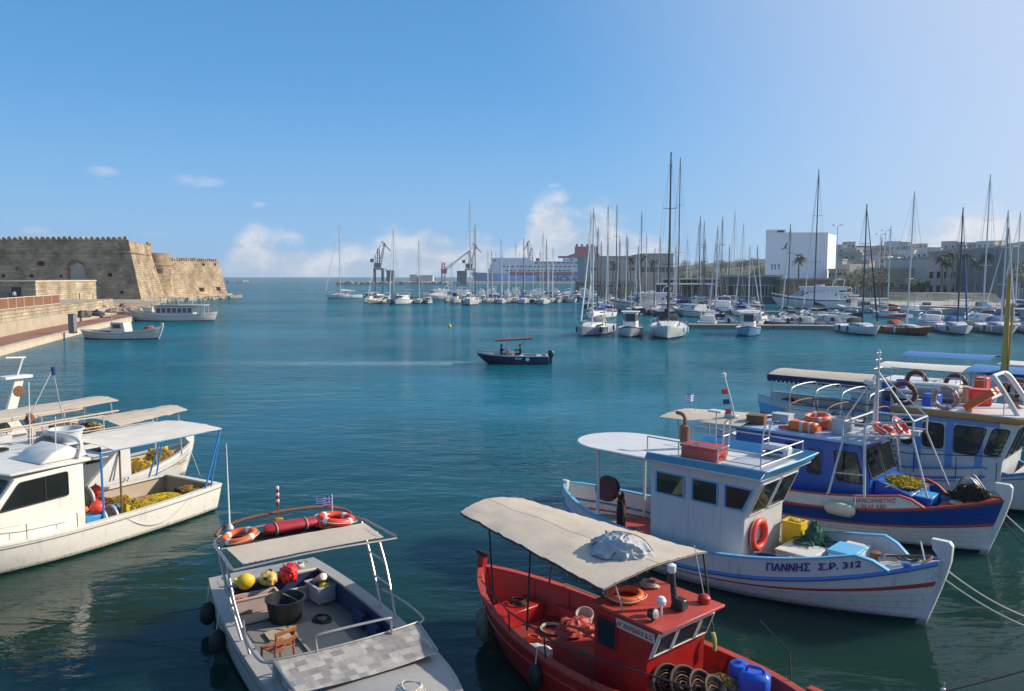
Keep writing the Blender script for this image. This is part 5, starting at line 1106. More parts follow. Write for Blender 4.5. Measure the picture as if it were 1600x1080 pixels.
board([(1.70, -1.28, 2.862), (1.73, 0, 2.862), (2.00, 0, 3.14), (1.88, -1.40, 3.10)]); board([(1.73, 0, 2.862), (1.70, 1.28, 2.862), (1.88, 1.40, 3.10), (2.00, 0, 3.14)])
for sd in (-1, 1):
    tube('roof_post', WHITE2, G, [(-3.15, sd * 1.12, .4), (-3.15, sd * 1.12, 2.8)], .045, 8)
    tube('roof_beam', WHITE2, G, [(-3.6, sd * 1.0, 2.76), (-1.5, sd * 1.1, 2.76)], .04, 8)
# roof rail
rl = [(-1.55, -1.12), (-.6, -1.15), (.5, -1.15), (1.6, -1.15), (1.6, 1.12), (.5, 1.15), (-.6, 1.15), (-1.55, 1.12)]
for k in range(len(rl)):
    tube('stanchion', STEEL, G, [(*rl[k], 2.86), (*rl[k], 3.38)], .016, 6)
    if k not in (7,): tube('rail', STEEL if k != 3 else GALV, G, [(*rl[k], 3.38), (*rl[(k + 1) % 8], 3.38)], .018, 6)
    if k in (2, 3, 4): tube('rail', STEEL, G, [(*rl[k], 3.12), (*rl[(k + 1) % 8], 3.12)], .014, 6)
box('roof_hatch', GREYPL, G, .35, 1.55, -.75, .85, 2.862, 2.93, bev=.02)
for k in range(2):      # bent tube ladders / aerial brackets
    x0 = -.15 + k * .95
    for dy in (-.16, .16): tube('ladder_rail', GALV, G, arc([(x0, .35 + dy + k * .3, 2.86), (x0 + .05, .35 + dy + k * .3, 3.6), (x0 + .12, .35 + dy + k * .3, 3.82), (x0 + .28, .35 + dy + k * .3, 3.86)], 4), .018, 6)
    for z in (3.1, 3.4, 3.7): tube('rung', GALV, G, [(x0 + .04, .19 + k * .3, z), (x0 + .04, .51 + k * .3, z)], .014, 5)
tube('aerial', GALV, G, [(-.1, -.2, 2.86), (-.1, -.2, 4.1)], .015, 6); box('aerial_plate', WHITE2, G, -.28, .08, -.32, -.08, 4.08, 4.13)
lb = thing('life_raft_canister', 'white rounded canister with dark lettering on the caique roof', 'canister', on(G, 1.0, .92, 2.94), -44)
box('body', WHITE2, lb, -.36, .36, -.2, .2, .0, .30, bev=.07); box('band', NAVY, lb, -.26, .26, -.212, -.2, .11, .17)
rb = item(G, 'storage_box', 'faded red storage box on the caique wheelhouse roof', 'box', -.35, -.35, 2.862, 2); box('body', REDFADE, rb, -.5, .5, -.28, .28, 0, .30, bev=.015); box('lid', REDFADE, rb, -.53, .53, -.31, .31, .302, .36, bev=.012)
ex = item(G, 'exhaust_stack', 'rusty brown exhaust stack with a bent pipe on the caique roof', 'exhaust', -1.35, .35, 2.86)
MB().lathe([(.06, 0), (.06, .12), (.13, .16), (.13, .62), (.06, .66)], 14).build('silencer', RUSTY, ex); tube('pipe', RUSTY, ex, arc([(0, 0, .64), (0, 0, .8), (-.08, .02, .92), (-.3, .06, .95)], 5), .05, 8)
for px, lab in ((.0, ''),):
    nh = item(G, 'net_hauler', 'dark red net hauling drum on a bent arm by the caique stern', 'winch', -3.0, -.55, .37)
    tube('arm', RUSTY, nh, arc([(.3, 0, 0), (.3, 0, .7), (.15, 0, 1.05), (-.1, 0, 1.25)], 5), .06, 8); MB().lathe([(.01, -.1), (.36, -.09), (.36, -.05), (.22, 0), (.36, .05), (.36, .09), (.01, .1)], 20, (-.25, 0, 1.2), T=Matrix.Rotation(R(70), 3, 'X')).build('drum', mat('dark_red_iron', (.10, .015, .015), .6, var=.3), nh)
    blob('hanging_net', NETD, nh, (.22, 0, .55), .13, .12, .55, .5, 3, 5, 18, 14, False)
tub(G, 'pink and white bucket beside the net hauling drum', (-2.25, -.75, .37), .15, .19, .32, mat('pink_bucket', (.55, .25, .22), .5))
ch_ = item(G, 'blue_tarp', 'crumpled dark blue tarpaulin beside the caique wheelhouse', 'tarp', -2.1, .85, .37); blob('heap', NAVYCLOTH, ch_, (0, 0, 0), .5, .4, .45, .35, 2, 4, 26, 16, fold=.2)
lifebuoy(G, 'bright red lifebuoy hung on the wheelhouse front of the caique', (1.235, -.42, 1.25), .33, .085, 'x', ORANGERED, False)
# working deck forward
def boxthing(root, name, lab, cat, x0, x1, y0, y1, z0, z1, m, lid=None, lm=None, bev=.02, deg=0, grp=None):
    t = item(root, name, lab, cat, (x0 + x1) / 2, (y0 + y1) / 2, z0, deg, grp); a, b = (x1 - x0) / 2, (y1 - y0) / 2
    box('body', m, t, -a, a, -b, b, 0, z1 - z0, bev=bev)
    if lid: box('lid', lm or m, t, -a - .02, a + .02, -b - .02, b + .02, z1 - z0 + .002, z1 - z0 + lid, bev=.01)
    return t
boxthing(G, 'deck_box', 'white deck box with a sky-blue lid on the caique bow', 'box', 3.0, 3.58, -.62, .12, .37, 1.30, WHITE2, .07, SKYBLUE)
boxthing(G, 'deck_box', 'plain white locker beside the blue lidded deck box', 'box', 3.0, 3.5, .18, .62, .37, 1.22, WHITE2, .04)
boxthing(G, 'hatch_cover', 'low wide white hatch before the caique wheelhouse', 'hatch', 1.55, 2.45, -.15, .75, .37, .86, WHITE2, .05)
boxthing(G, 'hatch_cover', 'narrow white hatch lid near the caique gunwale', 'hatch', 2.0, 2.7, -.85, -.3, .37, .80, WHITE2, .06)
tub(G, 'round dark blue tub on the caique foredeck', (1.62, -.82, .37), .25, .31, .52, mat('navy_tub', (.012, .03, .14), .4), 'tub', 'tub', False)
yc = crate(G, 'tall yellow fish crate stack before the caique wheelhouse', (1.52, .98, .37), .48, .40, .95, YELLOW); blob('fish_net_inside', NETY, yc, (0, 0, .9), .2, .17, .12, .3, 3, 2, 20, 10)
gn = item(G, 'green_net_roll', 'upright dark green net bundle beside the yellow crate', 'fishing net', 2.05, .95, .37); blob('roll', NETG, gn, (0, 0, .5), .22, .26, .56, .25, 3.5, 8, 28, 20, False, .2)
s_ = MB(); strands(s_, (0, 0, .55), .2, .24, .5, 70, .01, 3); tag(s_.build('mesh_strands', NETG, gn, fix=False), kind='stuff')
tube('hose', BLACK, G, arc([(2.2, 1.0, 1.0), (2.7, 1.15, .95), (3.0, 1.0, .75), (3.05, .6, .45)], 6), .022, 6)
an_ = item(G, 'anchor', 'galvanised anchor with coiled lines on the caique foredeck', 'anchor', 4.55, .05, 1.27); tube('shank', RUSTY, an_, [(-.5, -.05, .05), (.35, .1, .2)], .03, 6); tube('fluke', RUSTY, an_, arc([(.3, -.25, .1), (.4, .08, .2), (.25, .35, .12)], 4), .03, 6); tube('stock', GALV, an_, [(.1, .3, .42), (.35, -.15, .08)], .02, 6)
for k in range(4): tube('rope_coil', ROPED if k % 2 else ROPE, an_, [(-.1 + .2 * math.cos(a) + .02 * k, .05 + .16 * math.sin(a), .03 + .02 * k + .012 * math.sin(3 * a + k)) for a in [2 * math.pi * j / 20 for j in range(20)]], .018, 5, True)
wn = item(G, 'windlass', 'small rusty windlass beside the white deck box', 'winch', 3.85, -.05, 1.02); MB().lathe([(.16, 0), (.10, .05), (.08, .25), (.12, .3), (.12, .34), (.02, .36)], 14).build('drum', RUSTY, wn)
bt = item(G, 'bollard', 'blue mooring bollard behind the caique stem', 'bollard', 4.62, -.45, 1.22); MB().lathe([(.07, 0), (.06, .14), (.10, .16), (.10, .2), (.02, .22)], 12).build('post', STRAKEBLUE, bt)

# ================================================================ the blue caique moored beside it
Pn = pose('fishing_boat', 'blue and white caique with red trim and a blue wheelhouse', 'fishing boat', 9.27, 24.30, -44)
HP = Hull(10.9, 3.4, (1.0, .80, 1.62), .45, 0, .5, .35, (.06, .5), .3, 2.3, .85)
HP.build(Pn, [(0, .05, REDLINE), (.05, .42, mat('hull_royal_blue', (.004, .05, .24), .38, var=.18, fine=.1)), (.42, .48, REDLINE), (.48, .93, WHITE), (.93, 1.5, ANTIFOUL)], 40)
for v_ in (.58, .68, .78, .88): HP.strake(Pn, SEAM, v_, .005, .02, .98, name='plank_seam')
for v_ in (.14, .23, .32): HP.strake(Pn, SEAMB, v_, .005, .02, .98, name='plank_seam')
HP.strake(Pn, REDLINE, 0, .05, 0, .985); HP.strake(Pn, REDLINE, .45, .03, 0, .985)
rampP = lambda u: .40 if u < .80 else max(0, .40 * (1 - (u - .80) / .04))
bulwark(HP, Pn, rampP, 0, .842, WHITE, ROYAL, REDLINE)
stem(HP, Pn, WHITE, .08, .40, .07); stem(HP, Pn, WHITE, .07, .5, .05, False, 'stern_post', 0)
HP.deck(Pn, .62, mat('blue_deck', (.02, .06, .22), .6, var=.2), .03, .86, ins=.05); HP.deck(Pn, lambda u: HP.zs(u) - .02, REDFADE, .86, .995, 'fore_deck', .05)
RT = mat('red_letters', (.50, .05, .03), .5)
lettering('lettering', RT, Pn, 'ΠΑΝΟΡΜΙΤΗΣ', .17, lambda a, b, c_: (lambda p: Vector((p.x, p.y - .035 - c_ * 2, p.z + .21 + b)))(HP.pt((a + 2.0 + 5.45) / 10.9, 0, -1)), 1.05)
lettering('lettering', RT, Pn, 'Ν.Η 337', .16, lambda a, b, c_: (lambda p: Vector((p.x, p.y - .03 - c_ * 2, p.z + .045 + b)))(HP.pt((a + 2.22 + 5.45) / 10.9, 0, -1)), .6)
prof = [(-1.9, .62), (2.2, .62), (2.28, 1.72), (1.98, 2.72), (-1.9, 2.72)]
whP = MB().panel((0, 1.1, 0), (1, 0, 0), (0, 0, 1), prof, 2.2).build('wheelhouse', ROYAL, Pn, bev=.03); profP = prof; CUTS.clear()
MB().prism([(-2.0, -1.2), (2.1, -1.2), (2.25, 0), (2.1, 1.2), (-2.0, 1.2)], 2.725, 2.81).build('roof', mat('pale_blue_roof', (.30, .42, .60), .5), Pn, bev=.02)
MB().panel((0, .8, 0), (1, 0, 0), (0, 0, 1), [(2.2, .62), (3.35, .62), (3.3, 1.45), (2.3, 1.72)], 1.6).build('trunk_cabin', ROYAL, Pn, bev=.03)
for sd in (-1, 1):
    ux = (1, 0, 0) if sd < 0 else (-1, 0, 0)
    for pts, rad in (([(-.28, 1.88), (.08, 1.88), (.08, 2.5), (-.28, 2.5)], .14), ([(.46, 1.66), (.88, 1.66), (.88, 2.44), (.46, 2.44)], .12), ([(1.35, 1.62), (2.08, 1.62), (1.86, 2.46), (1.25, 2.46)], .08)):
        q = pts if sd < 0 else [(-x, z) for x, z in pts][::-1]; winrow(Pn, [q], (0, sd * 1.103, 0), ux, (0, 0, 1), CLEAR, BLACK if rad < .1 else ROYAL, fr=.03, rad=rad)
fp = Vector((-.30, 0, 1.0)).normalized()
for y0, y1 in ((-1.0, -.08), (.08, 1.0)): winrow(Pn, [[(y0, .06), (y1, .06), (y1, .84), (y0, .84)]], (2.285, 0, 1.74), (0, 1, 0), fp, CLEAR, BLACK, fr=.04, rad=.05)
hollow(whP, Pn, profP, 1.1)
clothsheet('canopy', CANVAS, Pn, (-4.75, -1.15, 2.72), (-1.6, -1.42, 2.84), (-1.6, 1.42, 2.84), (-4.75, 1.15, 2.72), crown=.10, sag_=.03)
for x in (-4.1, -2.0):
    for sd in (-1, 1): tube('canopy_post', GALV, Pn, [(x, sd * (1.0 if x < -3 else 1.2), 2.76), (x + .15, sd * (.95 if x < -3 else 1.3), .9)], .022, 6)
# gantry of white tube over the wheelhouse front with a raft platform
GT = mat('gantry_grey', (.50, .50, .50), .45, metal=.2, var=.1)
for sd in (-1, 1):
    tube('gantry_leg', GT, Pn, [(1.3, sd * 1.62, 1.22), (1.55, sd * 1.2, 2.95)], .035, 8); tube('gantry_leg', GT, Pn, [(2.28, sd * 1.5, 1.36), (2.12, sd * 1.2, 3.05), (2.12, sd * 1.2, 3.35)], .042, 8)
    tube('gantry_rung', GT, Pn, [(1.41, sd * 1.45, 1.9), (2.24, sd * 1.4, 1.95)], .022, 6); tube('gantry_rung', GT, Pn, [(1.3, sd * 1.6, 1.24), (2.27, sd * 1.5, 1.4)], .02, 6)
    tube('platform_rail', GT, Pn, [(1.5, sd * 1.2, 3.35), (2.12, sd * 1.2, 3.35), (3.2, sd * .6, 3.5)], .028, 7); tube('platform_rail', GT, Pn, [(1.5, sd * 1.2, 2.95), (2.12, sd * 1.2, 3.0), (3.2, sd * .6, 3.1)], .028, 7)
    tube('gantry_leg', GT, Pn, [(3.2, sd * .6, 3.5), (3.2, sd * .6, 3.05), (3.75, sd * .95, 1.5)], .03, 7); tube('platform_rail', GT, Pn, [(1.5, sd * 1.2, 3.35), (1.5, sd * 1.2, 2.8)], .025, 6)
tube('platform_rail', GT, Pn, [(3.2, -.6, 3.5), (3.2, .6, 3.5)], .028, 7); tube('platform_rail', GT, Pn, [(1.5, -1.2, 3.35), (1.5, 1.2, 3.35)], .028, 7)
for k in range(6): box('platform_slat', GT, Pn, 1.6 + k * .26, 1.75 + k * .26, -1.15 + k * .07, 1.15 - k * .07, 3.0, 3.025)
tube('mast', GT, Pn, [(2.0, 0, 2.81), (2.0, 0, 5.4)], [.06, .045], 8)
for e in ((3.2, -.6, 3.5), (3.2, .6, 3.5), (1.5, -1.2, 3.35), (1.5, 1.2, 3.35)): tube('mast_stay', GT, Pn, [(2.0, 0, 4.75), e], .022, 6)
for z, w in ((4.85, .35), (5.1, .22), (5.3, .16)): tube('cross_arm', GT, Pn, [(2.0, -w, z), (2.0, w, z)], .018, 5)
MB().lathe([(.01, .09), (.16, .06), (.16, -.05), (.05, -.1)], 12, (1.85, -.22, 4.45)).build('search_light', WHITE2, Pn); MB().lathe([(.01, .08), (.11, .05), (.11, -.08), (.01, -.1)], 12, (3.28, -.62, 3.2)).build('flood_lamp', GALV, Pn)
for i, (x, y, lab) in enumerate(((.1, -.55, 'orange life raft box on the blue wheelhouse roof'), (.55, .35, 'second orange life raft box behind the first on the blue wheelhouse'))):
    o = item(Pn, 'raft_box', lab, 'life raft', x, y, 2.812, 12 * i); box('body', ORANGE, o, -.42, .42, -.28, .28, 0, .30, bev=.05); box('strap', ROPE, o, -.05, .05, -.286, .286, .01, .306); box('strap', ROPE, o, .22, .28, -.286, .286, .01, .306)
lifebuoy(Pn, 'orange ring lying on the life raft boxes of the blue caique', (.3, -.1, 3.2), .33, .08, 'z', ORANGE, True, tilt=Matrix.Rotation(.12, 4, 'X'))
lifebuoy(Pn, 'pair-banded red ring on the gantry platform of the blue caique', (2.35, -.35, 3.12), .28, .075, 'z', ORANGERED, True, tilt=Matrix.Rotation(.5, 4, 'Y'))
lifebuoy(Pn, 'red ring propped against the gantry rail of the blue caique', (2.75, -.15, 3.2), .27, .075, 'z', ORANGERED, True, tilt=Matrix.Rotation(.9, 4, 'Y'))
tub(Pn, 'grey drum standing under the gantry of the blue caique', (1.15, -.3, 2.812), .3, .32, .5, GREYPL, 'drum', 'drum', False)
fender(Pn, 'large pale cylindrical fender hung along the blue caique', (1.75, -1.86, .98), .19, .85, mat('dirty_fender', (.50, .46, .36), .6, var=.2, scale=4), True, line=.42)
net_heap(Pn, 'ochre net and rope piled on the blue trunk cabin', (2.75, -.05, 1.55), .55, .5, .16, NETB, NETY, 21, 120)
boxthing(Pn, 'blue_box', 'open topped blue box at the fore end of the trunk cabin', 'box', 3.38, 3.78, -.75, -.05, .63, 1.42, ROYAL, .05, TEALPL)
net_heap(Pn, 'dark net heap behind the stem of the blue caique', (4.55, .1, 1.40), .48, .35, .38, NETD, NETD, 22, 90)
tub(Pn, 'small light blue bucket on the blue caique foredeck', (3.95, .1, 1.13), .12, .15, .24, TEALPL)
rs_ = item(Pn, 'wooden_fender', 'red tipped wooden post at the bow of the blue caique', 'post', 4.2, .55, 1.15); tube('shaft', GT, rs_, [(0, 0, 0), (-.15, .1, .65)], .05, 8)
wn = item(Pn, 'bow_roller', 'round net drum between bent rails on the blue caique bow', 'winch', 4.3, .7, 1.3); MB().lathe([(.01, -.12), (.33, -.1), (.33, -.06), (.12, -.04), (.12, .04), (.33, .06), (.33, .1), (.01, .12)], 20, (0, 0, .25), T=Matrix.Rotation(R(90), 3, 'X')).build('drum', GALV, wn)
for y in (-.2, .2): tube('rail', STEEL, wn, arc([(-.25, y, -.1), (-.15, y, .5), (.1, y, .62), (.5, y, .1)], 5), .022, 6)
# mast with small flags rising over the stern canopy
fm = item(Pn, 'flag_mast', 'leaning signal mast with small flags over the beige canopy', 'mast', -2.35, -.35, 2.86)
tube('pole', GALV, fm, [(0, 0, 0), (-.12, 0, .5), (-.42, .05, 1.3)], .03, 8); box('base', GREYPL, fm, -.3, .1, -.16, .16, 0, .12, bev=.02); MB().lathe([(.01, .1), (.07, .07), (.07, -.05), (.01, -.07)], 10, (-.45, .05, 1.38)).build('lamp', FARWHITE, fm)
for k, (z, m) in enumerate(((.95, ORANGERED), (.3, ORANGERED), (.62, NAVY))): MB().add([(-.30 + .22 * (1 - z), 0, z), (-.55 + .2 * (1 - z), .04, z - .05), (-.5 + .2 * (1 - z), 0, z - .2), (-.26 + .2 * (1 - z), .02, z - .17)], [(0, 1, 2, 3)]).build('signal_flag', m, fm, fix=False)
fg = item(Pn, 'flag', 'small blue and white striped flag flying off the canopy end', 'flag', -4.25, .35, 3.42); greek_flag('flag', fg, (0, 0, 0), .42, .28, .06, (-.3, -1, 0), .6)

# ================================================================ the white wheelhouse boat with blue pillars
Cb = pose('fishing_boat', 'white trawler with blue pillars, rounded cabin windows and ochre roof edge', 'fishing boat', 13.3, 27.9, -44)
HC = Hull(12.0, 3.7, (1.1, .85, 1.75), .45, .55, .6, .2, (.08, .5), .3, 2.3, .85)
HC.build(Cb, [(0, .10, WHITE), (.10, .14, STRAKEBLUE), (.14, .9, WHITE), (.9, 1.5, ANTIFOUL)], 30); HC.strake(Cb, STRAKEBLUE, 0, .05, 0, .985); HC.deck(Cb, .75, GREYP, .0, .9, ins=.05); HC.deck(Cb, lambda u: HC.zs(u) - .03, WHITE2, .85, .99, 'fore_deck')
stem(HC, Cb, WHITE, .08, .35, .07); bulwark(HC, Cb, lambda u: .3 if u < .8 else max(0, .3 * (1 - (u - .8) / .05)), 0, .85, WHITE, WHITE2, STRAKEBLUE)
HB = mat('house_blue', (.14, .28, .55), .42, var=.1)
prof = [(.95, .75), (3.95, .75), (4.02, 1.75), (4.45, 2.98), (.95, 2.98)]
whC = MB().panel((0, 1.32, 0), (1, 0, 0), (0, 0, 1), prof, 2.64).build('wheelhouse', WHITE2, Cb, bev=.03); profC = prof; CUTS.clear()
for sd in (-1, 1):
    ux = (1, 0, 0) if sd < 0 else (-1, 0, 0)
    for pts in ([(1.05, 1.95), (1.38, 1.95), (1.38, 2.75), (1.05, 2.75)], [(1.72, 1.95), (2.32, 1.95), (2.32, 2.72), (1.72, 2.72)], [(2.66, 1.88), (3.30, 1.88), (3.55, 2.74), (2.66, 2.74)], [(3.50, 1.95), (3.92, 1.95), (4.20, 2.76), (3.74, 2.76)]):
        q = pts if sd < 0 else [(-x, z) for x, z in pts][::-1]; winrow(Cb, [q], (0, sd * 1.345, 0), ux, (0, 0, 1), CLEAR, BLACK, fr=.035, rad=.12)
    for x in (1.55, 2.5, 3.36): box('pillar', HB, Cb, x - .11, x + .11, min(sd * 1.31, sd * 1.338), max(sd * 1.31, sd * 1.338), .8, 2.95)
    for z0_, z1_ in ((1.84, 1.875), (2.80, 2.96)): box('window_band', HB, Cb, .97, 3.9, min(sd * 1.31, sd * 1.332), max(sd * 1.31, sd * 1.332), z0_, z1_)
    tube('side_rail', BLACK, Cb, [(-1.5, sd * 1.72, 1.75), (1.5, sd * 1.78, 1.7), (4.0, sd * 1.45, 1.95)], .016, 6)
    for x in (-1, .3, 1.6, 2.8, 3.9): tube('stanchion', BLACK, Cb, [(x, sd * (1.77 if x < 2 else 1.6 if x < 3 else 1.46), 1.1), (x, sd * (1.77 if x < 2 else 1.6 if x < 3 else 1.46), 1.75)], .014, 5)
fq = Vector((.43, 0, 1.23)).normalized()
for y0, y1 in ((-1.2, -.45), (-.36, .36), (.45, 1.2)): winrow(Cb, [[(y0, .1), (y1, .1), (y1, 1.1), (y0, 1.1)]], (4.035, 0, 1.78), (0, 1, 0), fq, CLEAR, BLACK, fr=.03, rad=.06)
hollow(whC, Cb, profC, 1.32)
OCH = mat('ochre_paint', (.42, .20, .05), .5, var=.15)
MB().prism([(.7, -1.5), (4.4, -1.5), (4.75, -1.1), (4.75, 1.1), (4.4, 1.5), (.7, 1.5)], 2.99, 3.17).build('roof_edge', OCH, Cb, bev=.02); MB().prism([(.75, -1.45), (4.35, -1.45), (4.7, -1.05), (4.7, 1.05), (4.35, 1.45), (.75, 1.45)], 3.172, 3.21).build('roof', WHITE2, Cb)
for k in range(4):
    x = .9 + k * 1.03
    for sd in (-1, 1): tube('stanchion', STEEL, Cb, [(x, sd * 1.35, 3.2), (x, sd * 1.35, 3.95)], .015, 5)
for sd in (-1, 1):
    for z in (3.6, 3.95): tube('rail', STEEL, Cb, [(.9, sd * 1.35, z), (4.0, sd * 1.35, z)], .015, 5)
tube('arch', WHITE2, Cb, arc([(4.3, -.95, 3.2), (3.7, -.85, 4.15), (3.5, -.7, 4.35)], 5), .085, 8); tube('arch', WHITE2, Cb, arc([(4.3, .95, 3.2), (3.7, .85, 4.15), (3.5, .7, 4.35)], 5), .085, 8); tube('arch_bar', WHITE2, Cb, [(3.5, -.7, 4.35), (3.5, .7, 4.35)], .06, 8)
DKR = mat('dark_red_ring', (.16, .03, .03), .6, var=.25)
lifebuoy(Cb, 'dark red ring lashed to the roof rail of the white trawler', (1.1, -1.42, 3.62), .34, .07, 'y', DKR, False); lifebuoy(Cb, 'faded patchy ring on the roof rail beside the orange box', (2.35, -1.42, 3.6), .33, .07, 'y', mat('faded_ring', (.45, .25, .2), .6, var=.5, scale=5), True)
ob = item(Cb, 'orange_float', 'slanted orange rescue float with a square hole on the trawler roof', 'rescue float', 3.35, -.95, 3.22); T_ = Matrix.Rotation(R(-38), 4, 'Y')
MB().panel(T_ @ Vector((-.5, 0, 0)) + Vector((0, 0, .32)), T_ @ Vector((1, 0, 0)), (0, 1, 0), rpoly([(0, -.45), (1.0, -.45), (1.0, .45), (0, .45)], .1), .22, hole=rpoly([(.3, -.15), (.7, -.15), (.7, .15), (.3, .15)], .04)).build('body', ORANGE, ob)
lr = item(Cb, 'life_raft_canister', 'cream life raft drum lying on the trawler roof', 'canister', 1.65, .3, 3.55); MB().lathe([(.05, -.75), (.3, -.7), (.34, 0), (.3, .7), (.05, .75)], 16, T=Matrix.Rotation(R(90), 3, 'Y')).build('body', GELCOAT, lr)
boxthing(Cb, 'blue_crate', 'blue crate between the rings on the trawler roof', 'crate', 1.5, 2.0, -.9, -.4, 3.215, 3.6, BLUEPL)
net_heap(Cb, 'grey brown net mound on the trawler aft deck', (-.6, -.4, .76), 1.1, .9, .75, NETB, NETD, 61, 160); net_heap(Cb, 'black net mound behind the grey brown one on the trawler', (-2.6, .1, .76), 1.0, 1.0, .7, NETD, NETB, 62, 140)
for i, (x, y, m, z, lab) in enumerate(((.35, -1.0, ORANGE, .76, 'orange fish box stack by the trawler wheelhouse'), (-1.7, -1.1, BLUEPL, .76, 'blue fish box on the trawler side deck'), (-3.4, -.8, GREYPL, .76, 'grey fish box near the trawler stern'), (2.9, .5, ORANGERED, 3.22, 'red box behind the rescue float on the trawler roof'), (2.2, .8, WOODP, 3.22, 'plywood box on the trawler roof'))): boxthing(Cb, 'fish_box', lab, 'box', x - .3, x + .3, y - .22, y + .22, z, z + .5, m, .04, deg=9 * i)
for k, x in enumerate((-.2, -1.6, -3.0)): tube('work_frame', RUSTY, Cb, arc([(x, -1.5, 1.1), (x, -1.45, 2.2), (x, -.9, 2.75), (x, .9, 2.75), (x, 1.45, 2.2), (x, 1.5, 1.1)], 5), .03, 7)
for sd in (-1, 1): tube('work_frame', RUSTY, Cb, [(-.2, sd * .9, 2.75), (-3.0, sd * .9, 2.75)], .025, 7)
for i, (x, y, m, lab) in enumerate(((-1.0, .3, GREYPL, 'grey gear box on the blue wheelhouse roof'), (-1.5, -.5, RUSTY, 'rusty gear box at the aft edge of the blue wheelhouse roof'))): boxthing(Pn, 'gear_box', lab, 'box', x - .28, x + .28, y - .22, y + .22, 2.815, 3.08, m, .03, deg=14 * i)
for i, (x, y) in enumerate(((-3.2, .3), (-2.6, -.5))): net_heap(Pn, ('brown', 'black')[i] + ' net mound under the beige canopy of the blue caique', (x, y, .63), .5, .45, .5, (NETB, NETD)[i], NETD, 65 + i, 60)

# ================================================================ more boats beyond the trawler
def bystander(lab, x, y, hull, band, canopy=None, house=None, L=11.5, text=None, deg=-44):
    o = pose('fishing_boat', lab, 'fishing boat', x, y, deg); H = Hull(L, 3.5, (1.05, .85, 1.7), .45, .4, .6, .2, (.08, .5), .3, 2.3, .85)
    H.build(o, [(0, .08, WHITE), (.08, .45, band), (.45, .52, REDLINE), (.52, .9, hull), (.9, 1.5, ANTIFOUL)], 24); H.deck(o, .7, GREYP, 0, .95, ins=.05); H.strake(o, band, 0, .05, 0, .98)
    bulwark(H, o, lambda u: .4, 0, .93, WHITE, WHITE2, band); stem(H, o, WHITE, .08, .3, .07)
    if house:
        x0, x1, zt, m = house; MB().panel((0, 1.05, 0), (1, 0, 0), (0, 0, 1), [(x0, .7), (x1, .7), (x1 + .3, zt), (x0, zt)], 2.1).build('wheelhouse', m, o, bev=.03)
        MB().prism([(x0 - .2, -1.2), (x1 + .55, -1.2), (x1 + .55, 1.2), (x0 - .2, 1.2)], zt + .002, zt + .1).build('roof', WHITE2, o, bev=.02); n = int((x1 - x0) / .8)
        for sd in (-1, 1):
            for k in range(n): winrow(o, [[(x0 + .15 + k * .8, zt - .85) if sd < 0 else (-(x0 + .15 + k * .8) - .6, zt - .85), (x0 + .75 + k * .8, zt - .85) if sd < 0 else (-(x0 + .15 + k * .8), zt - .85), (x0 + .75 + k * .8, zt - .25) if sd < 0 else (-(x0 + .15 + k * .8), zt - .25), (x0 + .15 + k * .8, zt - .25) if sd < 0 else (-(x0 + .15 + k * .8) - .6, zt - .25)]], (0, sd * 1.053, 0), (1, 0, 0) if sd < 0 else (-1, 0, 0), (0, 0, 1), GLASS, None, rad=.06)
    if canopy:
        x0, x1, z, m = canopy; clothsheet('canopy', m, o, (x0, -1.3, z), (x1, -1.45, z + .05), (x1, 1.45, z + .05), (x0, 1.3, z), crown=.18, sag_=.02)
        for x in (x0 + .2, x1 - .2):
            for sd in (-1, 1): tube('canopy_post', GALV, o, [(x, sd * 1.25, z), (x, sd * 1.35, 1.1)], .025, 6)
    if text: lettering('lettering', NAVY, o, text, .22, lambda a, b, c_: (lambda p: Vector((p.x, p.y - .035 - c_ * 2, p.z + .1 + b)))(H.pt((a + 3.3 + L / 2) / L, 0, -1)), 1.1)
    return o, H
F1, _ = bystander('white boat with a teal band and dark lettering behind the trawler', 16.35, 31.7, WHITE, mat('teal_paint', (.05, .25, .36), .45), None, (-.6, 2.4, 2.95, mat('grey_blue_house', (.30, .36, .44), .5)), text='ΜΙΧΗ Σ.Ρ.')
lifebuoy(F1, 'dark maroon ring on the roof of the teal banded boat', (.3, -.9, 3.42), .34, .09, 'y', DKR, False); lifebuoy(F1, 'second maroon ring beside a white bundle on the teal banded boat', (1.7, -.9, 3.42), .34, .085, 'y', DKR, False)
boxthing(F1, 'orange_box', 'bright orange box on the roof of the teal banded boat', 'box', 2.35, 2.75, -1.0, -.4, 3.06, 3.75, ORANGERED); blob('white_bundle', CANVASW, None, (0, 0, 0), .4, .35, .35, .3, 2, 6, 22, 14); wb_ = bpy.data.objects['white_bundle']; wb_.location = on(F1, 1.0, -.5, 3.06); tag(wb_, 'crumpled white bundle between two maroon rings', 'bundle')
tube('roof_rail', STEEL, F1, [(-.6, -1.1, 3.9), (2.7, -1.1, 3.9)], .016, 5)
for x in (-.6, .6, 1.9, 2.7): tube('stanchion', STEEL, F1, [(x, -1.1, 3.05), (x, -1.1, 3.9)], .014, 5)
for k_ in range(4):
    x_ = -4.6 + k_ * 1.1; tube('work_frame', GALV, F1, arc([(x_, -1.5, 1.2), (x_, -1.4, 2.5), (x_, -.8, 2.75), (x_, .8, 2.75), (x_, 1.4, 2.5), (x_, 1.5, 1.2)], 5), .028, 7)
for y_ in (-.9, 0, .9): tube('work_frame', GALV, F1, [(-4.6, y_, 2.74), (-1.3, y_, 2.74)], .022, 6)
net_heap(F1, 'dark brown net mound under the grey pipe frame', (-3.0, -.2, .72), 1.1, .9, .8, NETD, NETB, 71, 120)
boxthing(F1, 'net_box', 'grey box of nets on the stern of the teal banded boat', 'box', -3.2, -2.2, -.6, .6, .72, 1.35, GREYPL)
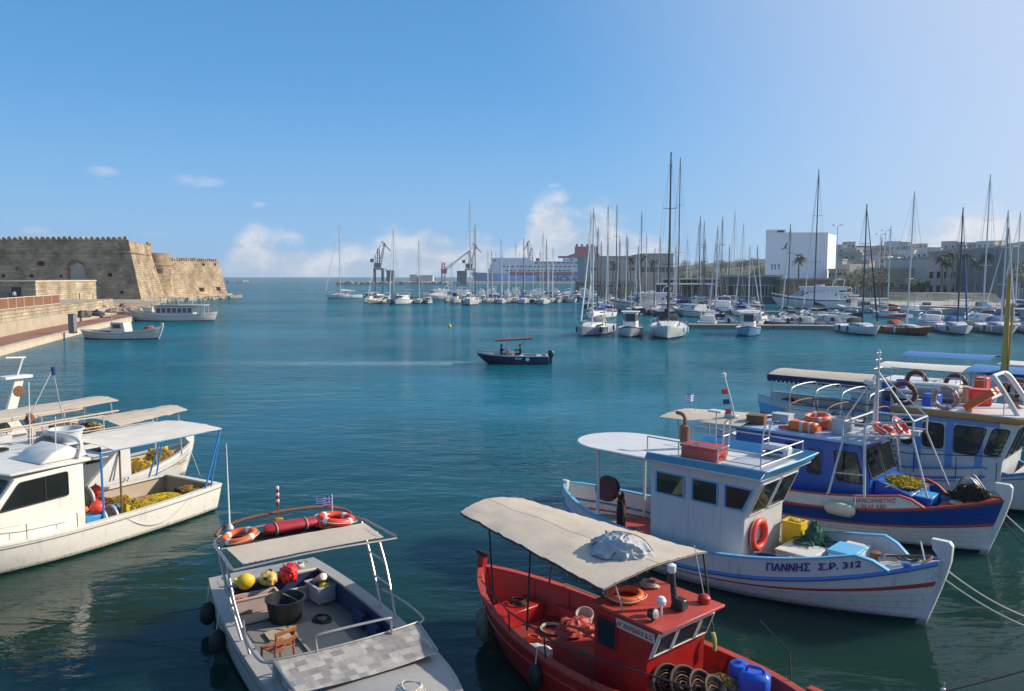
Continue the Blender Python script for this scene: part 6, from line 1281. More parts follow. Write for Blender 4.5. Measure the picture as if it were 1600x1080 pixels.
D1, _ = bystander('light blue boat under a beige awning with a navy scalloped valance', 17.6, 36.9, mat('light_blue_hull', (.12, .34, .60), .45), SKYBLUE, (-5.2, -.2, 2.62, CANVAS), (.2, 2.6, 2.7, ROYAL), 12)
for k in range(22):       # scalloped valance, each flap a piece
    xa = -5.15 + k * .225; MB().panel((xa, -1.42 - .0004 * k, 2.61), (1, 0, 0), (0, 0, 1), [(0, 0), (.215, 0), (.215, -.22), (.16, -.32), (.1075, -.35), (.055, -.32), (0, -.22)][::-1], .008).build('valance_flap', NAVYCLOTH, D1)
for k in range(12): MB().panel((-5.24, 1.28 - k * .215, 2.61), (0, -1, 0), (0, 0, 1), [(0, 0), (.205, 0), (.205, -.22), (.15, -.32), (.1, -.35), (.05, -.32), (0, -.22)][::-1], .008).build('valance_flap', NAVYCLOTH, D1)
box('valance_board', NAVYCLOTH, D1, -5.2, -.2, -1.44, -1.43, 2.37, 2.63)
net_heap(D1, 'dark net heap on the stern of the light blue boat', (-4.6, 0, .72), .7, .7, .55, NETD, NETD, 31, 60)
E1, HE = bystander('blue canopied boat with a yellow mast', 22.9, 38.0, WHITE, ROYAL, (-4.6, -.6, 2.9, CANVASW), (-.2, 2.6, 2.8, WHITE2), 12)
clothsheet('fore_canopy', CANVASB, E1, (-.4, -1.5, 3.05), (3.6, -1.5, 3.1), (3.6, 1.5, 3.1), (-.4, 1.5, 3.05), crown=.2); YM = mat('yellow_mast_paint', (.42, .27, .05), .5, var=.2)
for x in (-.2, 3.4):
    for sd in (-1, 1): tube('canopy_post', STRAKEBLUE, E1, [(x, sd * 1.45, 3.06), (x, sd * 1.5, 1.2)], .025, 6)
tube('mast', YM, E1, [(1.0, -.9, .75), (1.02, -.9, 4), (1.05, -.9, 7.6)], [.16, .13, .08], 10); tube('derrick', YM, E1, [(1.15, -.9, 1.6), (1.25, -.9, 6.3)], .05, 8)
E2, _ = bystander('navy topped boat with blue gantry behind the yellow mast', 26.8, 42.5, WHITE, NAVY, (-5, -.5, 3.0, CANVASB), (.0, 2.4, 2.8, WHITE2), 12)
lifebuoy(E1, 'orange ring under the blue canopy beside the yellow mast', (1.6, -1.3, 2.3), .42, .1, 'y', ORANGE, True); lifebuoy(E1, 'second orange ring hung under the blue canopy front', (2.5, -1.3, 2.3), .42, .1, 'y', ORANGE, True)
# ================================================================ the red caique in front
Rd = pose('fishing_boat', 'all red wooden caique under a beige awning', 'fishing boat', 1.73 + .3 * math.cos(R(-50)), 14.07 + .3 * math.sin(R(-50)), -50)
HR = Hull(8.1, 2.75, (1.15, .78, 1.25), .5, 0, .5, .35, (.08, .5), .3, 2.5, .85, 2.3); X = -.3        # photo-measured x minus .3
HR.build(Rd, [(0, .92, REDP), (.92, 1.5, ANTIFOUL)], 36, REDFADE, .06, .3); [HR.strake(Rd, SEAMR, v_, .006, .03, .97, name='plank_seam') for v_ in (.12, .42, .55, .68, .81)]; HR.rail(Rd, REDFADE, .12, .05); HR.strake(Rd, REDP, .28, .03, .02, .98)
HR.deck(Rd, .30, mat('dark_red_deck', (.22, .025, .02), .6, var=.3, scale=3), .02, .97, ins=.04)
HR.deck(Rd, .52, mat('dark_red_deck', (.22, .025, .02), .6), .66, .97, 'fore_deck', ins=.05); stem(HR, Rd, REDP, .07, .32, .06); stem(HR, Rd, REDP, .07, .25, .05, False, 'stern_post', 0)
tb = HR.pt(0, 0, 1); box('stern_cap', BLACK, Rd, tb.x - .12, tb.x + .28, -.05, .05, tb.z + .26, tb.z + .34)
for k in range(9):
    u = .12 + k * .095
    for sd in (-1, 1):
        a = HR.pt(u, 0.02, sd); b = HR.pt(u, HR.v_at(u, .32), sd); tube('frame_rib', REDFADE, Rd, [(a.x, a.y - sd * .08, a.z - .03), (b.x, b.y - sd * .08, .32)], .028, 5)
# wheelhouse
prof = [(.45 + X, .30), (1.60 + X, .30), (1.64 + X, 1.30), (1.86 + X, 1.86), (.45 + X, 1.86)]
MB().panel((0, .78, 0), (1, 0, 0), (0, 0, 1), prof, 1.56).build('wheelhouse', REDP, Rd, bev=.015)
MB().prism([(.38 + X, -.84), (2.0 + X, -.84), (2.0 + X, .84), (.38 + X, .84)], 1.862, 1.91).build('roof', REDFADE, Rd, bev=.012)
for sd in (-1, 1):
    q = [(.56, 1.22), (.98, 1.22), (.98, 1.70), (.56, 1.70)] if sd < 0 else [(-.98, 1.22), (-.56, 1.22), (-.56, 1.70), (-.98, 1.70)]
    winrow(Rd, [[(x + (X if sd < 0 else -X), z) for x, z in q]], (0, sd * .782, 0), (1, 0, 0) if sd < 0 else (-1, 0, 0), (0, 0, 1), GLASS, REDP, fr=.025, rad=.01)
fr_ = Vector((.22, 0, .56)).normalized(); WFR = mat('white_window_frame', (.66, .64, .60), .5, var=.1)
MB().panel((1.655 + X, 0, 1.315), (0, 1, 0), fr_, [(-.76, 0), (.76, 0), (.76, .55), (-.76, .55)], .018).build('window_surround', WFR, Rd, bev=.004)
for y0, y1 in ((-.70, -.30), (-.22, .32), (.40, .70)): winrow(Rd, [[(y0, .07), (y1, .07), (y1, .48), (y0, .48)]], Vector((1.655 + X, 0, 1.315)) + Vector((.56, 0, -.22)).normalized() * .02, (0, 1, 0), fr_, GLASS, WFR, fr=.02, rad=.01)
nb = box('name_board', mat('pale_name_board', (.55, .42, .34), .6, var=.2), Rd, .98 + X, 1.80 + X, -.80, -.783, 1.64, 1.80)
lettering('lettering', REDP, nb, 'ΑΓ.ΒΑΡΒΑΡΑ Κ.Ω', .115, plane_fn((1.01 + X, -.802, 1.675), (1, 0, 0), (0, 0, 1)), .76)
# engine casing, rails and gear aft of the wheelhouse
MB().panel((0, .5, 0), (1, 0, 0), (0, 0, 1), [(-.75 + X, .3), (.42 + X, .3), (.42 + X, .85), (-.55 + X, .85), (-.75 + X, .72)], 1.15).build('engine_casing', REDFADE, Rd, bev=.02)
for y in (-.6, .45): tube('hand_rail', REDFADE, Rd, arc([(-.5 + X, y, .86), (-.45 + X, y, 1.08), (-.1 + X, y, 1.16), (.4 + X, y, 1.1)], 5), .022, 6)
box('bench', REDP, Rd, -3.2 + X + .3, -2.6 + X + .3, -.55, .55, .30, .62, bev=.02)
box('side_bench', REDFADE, Rd, -2.2 + X, -1.0 + X, .75, 1.05, .3, .55, bev=.02)
# awning of canvas on black posts
A00, A10, A11, A01 = (-3.82 + X, -.50, 2.44), (1.12 + X, -1.27, 2.47), (1.15 + X, 1.45, 2.47), (-3.75 + X, 1.22, 2.44)
rows_u, n = [], 20
def awn(s, t, dz=0):
    p = (Vector(A00) * (1 - s) + Vector(A10) * s) * (1 - t) + (Vector(A01) * (1 - s) + Vector(A11) * s) * t
    stern = .20 * math.sin(math.pi * t) * (1 - s) ** 6
    return p + Vector((-stern, 0, .10 * (1 - abs(2 * t - 1) ** 1.6) - .034 * math.sin(math.pi * ((s * 3) % 1)) ** 2 * (1 - (2 * t - 1) ** 2) - .018 * math.sin(math.pi * ((s * 12) % 1)) * abs(2 * t - 1) ** 5 + .022 * noise.noise(Vector((s * 9, t * 5, 4))) + .010 * noise.noise(Vector((s * 26, t * 13, 2))) + dz))
mb = MB().grid([[awn(i / 30, j / n) for j in range(n + 1)] for i in range(31)]).grid([[awn(i / 30, j / n, -.014) for j in range(n + 1)] for i in range(31)])
mb.grid([[awn(i / 30, 0, d) for i in range(31)] for d in (0, -.014)]).grid([[awn(i / 30, 1, d) for i in range(31)] for d in (0, -.014)]).grid([[awn(0, j / n, d) for j in range(n + 1)] for d in (0, -.014)]).grid([[awn(1, j / n, d) for j in range(n + 1)] for d in (0, -.014)])
mb.build('awning', CANVAS, Rd)
ridge = [awn(i / 30, .5, -.05) for i in range(31)]; tube('ridge_pole', BLACK, Rd, ridge, .022, 6)
for i in range(1, 3): tube('awning_hoop', BLACK, Rd, [awn(i / 3, j / n, -.03) for j in range(n + 1)], .018, 6)
for i_ in (1, 2): tube('seam', mat('seam_thread', (.46, .39, .31), .9), Rd, [awn(i_ / 3, j / n, .002) for j in range(n + 1)], .007, 5)
tube('seam', mat('seam_thread', (.46, .39, .31), .9), Rd, [awn(i / 30, .5, .001) for i in range(31)], .0035, 5)
edge = [awn(i / 30, 0, -.035) for i in range(31)] + [awn(1, j / n, -.035) for j in range(1, n + 1)] + [awn(i / 30, 1, -.035) for i in range(29, -1, -1)] + [awn(0, j / n, -.035) for j in range(n - 1, 0, -1)]
tube('awning_frame', BLACK, Rd, edge, .018, 6, True)
s_ = MB()
for k in range(0, len(edge), 2): s_.tube([edge[k] + Vector((0, 0, .045)), edge[k] - Vector((0, 0, .055))], .007, 4)
tag(s_.build('lacing', ROPE, Rd, fix=False), kind='stuff')
for x, y, t, s in ((-2.4 + X, -.73, 0, .25), (-2.4 + X, .80, 1, .25), (-1.0 + X, -1.06, 0, .56), (-1.0 + X, 1.12, 1, .56), (.3 + X, 1.22, 1, .85), (1.5 + X, 1.25, 1, .985)):
    p = awn(s, t, -.03); tube('awning_post', BLACK, Rd, [p, (x, y, .95)], .02, 6)
tube('awning_post', GALV, Rd, [awn(.985, .12, -.03), (1.05 + X, -.7, 1.9)], .016, 6)
tube('awning_guy', ROPED, Rd, [awn(.97, 0, -.03), awn(.93, .3, -.35), awn(.99, .55, -.04)], .012, 5)
HM = mat('black_rail', (.015, .014, .014), .5)
tube('side_rail', HM, Rd, [HR.line(.12, .30, -1), HR.line(.3, .42, -1), HR.line(.5, .42, -1), HR.line(.8, .42, -1)], .016, 6)
for u in (.3, .44, .58, .72): tube('stanchion', HM, Rd, [HR.line(u, 0, -1, .04), HR.line(u, .42, -1)], .015, 5)
# things on the red boat
cv = item(Rd, 'folded_cover', 'crumpled grey tarpaulin bundled on the beige awning', 'tarp', .25 + X, .10, 2.53, 10); 
rows_b = []
for i in range(61):
    ph = math.pi * i / 60; rr_ = []
    for j in range(110):
        q = 2 * math.pi * j / 110; d = Vector((math.sin(ph) * math.cos(q), math.sin(ph) * math.sin(q), math.cos(ph))); w_ = noise.noise(d * 1.5 + Vector((3, 1, 7))); w2 = noise.noise(d * 2.3 + Vector((9, 4, 2)))
        s1 = 1 - abs(math.sin(4.2 * (d.x * .5 + d.y * .9 + .9 * w_))); s2 = 1 - abs(math.sin(5.5 * (d.x * .9 - d.y * .4 + d.z * .5 + .8 * w2))); h_ = 1 + .22 * w_ + .16 * s1 ** 2 + .10 * s2 ** 2 + .03 * noise.noise(d * 9); z_ = d.z * h_ * .30
        rr_.append((d.x * h_ * .54, d.y * h_ * .42, z_ if z_ > 0 else z_ * .12))
    rows_b.append(rr_)
MB().grid(rows_b, closeu=True).build('bundle', CANVASG, cv, ang=180)
s_ = MB(); s_.tube(arc([(-.5, -.2, .06), (-.1, -.05, .36), (.3, .2, .28), (.5, .3, .05)], 6), .008, 5).tube(arc([(.1, -.45, .03), (.15, 0, .36), (.05, .4, .06)], 6), .008, 5); s_.build('tie_line', ROPED, cv)
lifebuoy(Rd, 'orange lifebuoy with coiled line lying on the red wheelhouse roof', (.72 + X, -.28, 1.975), .27, .065, 'z', ORANGE, False)
ex = item(Rd, 'exhaust_pipe', 'black upright exhaust pipe with white cap on the red roof', 'exhaust', 1.55 + X, .05, 1.912); MB().lathe([(.09, 0), (.07, .06), (.055, .1), (.05, .62)], 12, T=Matrix.Rotation(R(-8), 3, 'Y')).build('pipe', BLACK, ex); MB().lathe([(.06, 0), (.075, .03), (.075, .13), (.02, .16)], 12, (-.09, 0, .60)).build('cap', FARWHITE, ex); box('bracket', BLACKP, ex, -.02, .2, -.08, .1, .02, .2, bev=.02)
lp = item(Rd, 'deck_lamp', 'small white domed lamp on the red wheelhouse roof', 'lamp', 1.55 + X, -.32, 1.912); MB().lathe([(.02, 0), (.02, .16), (.075, .18), (.085, .24), (.05, .3), (.01, .31)], 14).build('body', FARWHITE, lp)
ho = item(Rd, 'search_lamp', 'round chrome search lamp at the red roof edge', 'lamp', 1.62 + X, -.62, 1.912); MB().lathe([(.02, -.08), (.08, -.06), (.095, .05), (.085, .06), (.01, .055)], 14, (0, 0, .12), T=Matrix.Rotation(R(80), 3, 'Y')).build('housing', BLACKP, ho); MB().lathe([(.08, 0), (.01, .02)], 14, (.065, 0, .13), T=Matrix.Rotation(R(80), 3, 'Y')).build('lens', STEEL, ho); tube('foot', BLACKP, ho, [(0, 0, 0), (0, 0, .06)], .025, 6)
vt = item(Rd, 'roof_vent', 'dark capped vent at the far corner of the red roof', 'vent', 1.72 + X, .62, 1.912); MB().lathe([(.11, 0), (.11, .1), (.07, .14), (.01, .15)], 12).build('body', REDP, vt); tube('aerial', GALV, vt, [(0, 0, .12), (-.25, .02, .95)], .008, 5)
tub(Rd, 'pale pink bucket tilted on a stand in the red boat', (-1.0 + X, .48, .62), .13, .17, .30, mat('pale_bucket', (.55, .45, .42), .5), tilt=(.3, .25)); tube('bucket_stand', REDP, Rd, [(-1.0 + X, .48, .3), (-1.0 + X, .48, .64)], .1, 8)
cr_ = item(Rd, 'crumpled_sheet', 'crumpled faded red sheet beside the engine casing', 'sheet', -.55 + X, -.25, .86); blob('cloth', REDFADE, cr_, (0, 0, 0), .35, .42, .24, .3, 1.8, 17, 48, 26, True, .2)
cb_ = item(Rd, 'canvas_bag', 'pale flat canvas bag on the red boat deck', 'bag', -1.15 + X, -.55, .31); blob('bag', CANVASW, cb_, (0, 0, 0), .36, .2, .12, .3, 2.2, 19, 30, 14)
for k in range(3): tube('deck_rope', ROPE if k else ROPED, Rd, [(-1.7 + X + (.22 + .02 * k) * math.cos(a), .25 + (.2 + .02 * k) * math.sin(a), .32 + .02 * k) for a in [2 * math.pi * j / 24 for j in range(24)]], .014, 5, True)
for i, (x, y, z, lab) in enumerate(((2.45, .62, .55, 'blue plastic drum standing by the red gunwale'), (2.85, .45, .55, 'tall blue jerry can leaning in the red bow'))):
    t = item(Rd, 'blue_drum', lab, 'drum', x + X, y, z, 25 * i)
    if i == 0: MB().lathe([(.16, 0), (.18, .04), (.18, .5), (.15, .56), (.05, .58), (.05, .62)], 18).build('body', BLUEPL, t)
    else: box('body', BLUEPL, t, -.24, .24, -.16, .16, 0, .62, bev=.06); tube('handle', BLUEPL, t, arc([(-.14, 0, .6), (-.1, 0, .7), (.1, 0, .7), (.14, 0, .6)], 4), .025, 6)
rg = item(Rd, 'rag_pile', 'pile of grey and ochre rags and nets in the red bow', 'rags', 2.4 + X, .22, .54); blob('heap', mat('rags', (.32, .27, .24), .9, var=.6, scale=7, bump=.6, bscale=20), rg, (0, 0, 0), .42, .36, .38, .5, 2.8, 23, 44, 24, True, .3); s_ = MB(); strands(s_, (0, 0, .05), .4, .34, .38, 60, .01, 8); tag(s_.build('loose_twine', NETB, rg, fix=False), kind='stuff')
TY = mat('old_tyre', (.022, .018, .015), .75, var=.4, scale=5, bump=.3, bscale=30)
for i, (x, y, z, tl) in enumerate(((1.82, -.35, .86, .95), (2.05, -.22, .88, .85), (2.30, -.14, .88, .95), (2.55, -.05, .86, .8))):
    t = item(Rd, 'rope_basket', 'dark round longline basket, %s of four from the blue drums' % ('fourth', 'third', 'second', 'first')[i], 'basket', x + X, y - .1, z, 12 * i, 'longline baskets in the red bow'); T_ = Matrix.Rotation(tl, 4, 'Y') @ Matrix.Rotation(.25, 4, 'X')
    MB().lathe([(.20, -.1), (.30, .02), (.31, .06), (.28, .06), (.19, -.06), (.01, -.07)], 22, T=T_, cap=False).build('bowl', TY, t)
    MB().tube([T_ @ Vector((.30 * math.cos(a), .30 * math.sin(a), .06)) for a in [2 * math.pi * k / 24 for k in range(24)]], .022, 6, True).build('rim', mat('basket_rim', (.09, .06, .04), .8, var=.3), t)
    for k in range(4): MB().tube([T_ @ Vector(((.08 + .045 * k) * math.cos(a), (.08 + .045 * k) * math.sin(a), -.03 + .012 * math.sin(4 * a + k) + .015 * k)) for a in [2 * math.pi * j / 20 for j in range(20)]], .012, 5, True).build('coiled_line', NETD if k % 2 else RUSTY, t)
fender(Rd, 'grey brown fender hanging at the red boat stern', (-2.72 + X, -.78, .42), .13, .62, mat('brown_fender', (.20, .15, .11), .7, var=.3, scale=5), line=.3); fender(Rd, 'second grey brown fender close beside the stern fender', (-2.55 + X, -.86, .40), .12, .58, mat('brown_fender', (.20, .15, .11), .7), line=.3); fender(Rd, 'black fender hanging amidships on the red boat', (-.35 + X, -1.42, .42), .12, .5, BLACK, line=.3)
br_ = item(Rd, 'bow_pole', 'thin dark boathook leaning over the red bow', 'pole', 3.25 + X, .85, 1.05); tube('shaft', BLACK, br_, [(0, 0, 0), (-.15, .2, .35), (-.9, .5, .55)], .012, 6)
pm = item(Rd, 'hose', 'short yellow green hose end by the red wheelhouse corner', 'hose', 1.75 + X, .85, 1.2); tube('pipe', mat('lime_hose', (.45, .5, .12), .5), pm, arc([(0, 0, .12), (.04, 0, 0), (.03, .02, -.2)], 4), .035, 8)

# ================================================================ the open grey boat
Gy = pose('open_boat', 'open grey work boat with a canvas sun top', 'boat', -5.64 + 4.3 * math.cos(R(-57)), 17.53 + 4.3 * math.sin(R(-57)), -57); X = -4.3
HY = Hull(9.0, 2.95, (.80, .80, 1.10), .5, .80, .6, -.05, (.08, .5), .3, 2.6, .8)
XS = -.2
HY.build(Gy, [(0, .22, GREYHULL), (.22, .30, GREYP), (.30, .9, GREYHULL), (.9, 1.5, ANTIFOUL)], 34, DKBLUE_IN, .16, .28); HY.rail(Gy, GREYHULL, .24, .05, u1=.99); HY.deck(Gy, .28, GREYP, .02, .72, 'cockpit_sole', ins=.16)
HY.deck(Gy, lambda u: HY.zs(u) + .06, GREYHULL, .66, .99, 'fore_deck', .10, ins=.08)
MB().prism([(-.05 + X + .1, -1.10), (.42 + X + .1, -1.14), (.42 + X + .1, 1.14), (-.05 + X + .1, 1.10)], .74, .832).build('stern_deck', GREYHULL, Gy, bev=.03)
box('stern_locker', DKBLUE_IN, Gy, .05 + X, .50 + X, -1.05, 1.05, .28, .735); box('locker_lip', GREYHULL, Gy, .88 + X, .94 + X, -.98, .98, .28, .62, bev=.02)
for i, (x0, x1, y0, y1) in enumerate(((2.1, 2.9, -.15, .75), (2.92, 3.7, -.15, .75), (2.1, 2.75, -.65, -.2), (1.05, 1.5, -.95, -.2))): box('floor_board', WOODP, Gy, x0 + X, x1 + X, y0, y1, .30, .33, bev=.008)
box('side_pocket', NAVY, Gy, 2.6 + X, 3.1 + X, 1.06, 1.16, .35, .62); box('side_pocket', NAVY, Gy, 3.3 + X, 3.8 + X, 1.08, 1.18, .35, .62)
CAMO = bpy.data.materials.new('patchwork_cover'); CAMO.use_nodes = True; nt = CAMO.node_tree; b_ = nt.nodes['Principled BSDF']
tcn = N(nt, 'ShaderNodeTexCoord'); br = N(nt, 'ShaderNodeTexBrick'); nt.links.new(tcn.outputs['UV'], br.inputs['Vector']); mpp = N(nt, 'ShaderNodeMapping'); nt.links.new(tcn.outputs['Object'], mpp.inputs[0]); mpp.inputs['Rotation'].default_value = (R(0), R(0), R(90)); nt.links.new(mpp.outputs[0], br.inputs['Vector'])
br.inputs['Scale'].default_value = 1; br.inputs['Brick Width'].default_value = .27; br.inputs['Row Height'].default_value = .13; br.inputs['Mortar Size'].default_value = .004; br.inputs['Color1'].default_value = (.40, .37, .33, 1); br.inputs['Color2'].default_value = (.15, .145, .145, 1); br.inputs['Mortar'].default_value = (.3, .28, .25, 1); br.inputs['Bias'].default_value = -.15; br.inputs['Brick Width'].default_value = .21; br.inputs['Row Height'].default_value = .15; br.offset_frequency = 3; br.squash = .7; br.squash_frequency = 2
mxx = N(nt, 'ShaderNodeMix', data_type='RGBA', blend_type='MULTIPLY'); mxx.inputs[0].default_value = 1; nt.links.new(br.outputs[0], mxx.inputs[6]); nt.links.new(M('ADD', .55, M('MULTIPLY', noi(tcn.outputs['Object'], 7, 5, .6, nt), .9, nt), nt), mxx.inputs[7]); nt.links.new(mxx.outputs[2], b_.inputs['Base Color']); b_.inputs['Roughness'].default_value = .8
rows = []
for k in range(9):
    y = -1.32 + k * .33; bow_ = .10 * (1 - (y / 1.32) ** 2); rows.append([(5.16 + bow_ + X, y, 1.20), (5.50 + bow_ + X, y, 1.16), (6.12 + bow_ + X, y * .93, 1.06)])
MB().grid(rows).build('screen_cover', CAMO, Gy)
for sd in (-1, 1): tube('screen_edge', STEEL, Gy, [(5.14 + X, sd * 1.33, 1.22), (6.10 + X, sd * 1.24, 1.07)], .02, 6); MB().add([(5.16 + X, sd * 1.32, 1.20), (6.12 + X, sd * 1.23, 1.06), (5.0 + X, sd * 1.30, .80)], [(0, 1, 2)]).build('screen_side', CAMO, Gy, fix=False)
rows[0], rows[-1]
tube('screen_rail', STEEL, Gy, [Vector(r_[0]) + Vector((0, 0, .02)) for r_ in rows], .018, 6)
tube('hand_rail', STEEL, Gy, arc([(5.25 + X, -.60, 1.18), (5.2 + X, -.60, 1.42), (5.25 + X, -.48, 1.50), (5.3 + X, .62, 1.50), (5.25 + X, .74, 1.42), (5.3 + X, .74, 1.18)], 6), .024, 8)
for sd in (-1, 1): tube('side_rail', STEEL, Gy, arc([(3.45 + X, sd * 1.36, 1.25), (4.2 + X, sd * 1.5, 1.22), (5.0 + X, sd * 1.50, 1.20), (5.22 + X, sd * 1.32, 1.20)], 6), .022, 8)
# sun top
ZT = 2.26; bx0, bx1, fx0, fx1 = 1.55 + X, 2.30 + X, 2.30 + X, 3.45 + X
fr1 = arc([(fx1, -1.52, ZT - .03), (fx1 + .05, 0, ZT + .03), (fx1, 1.70, ZT - .03)], 6); frs = [(fx1, -1.52, ZT - .03)] + [(2.0 + X, -1.5, ZT)] + arc([(1.75 + X, -1.45, ZT + .02), (1.55 + X, -1.2, ZT + .05), (1.48 + X, 0, ZT + .08), (1.55 + X, 1.2, ZT + .05), (1.75 + X, 1.45, ZT + .02)], 5) + [(2.0 + X, 1.6, ZT), (fx1 - .1, 1.72, ZT - .02)]
tube('top_frame', STEEL, Gy, fr1, .026, 8); tube('top_frame', STEEL, Gy, frs, .03, 8); tube('top_frame', RUSTY, Gy, [(p[0] - .05, p[1] * .98, p[2] + .05 + .17 * (1 - (p[1] / 1.5) ** 4)) for p in frs[2:-2]], .036, 8)
clothsheet('sun_sheet', CANVAS, Gy, (fx0, -1.36, ZT + .01), (fx1 - .14, -1.30, ZT), (fx1 - .14, 1.48, ZT), (fx0, 1.50, ZT + .01), sag_=.03, crown=.02)
tube('sheet_bar', STEEL, Gy, [(fx0 - .03, -1.45, ZT), (fx0 - .03, 1.45, ZT)], .018, 6)
s_ = MB()
for k in range(26): y = -1.28 + k * .1024; s_.tube([(fx1 - .15, y, ZT + .005), (fx1 + .02, y + .03, ZT + .0)], .006, 4)
for sd in (-1, 1):
    for k in range(9): x = fx0 + .05 + k * .11; s_.tube([(x, sd * 1.33, ZT + .005), (x + .02, sd * 1.5, ZT - .01)], .006, 4)
tag(s_.build('lacing', ROPED, Gy, fix=False), kind='stuff')
for sd in (-1, 1):
    tube('top_leg', STEEL, Gy, arc([(3.35 + X, sd * 1.38, .85), (2.7 + X, sd * 1.46, 1.6), (2.15 + X, sd * 1.48, ZT)], 5), .026, 8); tube('top_leg', STEEL, Gy, arc([(4.0 + X, sd * 1.40, .86), (3.4 + X, sd * 1.5, 1.6), (2.9 + X, sd * 1.50, ZT - .02)], 5), .026, 8)
    for t in (.35, .65): tube('leg_rung', STEEL, Gy, [(3.35 - 1.2 * t + X, sd * 1.45, .85 + 1.4 * t), (4.0 - 1.1 * t + X, sd * 1.47, .85 + 1.4 * t)], .018, 6)
net_ = clothsheet('top_net', NETD, Gy, (1.62 + X, -1.3, ZT - .01), (fx0 - .05, -1.36, ZT - .01), (fx0 - .05, 1.36, ZT - .01), (1.62 + X, 1.3, ZT - .01), n=8, sag_=.04)
lifebuoy(Gy, 'orange lifebuoy lying at the end of the sun top with the aerial', (1.92 + X, -1.02, ZT + .08), .29, .07, 'z', ORANGE, True, tilt=Matrix.Rotation(.15, 4, 'X'))
lifebuoy(Gy, 'red orange lifebuoy lying beside the flag on the sun top', (1.90 + X, 1.0, ZT + .09), .33, .08, 'z', ORANGERED, True, tilt=Matrix.Rotation(-.15, 4, 'X'))
pk = item(Gy, 'life_jacket_bag', 'long dark red life jacket bag on the sun top', 'bag', 1.92 + X, .02, ZT + .12); MB().lathe([(.02, -.57), (.12, -.53), (.15, -.3), (.14, -.05), (.155, .2), (.14, .45), (.11, .53), (.02, .56)], 18, T=Matrix.Diagonal((1.15, 1, .72)) @ Matrix.Rotation(R(90), 3, 'X')).build('body', mat('dark_red_bag', (.36, .02, .03), .5, var=.2, bump=.3, bscale=10), pk); [tube('strap', ROPE, pk, [(.165 * 1.12 * math.cos(a), y_, .118 * math.sin(a)) for a in [2 * math.pi * k / 20 for k in range(20)]], .012, 5, True) for y_ in (-.32, .30)]
blob('loose_jacket', ORANGERED, pk, (.02, .62, -.08), .18, .14, .12, .4, 2.5, 3, 20, 12)
ae = item(Gy, 'radio_aerial', 'tall white whip aerial on the sun top corner', 'aerial', 1.58 + X, -1.12, ZT + .08); MB().lathe([(.05, 0), (.06, .05), (.085, .09), (.06, .14), (.03, .18)], 12).build('base', GREYPL, ae); tube('whip', FARWHITE, ae, [(0, 0, .15), (-.16, .03, .75), (-.42, .08, 1.75)], [.02, .016, .007], 6)
sp2 = item(Gy, 'signal_pole', 'short pole banded red and white above the sun top', 'pole', 1.52 + X, -.12, ZT + .09); tube('shaft', RUSTY, sp2, [(0, 0, 0), (0, 0, .55)], .012, 6)
for k in range(6): MB().lathe([(.028, 0), (.034, .01), (.034, .055), (.028, .065)], 10, (0, 0, .38 + k * .068)).build('band', mat('deep_red', (.28, .015, .03), .5) if k % 2 == 0 else FARWHITE, sp2)
box('bracket', OCH, sp2, -.05, .10, -.08, .08, -.02, .12, bev=.01); tube('cross_bar', RUSTY, sp2, [(0, -.3, .12), (0, .3, .14)], .01, 5)
fg = item(Gy, 'flag', 'small white and blue striped flag on the sun top corner', 'flag', 1.55 + X, 1.05, ZT + .50); greek_flag('flag', fg, (0, 0, 0), .34, .22, .03, (-.45, -1, 0), .40, FARWHITE)
# cargo
yb_ = item(Gy, 'buoy', 'bright yellow oval buoy in the stern of the grey boat', 'buoy', .62 + X, -.60, .74); blob('float', YELLOW, yb_, (0, 0, .15), .17, .2, .17, .04, 1, 1, 24, 16, False); tube('eye', YELLOW, yb_, [(.0, -.17, .2), (-.02, -.25, .24)], .04, 8)
jc = item(Gy, 'jerry_can', 'tan yellow plastic can beside the yellow buoy', 'can', .66 + X, -.12, .74); blob('body', mat('tan_plastic', (.62, .42, .12), .5), jc, (0, 0, .13), .23, .19, .16, .2, 2, 5, 26, 16, False); MB().lathe([(.05, 0), (.05, .05)], 10, (-.05, .05, .25)).build('cap', BLACKP, jc); MB().lathe([(.05, 0), (.05, .04)], 10, (.14, -.1, .18)).build('port', BLACKP, jc)
rc_ = item(Gy, 'red_can', 'bright red crumpled fuel can in the grey boat stern', 'can', .58 + X, .36, .74); blob('body', mat('fuel_red', (.62, .015, .015), .4), rc_, (0, 0, .13), .22, .2, .2, .35, 2.2, 11, 28, 18, False, .15)
gc_ = crate(Gy, 'grey plastic crate holding a steel cylinder', (1.05 + X, .92, .31), .62, .42, .34, GREYPL, 8); MB().lathe([(.01, -.25), (.10, -.24), (.10, .2), (.08, .24), (.01, .25)], 16, (-.08, .02, .40), T=Matrix.Rotation(R(55), 3, 'Y')).build('steel_cylinder', STEEL, gc_); blob('yellow_sponge', YELLOW, gc_, (.17, .02, .25), .13, .15, .16, .2, 2, 9, 16, 12, False)
wc = crate(Gy, 'pale pink long tray against the stern locker', (.85 + X, -.5, .31), .30, 1.0, .32, mat('pink_tray', (.55, .42, .38), .5)); blob('red_bits', REDP, wc, (0, -.3, .2), .1, .2, .12, .4, 3, 2, 16, 10)
tub(Gy, 'large black rubber tub on the grey boat floor', (1.65 + X, -.05, .31), .33, .40, .46, BLACKP, 'tub', 'tub')
chs = item(Gy, 'small_chair', 'low wooden chair with slatted seat on the grey boat floor', 'chair', 3.62 + X, -.80, .33, 200); chs.scale = (1.25, 1.25, 1.2)
for sx in (-1, 1):
    for sy in (-1, 1): tube('leg', WOOD, chs, [(sx * .17, sy * .17, 0), (sx * .16, sy * .16, .30)] if sx > 0 else [(sx * .18, sy * .17, 0), (sx * .16, sy * .16, .30), (sx * .20, sy * .16, .62)], .018, 6)
